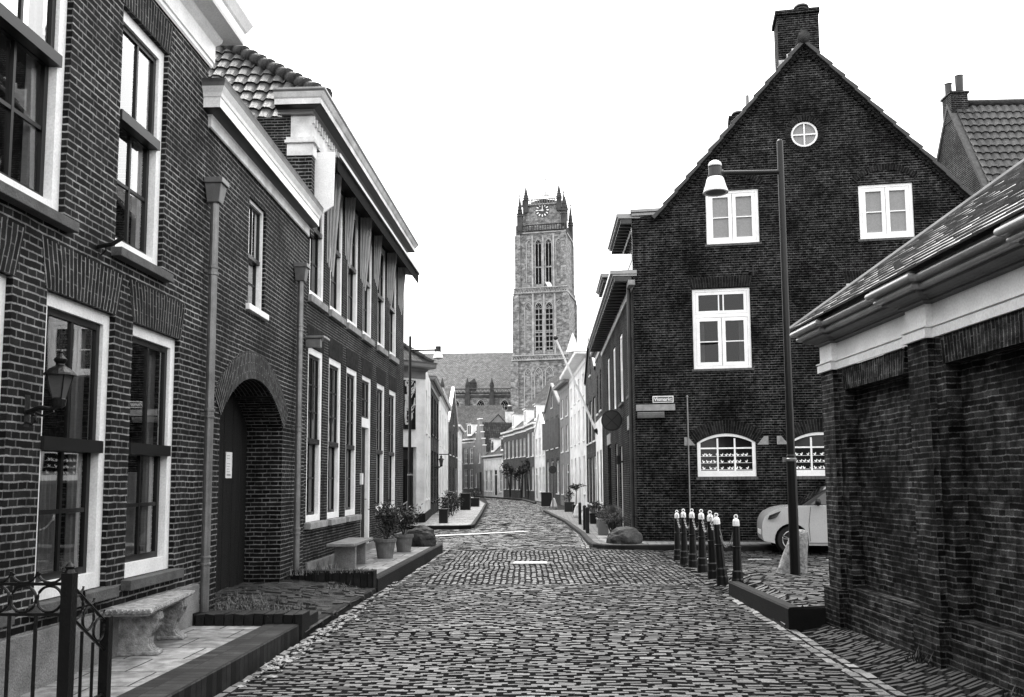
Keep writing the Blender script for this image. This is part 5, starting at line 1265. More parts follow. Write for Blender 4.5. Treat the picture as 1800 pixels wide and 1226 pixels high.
# ---- right side, from the bend towards the camera
rv = [(-1.15, 74.5), (-.25, 68), (.76, 60.5), (1.3, 55.5), (1.86, 45), (2.05, 39), (far.x, far.y)]
far_house('white_house', 'narrow white gabled house right of the brick row', rv[0], rv[1], 5.2, 'white_render', 3, ((.7, 2.6), (3.5, 4.9)), gable=6.9, ww=1.1, door=0)
W5 = far_house('brick_house', 'ornate dark brick house with open shutters on its upper floor', rv[1], rv[2], 6.6, 'brick_far', 3, ((.7, 2.9), (3.8, 5.8)), gable=8.3, ww=1.2, door=1, cornice='stone_light')
for k in range(3):
    for s_ in (-1, 1):
        u = (k + .5) * W5.L / 3 + s_ * .8; mb = MB(); mb.box(u - .02, u + .02, -.28, -.01, 3.8, 5.8); mb.build('shutter', 'grey_paint', W5.root)
W6 = far_house('grey_house', 'tall grey plastered house with a heavy dentilled cornice', rv[2], rv[3], 7.6, 'grey_render', 2, ((.7, 2.6), (3.4, 5.0), (5.6, 6.8)), 9.5, ww=1.0, door=1, cornice='stone_light', co=.4)
far_house('white_house', 'tall white stuccoed house with a heavy projecting cornice halfway along the right side', rv[3], rv[4], 7.75, 'white_render', 4, ((.9, 2.8), (3.6, 5.3), (5.9, 7.0)), 9.2, ww=.9, door=2, cornice='white_paint', co=.55, base=.0)
far_house('brick_house', 'dark brick gabled house between the white stucco house and the low white front', rv[4], rv[5], 6.3, 'brick_street_dark', 3, ((.5, 2.6), (3.3, 5.2)), gable=8.2, ww=1.1, door=2, cornice='black_paint')
W7 = far_house('brick_house', 'small house with a white ground floor and dark brick upper floor beside the corner house', rv[5], rv[6], 6.9, 'brick_street_dark', 2, ((.7, 2.7), (4.3, 5.9)), 8.8, ww=.9, door=0, cornice='grey_paint')
mb = MB(); facade(mb, [(0, -.04), (W7.L, -.04), (W7.L, 4.0), (0, 4.0)], [(W7.L * .25 - .5, W7.L * .25 + .5, -.04, 2.75), (W7.L * .75 - .5, W7.L * .75 + .5, .65, 2.75)], y=-.03, reveal=.03); mb.build('shop_front', 'white_render', W7.root)
# turret with a white cone behind the grey house
tp = gp(988, 889, 0); tz = 62.0; tx = (988 - 965) * tz / 1600
t_ = thing('turret', 'small square turret with a white pointed cap rising over the grey house', 'turret', (tx + .9, tz + 2, 0))
mb = MB(); mb.box(-.32, .32, -.32, .32, 0, 10.6); mb.build('shaft', 'grey_render', t_)
mb = MB(); mb.lathe([(.50, 10.6), (.48, 10.66), (.02, 12.0)], (0, 0, 0), 4); mb.build('spire', 'white_paint', t_)
# pedimented gable behind the white stucco house, and big tiled roof
far_house('tall_gabled_house', 'tall pale gable with a scrolled top rising behind the white stucco house', (2.5, 58.0), (3.4, 52.0), 8.8, 'grey_render', 2, ((.9, 2.5), (3.6, 5.2)), gable=10.6, ww=.8, group='houses further down the street')
far_house('tiled_house', 'house with a big dark tiled roof rising behind the right hand row', (3.4, 49.0), (4.0, 41.0), 7.4, 'brick_street_dark', 3, ((.9, 2.5), (3.6, 5.2)), 11.6, depth=9)
# roofs behind the end of the street
far_house('tiled_house', 'house with a broad dark tiled roof behind the stepped gable', (-10.5, 112), (-1.5, 108), 7.6, 'brick_far', 5, ((.9, 2.5), (4.0, 5.6)), 10.4, depth=8)
far_house('tiled_house', 'house with a steep pale tiled roof below the church windows', (-16, 126), (-7.5, 124), 8.5, 'grey_render', 4, ((.9, 2.5), (4.0, 5.6)), 12.2, depth=9)
far_house('tiled_house', 'long roofed house between the brick row and the church tower', (-3.6, 99), (5.5, 84), 8.0, 'brick_far', 5, ((.9, 2.5), (4.0, 5.6)), 13.2, depth=10)
# chimney pot stack white
ck = thing('chimney_stack', 'squat white chimney with a dark cowl on the roofs before the church', 'chimney', ((897 - 965) * 105 / 1600, 105, 8.5))
mb = MB(); mb.box(-.5, .5, -.5, .5, -.5, 1.0); mb.build('stack', 'white_paint_worn', ck)
mb = MB(); mb.lathe([(.5, 1.0), (.42, 1.25), (.30, 1.3), (.30, 1.6), (.42, 1.65), (.2, 1.8)], (0, 0, 0), 12); mb.build('cowl', 'zinc_dark', ck)

# ================================================================== church
TZ = 195.0; ang = radians(-10.5)
tp0 = Vector(((905 - 965) * TZ / 1600, TZ, 0)); td = Vector((cos(ang), sin(ang), 0))
T = Wall('church_tower', 'tall gothic stone church tower with clock, balustrades and corner pinnacles', 'church tower', (tp0.x, tp0.y), (tp0.x + td.x * 11.6, tp0.y + td.y * 11.6))
def tu(px, py): return T.u(px, py)
def tz_(px, py): return T.z(px, py)
TW = 12.0
st = [(-.05, tz_(950, 630), -.3, TW + .3, .0), (tz_(950, 630), tz_(950, 512), .1, TW - .2, .4), (tz_(950, 512), tz_(950, 404), .6, TW - .7, .9), (tz_(950, 404), tz_(950, 352), 1.75, TW - 1.9, 2.2)]
for (z0, z1, a, b, yy) in st:
    mb = MB(); mb.box(a, b, yy, TW - yy, z0, z1); mb.build('stage', 'stone_tower', T.root)
    mb = MB(); mb.box(a - .25, b + .25, yy - .25, TW - yy + .25, z1 - .5, z1 - .15); mb.build('string_course', 'stone_tower_trim', T.root)
    if z0 > 0: pass
# angle buttresses, stepping in
for sx in (0, 1):
    for sy in (0, 1):
        for (z0, z1, a, b, yy), wd in zip(st[:3], (1.7, 1.5, 1.25)):
            x = a - .35 if sx == 0 else b - wd + .35; y = yy - .45 if sy == 0 else TW - yy - wd + .45
            mb = MB(); mb.box(x, x + wd, y, y + wd, z0, z1 - 1.2); mb.hexa([(x, y, z1 - 1.2), (x + wd, y, z1 - 1.2), (x + wd, y + wd, z1 - 1.2), (x, y + wd, z1 - 1.2), (x + wd * .35, y + wd * .4, z1 + .6), (x + wd * .65, y + wd * .4, z1 + .6), (x + wd * .65, y + wd * .6, z1 + .6), (x + wd * .35, y + wd * .6, z1 + .6)])
            mb.build('buttress', 'stone_tower', T.root)
def gothic(W, u0, u1, z0, z1, y, louv=0, blind=False, mid=True, par=None):
    """pointed window: dark recess, mullion, tracery, hood"""
    w_ = u1 - u0; hs_ = w_ * .85; zs_ = z1 - hs_; pts = []
    n = 8
    for k in range(n + 1): a = (pi / 2.3) * k / n; pts.append((u0 + w_ * (1 - cos(a)) / (1 - cos(pi / 2.3)) / 2, zs_ + hs_ * sin(a) / sin(pi / 2.3)))
    ptr = [(u0 + u1 - p[0], p[1]) for p in pts[::-1]][1:]
    ol = [(u0, z0)] + pts + ptr + [(u1, z0)]
    if not blind:
        mb = MB(); mb.face([(a, y - .02, b) for a, b in ol][::-1]); wn = mb.build('window', 'dark_inside', W.root)
    mb = MB(); t = .22
    for (a, b) in zip(ol[:-1], ol[1:]):
        mb.tube([(a[0], y - .08, a[1]), (b[0], y - .08, b[1])], t / 2, 6)
    if blind: wn = mb.build('blind_arch', 'stone_tower_trim', W.root)
    else: mb.build('frame', 'stone_tower_trim', wn)
    mb = MB(); c = (u0 + u1) / 2
    if mid and not blind:
        mb.tube([(c, y - .08, z0), (c, y - .08, zs_ + hs_ * .35)], .07, 6)
        for s_ in (-1, 1): mb.tube([(c, y - .08, zs_), (c + s_ * w_ * .25, y - .08, zs_ + hs_ * .35), (c + s_ * w_ * .5, y - .08, zs_)], .06, 5)
        zm = z0 + (zs_ - z0) * .42; mb.tube([(u0, y - .08, zm), (u1, y - .08, zm)], .10, 6)
        for s_ in (-1, 1): mb.tube([(c, y - .08, zm - .2), (c + s_ * w_ * .25, y - .08, zm + .3), (c + s_ * w_ * .5, y - .08, zm - .2)], .05, 5)
        mb.tube([(c, y - .08, zs_ + hs_ * .35), (c + w_ * .18, y - .08, zs_ + hs_ * .6), (c, y - .08, zs_ + hs_ * .85), (c - w_ * .18, y - .08, zs_ + hs_ * .6)], .05, 5, closed=True)
        mb.build('tracery', 'stone_tower_trim', wn)
    if blind:
        for q in range(1): mb.tube([(c, y - .06, zs_ - .1), (c + w_ * .28, y - .06, zs_ + hs_ * .3), (c, y - .06, zs_ + hs_ * .75), (c - w_ * .28, y - .06, zs_ + hs_ * .3)], .09, 5, closed=True)
        mb.build('tracery', 'stone_tower_trim', wn)
    if louv:
        for k in range(louv):
            mb = MB(); z = z0 + (zs_ + .6 - z0) * (k + .5) / louv; mb.box(u0 + .1, u1 - .1, y - .07, y - .03, z - .12, z + .12)
            mb.build('louvre', 'zinc', wn)
    return wn
y3, y2, y1 = .9, .4, 0
for (l, r) in ((939.5, 951), (957.5, 969)): gothic(T, tu(l, 460), tu(r, 460), tz_(950, 498), tz_(950, 419), y3)
for (l, r) in ((940, 953.5), (958.5, 972)): gothic(T, tu(l, 570), tu(r, 570), tz_(950, 615), tz_(950, 531), y2, louv=8)
for (l, r, t, b) in ((924, 934, 420, 495), (976, 986, 420, 495)): gothic(T, tu(l, 460), tu(r, 460), tz_(950, b), tz_(950, t), y3, blind=True)
for (l, r, t, b) in ((922, 935, 531, 612), (977, 989, 529, 612)): gothic(T, tu(l, 570), tu(r, 570), tz_(950, b), tz_(950, t), y2, blind=True)
for (l, r, t, b) in ((922, 935, 648, 720), (940, 954, 647, 720), (959, 973, 646, 720)): gothic(T, tu(l, 680), tu(r, 680), tz_(950, b), tz_(950, t), y1, blind=True)
# pilaster strips on the front
for (z0, z1, yy, xs) in ((tz_(950, 626), tz_(950, 512), .4, (936.5, 955.8, 975)), (tz_(950, 504), tz_(950, 408), .9, (935.5, 954.2, 973))):
    for x in xs:
        u = tu(x, 550); mb = MB(); mb.box(u - .18, u + .18, yy - .25, yy, z0, z1 - .5); mb.build('pilaster', 'stone_tower_trim', T.root)
# balustrades
for (py, a, b, yy, h) in ((634, -.3, TW + .3, -.35, 1.1), (515, .1, TW - .2, .05, 1.2), (405, .6, TW - .7, .55, 1.4), (356, 1.75, TW - 1.9, 1.9, 1.3)):
    z0 = tz_(950, py) + .0
    mb = MB()
    for (p, q) in (((a, yy), (b, yy)), ((b, yy), (b, TW - yy)), ((a, yy), (a, TW - yy)), ((a, TW - yy), (b, TW - yy))):
        P, Q = Vector((p[0], p[1], z0)), Vector((q[0], q[1], z0)); n = int((Q - P).length / .55)
        mb.tube([P + Vector((0, 0, h)), Q + Vector((0, 0, h))], .13, 4); mb.tube([P + Vector((0, 0, .1)), Q + Vector((0, 0, .1))], .15, 4)
        for k in range(n):
            m0, m1 = P + (Q - P) * k / n, P + (Q - P) * (k + 1) / n
            if py in (405, 356): mb.tube([m0, m0 + Vector((0, 0, h))], .09, 4)
            else: mb.tube([m0 + Vector((0, 0, .1)), (m0 + m1) / 2 + Vector((0, 0, h)), m1 + Vector((0, 0, .1))], .075, 4)
    mb.build('balustrade', 'zinc_dark' if py == 405 else ('stone_tower_trim' if py != 356 else 'stone_tower'), T.root)
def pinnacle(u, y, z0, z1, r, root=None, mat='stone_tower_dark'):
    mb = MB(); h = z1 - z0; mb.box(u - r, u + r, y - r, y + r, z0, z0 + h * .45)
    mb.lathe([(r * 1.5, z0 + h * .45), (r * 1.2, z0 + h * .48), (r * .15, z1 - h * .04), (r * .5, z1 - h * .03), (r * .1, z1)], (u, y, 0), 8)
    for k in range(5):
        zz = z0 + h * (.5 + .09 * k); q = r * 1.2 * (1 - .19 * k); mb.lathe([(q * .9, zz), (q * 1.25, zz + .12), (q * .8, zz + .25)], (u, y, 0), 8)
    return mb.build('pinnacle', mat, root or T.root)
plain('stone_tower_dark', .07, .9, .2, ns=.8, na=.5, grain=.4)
zc_ = tz_(950, 405)
for (px, pt, r, yy) in ((914, 343, .55, 1.0), (1003, 360, .5, TW - 1.2), (991.5, 336, .6, 1.6)): 
    u = T.uv(px, 400, -yy)[0]; pinnacle(u, yy, zc_ - .5, T.uv(px, pt, -yy)[1], r)
for (px, pt, r, yy) in ((924.5, 326, .5, 2.2), (982.6, 322, .5, 2.2), (935, 343, .3, TW - 2.4)):
    u = T.uv(px, 350, -yy)[0]; pinnacle(u, yy, tz_(950, 368), T.uv(px, pt, -yy)[1], r)
pinnacle(TW - 2, TW - 2, tz_(950, 368), tz_(950, 324), .5)
# clock
cu, cz = T.uv(953.3, 370, -2.15); cy = 2.2
mb = MB(); mb.lathe([(1.55, 0), (1.55, .1)], (0, 0, 0), 32)
mb.v = [(cu + x, cy - .02 - z, cz + y) for x, y, z in mb.v]; dial = mb.build('clock', 'sign_dark', T.root)
for k in range(12):
    a = 2 * pi * k / 12; mb = MB(); c_, s_ = cos(a), sin(a); w0, w1 = .10, .15
    P = lambda r, t: (cu + r * s_ + t * c_, cy - .14, cz + r * c_ - t * s_); Q = lambda r, t: (cu + r * s_ + t * c_, cy - .10, cz + r * c_ - t * s_)
    mb.hexa([P(.95, -w0), P(.95, w0), Q(.95, w0), Q(.95, -w0), P(1.45, -w1), P(1.45, w1), Q(1.45, w1), Q(1.45, -w1)]); mb.build('hour_mark', 'white_paint', dial)
for (a, l, w_) in ((0.02, 1.3, .10), (-pi / 2, .95, .13)):
    c_, s_ = cos(a), sin(a); mb = MB(); P = lambda r, t, y: (cu + r * s_ + t * c_, cy - y, cz + r * c_ - t * s_)
    mb.hexa([P(-.25, -w_, .16), P(-.25, w_, .16), P(-.25, w_, .14), P(-.25, -w_, .14), P(l, -.04, .16), P(l, .04, .16), P(l, .04, .14), P(l, -.04, .14)]); mb.build('clock_hand', 'white_paint', dial)
# little roof and vane
u, z = T.uv(958.5, 346, -5.5); mb = MB(); mb.lathe([(3.2, z - 1.6), (1.35, z - .2), (1.3, z), (.05, z + 1.3)], (u, 5.5, 0), 8); mb.build('roof', 'zinc_light', T.root)
mb = MB(); mb.tube([(u, 5.5, z + 1.2), (u, 5.5, z + 4.2)], .06, 6); mb.tube([(u - .5, 5.5, z + 3.9), (u + .3, 5.5, z + 3.9)], .10, 5); mb.build('weather_vane', 'zinc_dark', T.root)
# flag on the sound opening
a = T.uv(962, 497, .3); mb = MB(); mb.face([(a[0] - .6, .3, a[1] + .3), (a[0] + .5, .2, a[1] + .2), (a[0] + 1.0, .1, a[1] - .7), (a[0] + .1, .2, a[1] - .9)]); mb.build('banner', 'white_paint', T.root)
# nave
NZ = 203.0
nx0, nx1 = (600 - 965) * NZ / 1600, (906 - 965) * NZ / 1600
Nv = Wall('church_nave', 'long church nave with a broad slate roof, pinnacles and pointed clerestory windows', 'church', (nx0, NZ), (nx1, NZ))
ez = Nv.z(830, 692); rz_ = Nv.z(830, 621, -11)
mb = MB(); mb.box(0, Nv.L, 0, 22, -.05, ez); mb.build('wall', 'stone_tower', Nv.root)
mb = MB(); mb.prism_x([(.6, ez), (11, rz_), (21.4, ez)], 0, Nv.L); mb.build('roof', 'slate_nave', Nv.root)
mb = MB(); mb.box(0, Nv.L, -.35, -.0, ez - .9, ez - .4); n = int(Nv.L / .8)
mb.tube([(0, -.2, ez + 1.0), (Nv.L, -.2, ez + 1.0)], .14, 4); mb.tube([(0, -.2, ez + .1), (Nv.L, -.2, ez + .1)], .14, 4)
for k in range(n): mb.tube([(k * .8, -.2, ez), (k * .8 + .4, -.2, ez + 1.0), (k * .8 + .8, -.2, ez)], .09, 4)
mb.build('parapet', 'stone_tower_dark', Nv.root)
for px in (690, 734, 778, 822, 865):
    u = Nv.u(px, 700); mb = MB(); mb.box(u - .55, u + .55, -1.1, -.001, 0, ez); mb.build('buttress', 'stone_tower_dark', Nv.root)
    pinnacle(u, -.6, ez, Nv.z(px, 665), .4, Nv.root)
for px in (712, 756, 801, 845, 887):
    u = Nv.u(px, 714); gothic(Nv, u - 1.0, u + 1.0, Nv.z(px, 728), Nv.z(px, 703), -.02)
a = Nv.uv(831, 680, -2); mb = MB(); mb.box(a[0] - .7, a[0] + .7, 1.2, 3, a[1] - 1.2, a[1] + .8); mb.prism_y([(a[0] - .9, a[1] + .8), (a[0] + .9, a[1] + .8), (a[0] + .5, a[1] + 1.8)], 1.0, 3); mb.build('dormer', 'stone_tower_dark', Nv.root)
# lower aisle roof in front of the nave
mb = MB(); mb.prism_x([(-9, 0), (-9, 11.5), (-.5, 14.2), (-.5, 0)], 0, Nv.L); mb.build('aisle', 'slate_nave', Nv.root)
#@@
# ================================================================== street furniture
def foliage(mb, c, r, n, size, rnd, flat=1.0, clumps=7, narrow=.45):
    cs = [Vector((rnd.gauss(0, .45) * r, rnd.gauss(0, .45) * r, rnd.gauss(0, .4) * r * flat)) for _ in range(clumps)]
    for k in range(n):
        q = rnd.choice(cs); p = Vector(c) + q + Vector((rnd.gauss(0, .28), rnd.gauss(0, .28), rnd.gauss(0, .24) * flat)) * r
        a = Vector((rnd.uniform(-1, 1), rnd.uniform(-1, 1), rnd.uniform(-.4, 1))).normalized(); b = a.cross(Vector((rnd.uniform(-1, 1), rnd.uniform(-1, 1), rnd.uniform(-1, 1)))).normalized()
        s = size * rnd.uniform(.6, 1.3); w_ = s * narrow
        mb.face([p, p + a * s * .45 + b * w_ * .5, p + a * s, p + a * s * .45 - b * w_ * .5])
def stems(mb, c, top, n, rnd, r=.008, spread=.15):
    for k in range(n):
        a = Vector(c) + Vector((rnd.uniform(-.03, .03), rnd.uniform(-.03, .03), 0)); b = Vector(top) + Vector((rnd.uniform(-1, 1) * spread, rnd.uniform(-1, 1) * spread, rnd.uniform(-.1, .1)))
        mb.tube([a, (a + b) / 2 + Vector((rnd.uniform(-.02, .02), rnd.uniform(-.02, .02), 0)), b], [r, r * .8, r * .4], 5)
# ---- street lamps
def lamp(loc, label, rz=0):
    t = thing('street_lamp', label, 'street lamp', loc, rz, 'street lamps')
    mb = MB(); mb.lathe([(.075, -.1), (.073, .06), (.068, 1.7), (.066, 1.74), (.058, 1.76), (.052, 3.2), (.046, 6.48), (.03, 6.5)], (0, 0, 0), 16); mb.build('pole', 'black_paint', t, smooth=False)
    mb = MB(); mb.lathe([(.075, 1.66), (.082, 1.67), (.082, 1.70), (.07, 1.71)], (0, 0, 0), 16); mb.box(-.12, -.08, -.02, .02, 1.65, 1.72); mb.build('clamp', 'zinc_light', t)
    mb = MB(); mb.tube([(0, 0, 6.0), (-.86, 0, 6.0)], .036, 10); mb.build('arm', 'black_paint', t)
    c = (-.98, 0, 0)
    hd = MB(); hd.lathe([(.115, 5.93), (.13, 5.90), (.142, 5.85), (.158, 5.79), (.178, 5.735), (.19, 5.70), (.186, 5.695), (.176, 5.70)], c, 24); h = hd.build('lamp_shade', 'white_paint', t, smooth=True)
    mb = MB(); mb.lathe([(.105, 5.93), (.118, 5.94), (.118, 5.955), (.10, 5.96), (.098, 6.08), (.102, 6.10)], c, 20); mb.tube([(-.9, 0, 6.0), (-.86, 0, 6.0)], .05, 10); mb.build('collar', 'sign_dark', h)
    mb = MB(); mb.lathe([(.102, 6.10), (.10, 6.13), (.085, 6.165), (.05, 6.19), (.01, 6.195)], c, 20); mb.build('cap', 'white_paint', h, smooth=True)
    mb = MB(); mb.lathe([(.176, 5.702), (.16, 5.705), (.10, 5.68), (.02, 5.67)], c, 20); mb.build('lens', 'sign_grey', h, smooth=True)
    return t
Lm = lamp((3.53, 13.45, .15), 'tall black lamp post with a white bell shade in front of the gabled corner house')
dup(Lm, (-4.78, 31.2, .10), pi, 'distant black lamp post with white shade by the white corner house')
# guard stone behind the lamp
t = thing('guard_stone', 'worn pale leaning guard stone behind the foot of the tall lamp post', 'guard stone', (3.66, 13.75, .14))
mb = MB(); rings = 9; n = 20
prof = [(-.05, .235, -.10), (.0, .23, -.10), (.15, .205, -.07), (.3, .18, -.035), (.45, .155, -.0), (.57, .14, .03), (.63, .115, .045), (.665, .07, .05), (.672, .02, .05)]
rgs = []
for z, r, ox in prof:
    i = len(mb.v); rgs.append(i)
    for q in range(n):
        a = 2 * pi * q / n; rr_2 = r * (1 + .05 * noise.noise(Vector((cos(a) * 2, sin(a) * 2, z * 5)))); mb.v.append((ox + rr_2 * cos(a) * (.95 + .1 * (cos(a) < 0)), rr_2 * sin(a) * .75, z))
for a, b in zip(rgs[:-1], rgs[1:]):
    for q in range(n): mb.f.append((a + q, a + (q + 1) % n, b + (q + 1) % n, b + q)); mb.uv.append(None)
mb.f.append(tuple(rgs[-1] + q for q in range(n))); mb.uv.append(None)
mb.build('stone', 'concrete_old', t, smooth=True)
# ---- chained bollards
def bollard(loc, label, tilt=0):
    t = thing('bollard', label, 'bollard', loc, 0, 'row of chained bollards'); t.rotation_euler = (0, tilt, 0)
    mb = MB(); mb.lathe([(.085, -.08), (.083, .03), (.076, .05), (.074, .14), (.062, .16), (.060, .30), (.055, .46), (.062, .465), (.062, .485), (.053, .49), (.045, .76), (.044, .77)], (0, 0, 0), 16); p = mb.build('post', 'black_paint', t)
    mb = MB(); mb.lathe([(.0445, .765), (.049, .77), (.047, .835), (.036, .86), (.015, .87)], (0, 0, 0), 16); h = mb.build('top_cap', 'white_paint', t)
    mb = MB(); mb.tube([(.024 * cos(a * pi / 8), 0, .897 + .024 * sin(a * pi / 8)) for a in range(16)], .009, 6, closed=True); mb.build('ring', 'white_paint', h)
    return t
bp_ = []
def at(px, y, h): 
    r = ray(px, 900); return Vector((r.x / r.y * y, y, h))
specs = [(1295, 12.95, .14, 0, 'upright black bollard with white cap, nearest and rightmost of the chained row, standing apart'), (1268, 13.2, .155, -.07, 'leaning black bollard with a chain hanging from its white cap, second nearest in the row'),
         (1252.5, 13.9, .165, -.03, 'third black bollard from the lamp post in the chained row'), (1234, 15.0, .15, 0, 'middle black bollard of the chained row, its ring seen face on'),
         (1217.5, 16.1, .125, 0, 'fifth black bollard from the lamp post, in front of the thin white wall conduit'), (1202.5, 17.2, .09, 0, 'black bollard second farthest from the lamp post in the chained row'), (1191, 18.4, .03, 0, 'farthest and leftmost black bollard of the chained row')]
proto = None
for k, (px, y, h, tilt, lb) in enumerate(specs):
    r = ray(px, 960); p = Vector((r.x / r.y * y, y, h)); bp_.append((p, tilt))
    if proto is None: proto = bollard(p, lb, tilt)
    else: o = dup(proto, p, label=lb); o.rotation_euler = (0, tilt, 0)
def chain(a, b, sag, label, links=True):
    a, b = Vector(a), Vector(b); n = max(8, int((b - a).length * 1.15 / .045)); pts = [a + (b - a) * k / n + Vector((0, 0, -sag * 4 * (k / n) * (1 - k / n))) for k in range(n + 1)]
    mb = MB()
    for k in range(n):
        p, q = pts[k], pts[k + 1]; d = (q - p); L_ = d.length * .68; d.normalize(); s_ = d.cross(Vector((0, 0, 1))).normalized(); u_ = s_ if k % 2 else d.cross(s_); m_ = (p + q) / 2
        mb.tube([m_ + d * L_ * cos(t_ * pi / 4) + u_ * .014 * sin(t_ * pi / 4) for t_ in range(8)], .0055, 4, closed=True)
    return tag(mb.build('chain', 'zinc_light'), label, 'chain', 'chains of the bollards')
tops = [p + Vector((sin(tl) * .87, 0, .88)) for p, tl in bp_]
clb = ['drooping steel chain hanging low between the two nearest bollards', 'steel chain between the leaning bollard and the third one', 'steel chain left of the third bollard', 'steel chain right of the bollard before the white conduit', 'steel chain left of the white conduit', 'steel chain at the far left end of the bollard row']
for k in range(6): chain(tops[k], tops[k + 1], [.42, .22, .3, .3, .3, .3][k], clb[k])
# ---- parked car
cx_ = ray(1341, 930); cy0 = 19.45
car = thing('parked_car', 'small silver hatchback parked along the gabled house, its front showing past the low wall', 'car', (cx_.x / cx_.y * cy0, cy0, .0), atan2(gt.y, gt.x))
def arc(cx, cz, r, a0, a1, n): return [(cx + r * cos(a0 + (a1 - a0) * k / n), cz + r * sin(a0 + (a1 - a0) * k / n)) for k in range(n + 1)]
f1, f2, wr = .58, 2.92, .345
prof = [(.03, .26), (.0, .36), (.0, .56), (.015, .66), (.06, .77), (.15, .86), (.32, .935), (.50, .97), (.80, 1.0), (1.1, 1.005), (2.9, 1.03), (3.35, .98), (3.44, .80), (3.46, .5), (3.42, .24), (f2 + wr, .20)] + arc(f2, .29, wr, -.26, pi + .26, 14)[0:] + [(f2 - wr, .18), (f1 + wr, .18)] + arc(f1, .29, wr, -.26, pi + .26, 14) + [(f1 - wr, .22)]
bm = bmesh.new(); vs0 = [bm.verts.new((x, 0, z)) for x, z in prof]; f = bm.faces.new(vs0); r_ = bmesh.ops.extrude_face_region(bm, geom=[f]); 
for e in r_['geom']:
    if isinstance(e, bmesh.types.BMVert): e.co.y += 1.6
bmesh.ops.recalc_face_normals(bm, faces=bm.faces[:])
for v in bm.verts:                                       # tumblehome and rounded nose in plan
    s_ = -1 if v.co.y < .8 else 1; d = .10 * max(0, (.35 - v.co.x) / .35) ** 2 * 1.6 + .07 * max(0, (v.co.z - .55)) * 1.2 + .06 * max(0, (v.co.x - 3.1) / .35); v.co.y -= s_ * d
me = bpy.data.meshes.new('body'); bm.to_mesh(me); bm.free(); me.materials.append(M['car_paint']); bo = bpy.data.objects.new('body', me); C.objects.link(bo); bo.parent = car
b = bo.modifiers.new('bevel', 'BEVEL'); b.width = .05; b.segments = 4; b.limit_method = 'ANGLE'; b.angle_limit = radians(50)
for p in me.polygons: p.use_smooth = True
wn_ = bo.modifiers.new('wn', 'WEIGHTED_NORMAL')
def gy(z, off=0.0): return .06 + max(0, (z - .98)) / .47 * .17 - off
def cabin(prof, name, mat, par, inset=0):
    mb = MB(); n = len(prof)
    mb.v = [(x, gy(z) + inset, z) for x, z in prof] + [(x, 1.6 - gy(z) - inset, z) for x, z in prof]
    for k in range(n): mb.f.append((k, (k + 1) % n, n + (k + 1) % n, n + k)); mb.uv.append(None)
    mb.f.append(tuple(range(n))[::-1]); mb.f.append(tuple(n + k for k in range(n))); mb.uv += [None, None]
    return mb.build(name, mat, par, bevel=.03, seg=3)
cab = cabin([(.76, .98), (1.12, 1.22), (1.42, 1.385), (1.75, 1.455), (2.4, 1.46), (2.95, 1.40), (3.28, 1.12), (3.36, .96)], 'cabin', 'black_paint', car)
for poly in ([(.98, 1.02), (1.24, 1.235), (1.48, 1.355), (1.75, 1.405), (1.98, 1.41), (1.98, 1.03)], [(2.05, 1.03), (2.05, 1.41), (2.6, 1.40), (2.95, 1.30), (3.08, 1.06)]):
    for s_ in (0, 1):
        mb = MB(); pts = [(x, gy(z, .006), z) if not s_ else (x, 1.6 - gy(z, .006), z) for x, z in poly]; mb.face(pts); mb.build('window', 'glass_car', car)
mb = MB(); mb.face([(.80, .14, 1.03), (.80, 1.46, 1.03), (1.39, 1.36, 1.388), (1.39, .24, 1.388)]); mb.build('windscreen', 'glass_car', car)
mb = MB(); mb.face([(3.385, .2, 1.0), (3.385, 1.4, 1.0), (3.02, 1.3, 1.38), (3.02, .3, 1.38)]); mb.build('rear_window', 'glass_car', car)
for y in (.075, 1.375):
    for wx in (f1, f2):
        mb = MB(); mb.lathe([(.19, -.09), (.275, -.09), (.292, -.06), (.292, .06), (.275, .09), (.19, .09)], (0, 0, 0), 32); mb.v = [(wx + a, y + .07 + c_, .29 + b_) for a, b_, c_ in mb.v]; tyre = mb.build('wheel', 'rubber', car, smooth=False)
        mb = MB(); s_ = -1 if y < .8 else 1; yy = y + .07 + s_ * .098
        mb.tube([(wx + .186 * cos(a * pi / 12), yy, .29 + .186 * sin(a * pi / 12)) for a in range(24)], .010, 6, closed=True)
        for q in range(5):
            a = q * 2 * pi / 5 + .3; c_, s2 = cos(a), sin(a)
            for da in (-.16, .16): mb.tube([(wx + .03 * c_, yy, .29 + .03 * s2), (wx + .18 * cos(a + da), yy - s_ * .01, .29 + .18 * sin(a + da))], [.016, .010], 5)
        mb.lathe([(.04, -.01), (.04, .012), (.02, .018)], (0, 0, 0), 12); k0 = len(mb.v) - 36
        for kk in range(k0, len(mb.v)): a, b_, c_ = mb.v[kk]; mb.v[kk] = (wx + a, yy + c_ * s_, .29 + b_)
        mb.build('rim', 'alloy', tyre)
        mb = MB(); mb.lathe([(.33, -.05), (.33, .1), (.05, .1)], (0, 0, 0), 24); mb.v = [(wx + a, y + .05 + (c_ + .04) * (1 if y < .8 else -1), .29 + b_) for a, b_, c_ in mb.v]; mb.build('wheel_arch', 'dark_inside', car)
mb = MB(); mb.hexa([(.11, .10, .70), (.26, .03, .74), (.30, .05, .76), (.2, .2, .74), (.14, .10, .80), (.36, .045, .885), (.40, .07, .90), (.24, .22, .84)]); mb.build('headlight', 'glass_car', car, bevel=.015)
mb = MB(); mb.hexa([(.11, 1.5, .70), (.2, 1.4, .74), (.30, 1.55, .76), (.26, 1.57, .74), (.14, 1.5, .80), (.24, 1.38, .84), (.40, 1.53, .90), (.36, 1.555, .885)]); mb.build('headlight', 'glass_car', car, bevel=.015)
mb = MB(); mb.box(.92, 2.58, -.008, .02, .215, .245); mb.build('sill_trim', 'zinc_light', car)
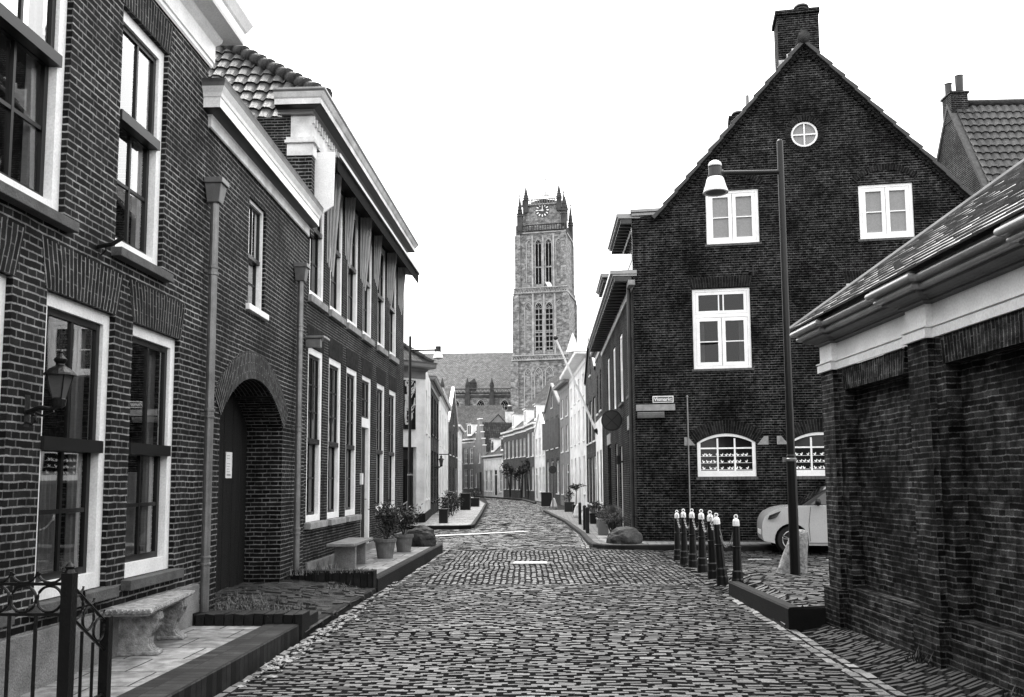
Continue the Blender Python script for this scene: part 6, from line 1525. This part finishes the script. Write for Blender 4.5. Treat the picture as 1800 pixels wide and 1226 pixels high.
mb = MB(); mb.tube([(.95, -.001, .27), (.93, -.002, .6), (.98, .02, .98)], .005, 4); mb.tube([(2.0, -.001, .27), (2.02, .0, .6), (2.02, .03, 1.0)], .005, 4); mb.build('door_seam', 'rubber', car)
mb = MB(); mb.lathe([(.02, 0), (.06, .03), (.06, .10), (.03, .14)], (1.12, -.06, 1.0), 10); mb.build('mirror', 'black_paint', car, smooth=True)
mb = MB(); mb.box(1.8, 1.97, -.006, .03, .84, .87); mb.build('door_handle', 'car_paint', car, bevel=.008)
mb = MB(); mb.box(-.012, .03, .5, 1.1, .38, .48); mb.build('number_plate', 'paper', car)
# ---- boulders
def boulder(name, label, loc, sx, sy, sz, mat, seed):
    bm = bmesh.new(); bmesh.ops.create_icosphere(bm, subdivisions=4, radius=1)
    for v in bm.verts:
        d = 1 + .22 * noise.noise(v.co * 1.1 + Vector((seed, 0, 0))) + .10 * noise.noise(v.co * 2.7 + Vector((0, seed, 0))) + .05 * abs(noise.noise(v.co * 4.3 + Vector((seed, 2, 0)))) + .035 * noise.noise(v.co * 9)
        v.co = Vector((v.co.x * sx * d, v.co.y * sy * d, max(-.55, v.co.z) * sz * d + sz * .5))
    me = bpy.data.meshes.new(name); bm.to_mesh(me); bm.free(); me.materials.append(M[mat])
    o = bpy.data.objects.new(name, me); C.objects.link(o); o.location = loc
    return tag(o, label, 'boulder')
boulder('boulder', 'large dark boulder at the end of the left pavement beside the potted shrubs', (-2.76, 19.7, .16), .33, .30, .30, 'boulder_dark', 3.3)
boulder('boulder', 'rough pale-topped boulder on the pavement corner in front of the gabled house', (1.74, 21.45, .09), .38, .30, .255, 'boulder', 8.1)
# ---- benches
t = thing('stone_bench', 'ornate old stone bench with scrolled legs and a rope-edged top beside the first house', 'bench', (-3.3, 7.15, SW1))
u0 = gp(175, 1072, .52); a_ = [gp(248, 1079, .53), gp(335, 1040, .53), gp(268, 1034, .53), gp(176, 1071, .53)]
ctr = sum(a_, Vector()) / 4; t.location = (ctr.x, ctr.y, SW1); e1 = (a_[1] - a_[0]); t.rotation_euler = (0, 0, atan2(e1.y, e1.x) - pi / 2)
bl, bw2 = min(1.3, max(.95, e1.length)), .22
print('bench', ctr, e1.length, (a_[3] - a_[0]).length, t.rotation_euler.z)
mb = MB(); mb.box(-bw2, bw2, -bl / 2, bl / 2, .372, .412); mb.box(-bw2 + .02, bw2 - .02, -bl / 2 + .02, bl / 2 - .02, .35, .372); tp_ = mb.build('seat', 'concrete_old', t, bevel=.012)
mb = MB(); n = int(bl / .04)
for s_ in (-1, 1):
    for k in range(n): y = -bl / 2 + (k + .5) * bl / n; mb.tube([(s_ * (bw2 - .002), y - .02, .378), (s_ * (bw2 + .008), y + .02, .406)], .011, 5)
for s_ in (-1, 1):
    for k in range(10): x = -bw2 + (k + .5) * 2 * bw2 / 10; mb.tube([(x - .018, s_ * (bl / 2), .378), (x + .018, s_ * (bl / 2 + .008), .406)], .011, 5)
mb.build('rope_edge', 'concrete_old', tp_)
for yl in (-bl * .27, bl * .31):
    # scrolled slab leg: profile in x-z
    s_c = [(.205, .35), (.215, .30), (.20, .25), (.165, .20), (.14, .14), (.135, .09), (.16, .05), (.20, .03), (.205, .0)]
    pr = [(x, z) for x, z in s_c] + [(-x, z) for x, z in s_c[::-1]]
    mb = MB(); mb.prism_y(pr[::-1], yl - .06, yl + .06); lg = mb.build('leg', 'concrete_old', t, bevel=.008)
    mb = MB()
    
    for s_ in (-1, 1):
        mb = MB()
        for dy in (-.035, 0, .035): mb.tube([(s_ * (x + .004), yl + dy, z) for x, z in s_c[:-1]], .011, 6)
        mb.build('fluting', 'stone_light', lg)
    mb = MB(); mb.box(-.225, .225, yl - .075, yl + .075, 0, .035); mb.build('foot', 'concrete_old', lg, bevel=.01)
t = thing('bench', 'plain low concrete slab bench in front of the tall-windowed brick house', 'bench', (-3.27, 15.05, SW2 - .003), .01)
mb = MB(); mb.box(-.22, .22, -.82, .82, .37, .415); mb.build('seat', 'concrete', t, bevel=.008)
for y in (-.42, .42): mb = MB(); mb.box(-.17, .17, y - .04, y + .04, 0, .37); mb.build('leg', 'concrete', t, bevel=.006)
# ---- plant pots
def pot(loc, label, r, h, seed, fh, mat='terracotta', group='potted shrubs on the left pavement', lm='leaf_dark', lf=900, lsz=.075, fr=.26):
    t = thing('potted_plant', label, 'potted plant', loc, 0, group)
    mb = MB(); mb.lathe([(r * .72, 0), (r * .95, h * .8), (r * 1.0, h * .82), (r * 1.06, h * .83), (r * 1.07, h * .98), (r * 1.0, h), (r * .92, h * .97), (r * .88, h * .86)], (0, 0, 0), 20); mb.build('pot', mat, t)
    mb = MB(); mb.lathe([(r * .9, h * .82), (r * .2, h * .88)], (0, 0, 0), 14); mb.build('soil', 'soil', t)
    rnd = random.Random(seed); mb = MB(); stems(mb, (0, 0, h * .85), (0, 0, h + fh * .7), 9, rnd, .008, fr * .7); mb.build('stem', 'stem', t)
    mb = MB(); foliage(mb, (0, 0, h + fh * .5), fr, lf, lsz, rnd, flat=fh / fr / 1.9, clumps=11, narrow=.3); mb.build('foliage', lm, t)
    mb = MB(); foliage(mb, (0, 0, h + fh * .55), fr * .95, lf // 3, lsz, rnd, flat=fh / fr / 1.9, clumps=8, narrow=.3); mb.build('foliage', 'leaf_mid', t)
    return t
pot((-2.98, 16.6, SW2 - .003), 'terracotta pot with a bushy dark shrub, nearer the slab bench', .195, .35, 3, .55)
pot((-2.88, 18.1, SW2 - .003), 'terracotta pot with a bushy dark shrub, nearer the dark boulder', .185, .34, 4, .50)
# round grassy shrub by the corner house
t = thing('shrub', 'rounded pale feathery shrub on dark stems by the corner house door', 'shrub', (1.62, 23.6, .10))
rnd = random.Random(9); mb = MB(); stems(mb, (0, 0, 0), (0, 0, .5), 7, rnd, .02, .2); mb.build('stem', 'stem', t)
mb = MB()
for k in range(2600):
    a, e_ = rnd.uniform(0, 2 * pi), rnd.uniform(-.25, pi / 2); d = Vector((cos(a) * cos(e_), sin(a) * cos(e_), sin(e_) * .8)); p = Vector((0, 0, .48)) + d * .38 * rnd.uniform(.55, 1); q = p + (d + Vector((rnd.uniform(-.5, .5), rnd.uniform(-.5, .5), rnd.uniform(-.6, .2)))) * .09
    s_ = d.cross(Vector((0, 0, 1))).normalized() * .006; mb.face([p - s_, p + s_, q])
mb.build('foliage', 'leaf_light', t)
mb = MB(); foliage(mb, (0, 0, .42), .30, 700, .06, rnd, .8, 8, .3); mb.build('foliage', 'leaf_dark', t)
# planters and small tree further on
def planter(name, label, loc, w_, h, mat, plant, seed, tree=False, cat='planter', gr=None):
    t = thing(name, label, cat, loc, 0, gr); mb = MB(); mb.box(-w_ / 2, w_ / 2, -w_ / 2, w_ / 2, 0, h); mb.box(-w_ / 2 - .02, w_ / 2 + .02, -w_ / 2 - .02, w_ / 2 + .02, h - .05, h); mb.build('box', mat, t, bevel=.01)
    rnd = random.Random(seed); mb = MB()
    if tree:
        stems(mb, (0, 0, h), (0, 0, h + plant * .75), 1, rnd, .025, .0); stems(mb, (0, 0, h + plant * .6), (0, 0, h + plant * .85), 6, rnd, .01, .2); mb.build('trunk', 'stem', t)
        mb = MB(); foliage(mb, (0, 0, h + plant * .85), .30, 330, .09, rnd, .5, 8); mb.build('crown', 'leaf_dark', t)
    elif plant:
        stems(mb, (0, 0, h), (0, 0, h + plant), 5, rnd, .01, .1); mb.build('stem', 'stem', t)
        mb = MB(); foliage(mb, (0, 0, h + plant * .5), w_ * .6, 420, .07, rnd, plant / w_ * .8, 7); mb.build('foliage', 'leaf_dark', t)
    return t
planter('planter', 'black square planter with a small round-headed tree before the white stucco house', (1.22, 41, .1), .36, .38, 'black_paint', .95, 1, True)
planter('planter', 'dark planter with a low bush left of the little tree', (.95, 43.5, .1), .45, .45, 'sign_dark', .5, 2)
planter('planter', 'weathered grey wooden tub beside the feathery shrub', (1.45, 25.0, .1), .28, .42, 'grey_paint', .2, 5)
planter('planter', 'low dark crate of plants against the brick gabled house', (1.68, 31.5, .1), .6, .35, 'black_paint', .35, 6)
planter('planter', 'dark box with a sprawling green plant near the corner house', (1.72, 28.6, .1), .5, .3, 'sign_dark', .45, 7)
planter('bin', 'tall black wooden bin outside the ornate dark brick house', (-.15, 53, .1), .62, .80, 'black_paint', 0, 8, cat='bin')
for k, (x, y, lb) in enumerate([(1.30, 33.0, 'white conical guard stone just behind the black posts'), (1.12, 36.5, 'white conical guard stone beside the little tree'), (.25, 50.0, 'white conical guard stone at the foot of the distant road sign')]):
    mb = MB(); mb.lathe([(.20, 0), (.18, .12), (.09, .42), (.05, .50), (.01, .52)], (0, 0, 0), 14); o = mb.build('guard_stone', 'white_paint_worn', loc=(x, y, .1), smooth=True); tag(o, lb, 'guard stone', 'white guard stones')
for (x, y, lb) in ((1.056, 25.6, 'nearest of the three plain black square posts along the right kerb'), (1.05, 27.4, 'middle one of the three plain black square posts along the right kerb'), (1.02, 30.7, 'farthest of the three plain black square posts along the right kerb')):
    mb = MB(); mb.box(-.05, .05, -.05, .05, -.05, .70); mb.hexa([(-.05, -.05, .70), (.05, -.05, .70), (.05, .05, .70), (-.05, .05, .70), (-.02, -.02, .73), (.02, -.02, .73), (.02, .02, .73), (-.02, .02, .73)]); o = mb.build('post', 'black_paint', loc=(x, y, .1), bevel=.006); tag(o, lb, 'post', 'plain black posts')
# ---- signs
def nostop(loc, label, r, pole=0, wall=0):
    t = thing('road_sign', label, 'road sign', loc, 0, 'round no stopping signs')
    def disc(rr, y0, y1, nm, mat, par):
        mb = MB(); n = 36; ring = lambda y: [(rr * cos(2 * pi * k / n), y, rr * sin(2 * pi * k / n)) for k in range(n)]
        a, b = ring(y0), ring(y1); mb.face(a); mb.face(b[::-1])
        for k in range(n): mb.face([a[k], b[k], b[(k + 1) % n], a[(k + 1) % n]])
        return mb.build(nm, mat, par)
    d = disc(r, -.015, .0, 'plate', 'black_paint', t); disc(r * .86, -.018, -.0155, 'field', 'sign_dark', d)
    mb = MB()
    for a in (pi / 4, -pi / 4):
        c_, s_ = cos(a), sin(a); R_ = r * .9; w_ = r * .045; mb.face([(R_ * c_ + w_ * s_, -.0195 - (a > 0) * .001, R_ * s_ - w_ * c_), (R_ * c_ - w_ * s_, -.0195 - (a > 0) * .001, R_ * s_ + w_ * c_), (-R_ * c_ - w_ * s_, -.0195 - (a > 0) * .001, -R_ * s_ + w_ * c_), (-R_ * c_ + w_ * s_, -.0195 - (a > 0) * .001, -R_ * s_ - w_ * c_)])
    mb.build('cross', 'black_paint', d)
    mb = MB()
    if pole: mb.tube([(0, .03, -pole), (0, .03, r * .8)], .03, 8)
    if wall: mb.tube([(0, .02, .03), (wall, .02, .03)], .022, 8); mb.tube([(wall - .02, .02, .12), (wall - .02, .02, -.06)], .03, 8)
    mb.build('pole' if pole else 'bracket', 'sign_grey', t); return t
nostop((1.80, 25.95, 3.25), 'round dark no stopping sign with a crossed face, fixed to the corner house', .30, wall=.33)
nostop((.20, 49.5, 2.15), 'small distant round no stopping sign on its own pole at the right kerb', .21, pole=2.1)
t = thing('flagpole', 'slanting white flagpole with a dark knob reaching out over the street', 'flagpole', (1.98, 37.6, 3.55))
mb = MB(); mb.tube([(0, 0, 0), (-1.62, -.6, 3.75)], [.055, .04], 10); mb.build('pole', 'white_paint', t)
mb = MB(); mb.lathe([(.02, -.02), (.09, .03), (.11, .09), (.08, .15), (.02, .18)], (-1.65, -.61, 3.76), 12); mb.build('knob', 'zinc_dark', t, smooth=True)
mb = MB(); mb.tube([(.12, .0, -.1), (0, 0, 0), (-.05, -.02, .12)], .07, 8); mb.build('bracket', 'black_iron', t)
# ---- wall lanterns
def lantern(loc, label, rz=0, sc=1):
    t = thing('wall_lantern', label, 'lantern', loc, rz, 'wall lanterns'); t.scale = (sc,) * 3
    # x points away from the wall; the lantern stands at x = .2
    c = (.20, 0, 0)
    mb = MB(); mb.box(-.03, .0, -.03, .03, -.10, .10); mb.tube([(0, 0, -.01), (.08, 0, .02), (.15, 0, .01), (.20, 0, .03)], .016, 8)
    mb.tube([(0, 0, -.07), (.035, 0, -.085), (.06, 0, -.06), (.055, 0, -.03), (.03, 0, -.03)], .008, 6); mb.tube([(.03, 0, .0), (.10, 0, -.03), (.17, 0, .0)], .008, 6); mb.build('bracket', 'black_iron', t)
    mb = MB(); mb.lathe([(.025, .02), (.04, .03), (.045, .07), (.035, .08)], c, 10); mb.build('base', 'black_iron', t)
    mb = MB(); mb.lathe([(.042, .08), (.078, .225)], c, 4); mb.v = [(c[0] + (x - c[0]) * cos(pi / 4) - y * sin(pi / 4), (x - c[0]) * sin(pi / 4) + y * cos(pi / 4), z) for x, y, z in mb.v]; gl_ = mb.build('lamp_glass', 'sign_grey', t)
    mb = MB()
    for q in range(4):
        a = pi / 4 + q * pi / 2; mb.tube([(c[0] + .043 * cos(a + pi / 4 * 0), .043 * sin(a), .08), (c[0] + .079 * cos(a), .079 * sin(a), .225)], .005, 4)
    mb.build('frame', 'black_iron', gl_)
    mb = MB(); mb.lathe([(.098, .222), (.092, .235), (.06, .265), (.028, .285), (.024, .295), (.036, .31), (.04, .325), (.02, .345), (.012, .36), (.016, .37), (.004, .385)], c, 16); mb.build('cap', 'black_iron', t, smooth=False)
    return t
Ln = lantern((-3.65, 6.22, 2.06), 'old black lantern on a curled bracket between the ground floor windows of the first house', 0, 1.12)
dup(Ln, (-5.22, 41.6, 2.2), 0, 'distant black lantern on the front of the white house', 1.5)
# ---- wrought iron fence in the left foreground
t = thing('iron_fence', 'black wrought iron railing with rows of rings in the left foreground', 'fence', (-2.65, 5.0, SW1 - .01))
zo = SW1 - .01
mb = MB(); mb.box(-.031, .031, -.031, .031, 0, 1.06 - zo); mb.lathe([(.03, 1.06 - zo), (.02, 1.08 - zo), (.028, 1.095 - zo), (.004, 1.12 - zo)], (0, 0, 0), 8); mb.build('post', 'black_iron', t)
mb = MB(); mb.box(-.027, .027, .42, .474, 0, .76 - zo); mb.build('post', 'black_iron', t)
def ring_(mb, c, r, rad, ax):
    mb.tube([(c[0] + (r * cos(a * pi / 12) if ax == 'x' else 0), c[1] + (r * cos(a * pi / 12) if ax == 'y' else 0), c[2] + r * sin(a * pi / 12)) for a in range(24)], rad, 6, closed=True)
for z in (1.0, .835, .30): mb = MB(); mb.box(-.95, -.031, -.009, .009, z - zo - .008, z - zo + .008); mb.build('rail', 'black_iron', t)
for k in range(6):
    x = -.031 - .075 - k * .149; mb = MB(); ring_(mb, (x, 0, .918 - zo), .071, .008, 'x'); mb.build('ring', 'black_iron', t)
    mb = MB(); mb.tube([(x - .072 + .012 * (q == 0), 0, 1.06 - zo) if q == 0 else (x - .072 * cos(q * pi / 8), 0, 1.068 - zo - .062 * sin(q * pi / 8)) for q in range(9)], .0075, 6); mb.build('scroll', 'black_iron', t)
    mb = MB(); mb.tube([(x - .0745, 0, 0.02), (x - .0745, 0, .835 - zo)], .010, 6); mb.build('bar', 'black_iron', t)
sl_ = .55
for z in (.99, .82): 
    mb = MB(); a, b = (0, .031, z - zo), (0, .42, z - zo - .25 * 1.0); mb.tube([a, b], .009, 6); mb.build('rail', 'black_iron', t)
mb = MB(); mb.tube([(0, .0, .31 - zo), (0, .45, .31 - zo)], .011, 6); mb.build('rail', 'black_iron', t)
for k in range(3):
    y = .095 + k * .13; z = .905 - zo - (y - .03) * .64; mb = MB(); ring_(mb, (0, y, z), .064, .008, 'y'); mb.build('ring', 'black_iron', t)
    mb = MB(); mb.tube([(0, y - .062 * cos(q * pi / 8), z + .145 - .055 * sin(q * pi / 8) - (q / 8) * .06 + .02) for q in range(9)], .0075, 6); mb.build('scroll', 'black_iron', t)
for k in range(2): y = .16 + k * .13; mb = MB(); mb.tube([(0, y, .31 - zo), (0, y, .82 - zo - y * .64)], .009, 6); mb.build('bar', 'black_iron', t)
# ---- far left: bicycle, tubs, box, bins
t = thing('bicycle', 'dark bicycle leaning against the white house on the left', 'bicycle', (-4.1, 38.0, .1), pi / 2 - .05)
for x in (-.52, .52):
    mb = MB(); mb.tube([(x + .34 * cos(a * pi / 14), 0, .35 + .34 * sin(a * pi / 14)) for a in range(28)], .02, 6, closed=True)
    wh = mb.build('wheel', 'rubber', t); mb = MB()
    for a in range(10): mb.tube([(x, 0, .35), (x + .33 * cos(a * pi / 5), 0, .35 + .33 * sin(a * pi / 5))], .003, 3)
    mb.build('spokes', 'alloy', wh)
mb = MB(); 
for a, b in (((-.52, 0, .35), (-.12, 0, .32)), ((-.12, 0, .32), (-.28, 0, .86)), ((-.52, 0, .35), (-.26, 0, .78)), ((-.12, 0, .32), (.36, 0, .78)), ((-.26, 0, .80), (.35, 0, .84)), ((.32, 0, 1.0), (.52, 0, .35))): mb.tube([a, b], .018, 6)
mb.build('frame', 'black_paint', t); mb = MB(); mb.tube([(.12, -.25, 1.02), (.3, -.2, 1.06), (.32, 0, 1.02), (.3, .2, 1.06), (.12, .25, 1.02)], .015, 6); mb.build('handlebar', 'zinc_light', t)
mb = MB(); mb.hexa([(-.42, -.09, .88), (-.16, -.03, .88), (-.16, .03, .88), (-.42, .09, .88), (-.42, -.09, .94), (-.16, -.02, .92), (-.16, .02, .92), (-.42, .09, .94)]); mb.build('saddle', 'rubber', t, bevel=.02)
planter('post_box', 'black square box standing at the near end of the far left pavement', (-3.72, 32.2, .1), .30, .50, 'black_paint', 0, 3, cat='box')
def bush(loc, label, r, h, seed):
    t = thing('bush', label, 'bush', loc, 0, 'bushes along the far left pavement'); rnd = random.Random(seed)
    mb = MB(); stems(mb, (0, 0, 0), (0, 0, h * .7), 8, rnd, .015, r * .6); mb.build('stem', 'stem', t)
    mb = MB(); foliage(mb, (0, 0, h * .5), r, 900, .10, rnd, h / r / 2, 10); mb.build('foliage', 'leaf_dark', t); return t
bush((-4.45, 40.5, .1), 'dark sprawling bush nearest the bicycle', .42, .85, 21)
bush((-4.75, 44.5, .1), 'dark rounded bush behind the nearer one on the far left pavement', .45, .8, 22)
bush((-5.0, 50.0, .1), 'small dark bush farthest along the left pavement', .45, .9, 23)
planter('bin', 'black rubbish bin standing beyond the bushes on the left', (-4.3, 47.0, .1), .5, .85, 'black_paint', 0, 4, cat='bin')
planter('planter', 'black tub with a leafy plant near the bend on the left', (-4.35, 53.0, .1), .6, .5, 'black_paint', .6, 14)
t = thing('sign_post', 'slim black post with a horizontal arm by the white house', 'post', (-5.0, 45.5, .1)); mb = MB(); mb.tube([(0, 0, 0), (0, 0, 2.85)], .03, 6); mb.build('pole', 'black_paint', t); mb = MB(); mb.tube([(0, 0, 2.8), (-.6, -.1, 2.8)], .025, 6); mb.build('arm', 'black_paint', t)
t = thing('hand_rail', 'light metal handrail leaning against the wall of the white corner house', 'handrail', (-5.0, 31.4, .1)); mb = MB(); mb.tube([(-.35, 0, .45), (.15, 0, .78)], .025, 6); mb.build('rail', 'zinc_light', t); mb = MB(); mb.tube([(-.3, 0, 0), (-.3, 0, .48)], .015, 6); mb.build('leg', 'zinc_light', t); mb = MB(); mb.tube([(.1, 0, 0), (.1, 0, .74)], .015, 6); mb.build('leg', 'zinc_light', t)
# climbing plants on the brick row
for k, (x, y, lb, hh) in enumerate([(-1.75, 77.2, 'tall trained plant on the brick row, nearest the white gabled house', 3.2), (-2.45, 80.2, 'middle trained plant climbing the brick row', 3.0), (-3.6, 84.6, 'bushy trained tree in front of the brick row beside the white shop', 3.0)]):
    t = thing('climbing_plant', lb, 'climbing plant', (x, y, .05), 0, 'climbing plants on the brick row'); rnd = random.Random(50 + k)
    mb = MB(); stems(mb, (0, 0, 0), (0, 0, hh), 3, rnd, .04, .25); mb.build('stem', 'stem', t)
    mb = MB(); foliage(mb, (0, 0, hh * .8), .65, 500, .2, rnd, 1.0, 8, .6); mb.build('foliage', 'leaf_dark', t)
# ---- leaves in the gutter, weeds on the ramp
rnd = random.Random(77); mb = MB()
for k in range(420):
    y = rnd.choice((rnd.uniform(6.0, 13.2), rnd.gauss(8.0, .22), rnd.gauss(8.7, .2), rnd.gauss(10.3, .4), rnd.gauss(9.6, .15))); x = left_kerb(y) + .10 + abs(rnd.gauss(0, .09)) ; z = h_all(x, y) + rnd.uniform(.0, .025); s_ = rnd.uniform(.015, .05); a = rnd.uniform(0, 2 * pi); t1 = rnd.uniform(-.012, .022)
    c_, s2 = cos(a) * s_, sin(a) * s_; mb.face([(x + c_, y + s2, z + t1), (x - s2 * .5, y + c_ * .5, z), (x - c_, y - s2, z + .004), (x + s2 * .5, y - c_ * .5, z + .012)])
tag(mb.build('fallen_leaves', 'leaf_dry'), 'dry fallen leaves gathered along the left gutter', 'leaves', kind='stuff')
mb = MB()
for k in range(60):
    x, y = rnd.uniform(-2.2, 2.4), rnd.uniform(6, 20); z = h_all(x, y) + .008; s_ = rnd.uniform(.01, .03); a = rnd.uniform(0, 6.28); c_, s2 = cos(a) * s_, sin(a) * s_
    mb.face([(x + c_, y + s2, z + .01), (x - s2 * .6, y + c_ * .6, z), (x - c_, y - s2, z), (x + s2 * .6, y - c_ * .6, z + .004)])
tag(mb.build('fallen_leaves', 'leaf_dry'), 'a few scattered dry leaves on the cobbles', 'leaves', kind='stuff')
def weeds(name, label, spots, n, h, mat, sp=.12):
    mb = MB()
    for (x, y, z) in spots:
        for k in range(n):
            a = rnd.uniform(0, 2 * pi); px_, py_ = x + rnd.gauss(0, sp), y + rnd.gauss(0, sp); hh = h * rnd.uniform(.3, 1.2); l = rnd.uniform(.2, .8) * hh; w_ = rnd.uniform(.003, .010)
            mb.face([(px_ - w_ * sin(a), py_ + w_ * cos(a), z), (px_ + w_ * sin(a), py_ - w_ * cos(a), z), (px_ + cos(a) * l, py_ + sin(a) * l, z + hh)])
    tag(mb.build(name, mat), label, 'weeds', kind='stuff')
sp_ = [(rnd.uniform(-3.6, -2.6), y, .2) for y in [9.35 + rnd.uniform(-.05, .15) for _ in range(9)]] + [(-3.5 + rnd.uniform(-.1, .3), rnd.uniform(9.6, 10.8), .19) for _ in range(16)] + [(rnd.uniform(-3.5, -2.6), 13.05 + rnd.uniform(-.15, .1), .28) for _ in range(10)] + [(rnd.uniform(-3.5, -2.7), rnd.uniform(9.6, 12.8), .13) for _ in range(14)]
weeds('weeds', 'tufts of dark weeds growing on the ramp and ledges before the gateway', sp_, 22, .055, 'leaf_mid', .09)
weeds('weeds', 'pale dried weeds on the ramp beside the downpipe', [(-3.45, 9.75, .19), (-3.3, 10.1, .18), (-3.5, 10.4, .2), (-3.0, 9.9, .14), (-3.55, 12.9, .25), (-3.2, 13.2, .3)], 60, .12, 'leaf_light', .1)
mb = MB()
for k in range(900):
    x, y = -3.42 + rnd.gauss(0, .14), 10.0 + rnd.gauss(0, .28); z = .18 + abs(rnd.gauss(0, .07)); a = rnd.uniform(0, 6.28); s_ = rnd.uniform(.01, .03); b = rnd.uniform(-1, 1) * s_
    mb.face([(x, y, z), (x + cos(a) * s_, y + sin(a) * s_, z + b), (x + cos(a) * s_ * .5 - sin(a) * s_ * .6, y + sin(a) * s_ * .5 + cos(a) * s_ * .6, z + b * .5)])
tag(mb.build('weeds', 'leaf_mid'), 'low leafy weed patch at the foot of the gateway house', 'weeds', kind='stuff')
weeds('weeds', 'small dark weeds at the foot of the low brick building', [(3.2, 5.3, .1), (3.15, 5.7, .1), (3.05, 6.2, .1), (2.95, 7.6, .1)], 50, .09, 'leaf_dark', .06)
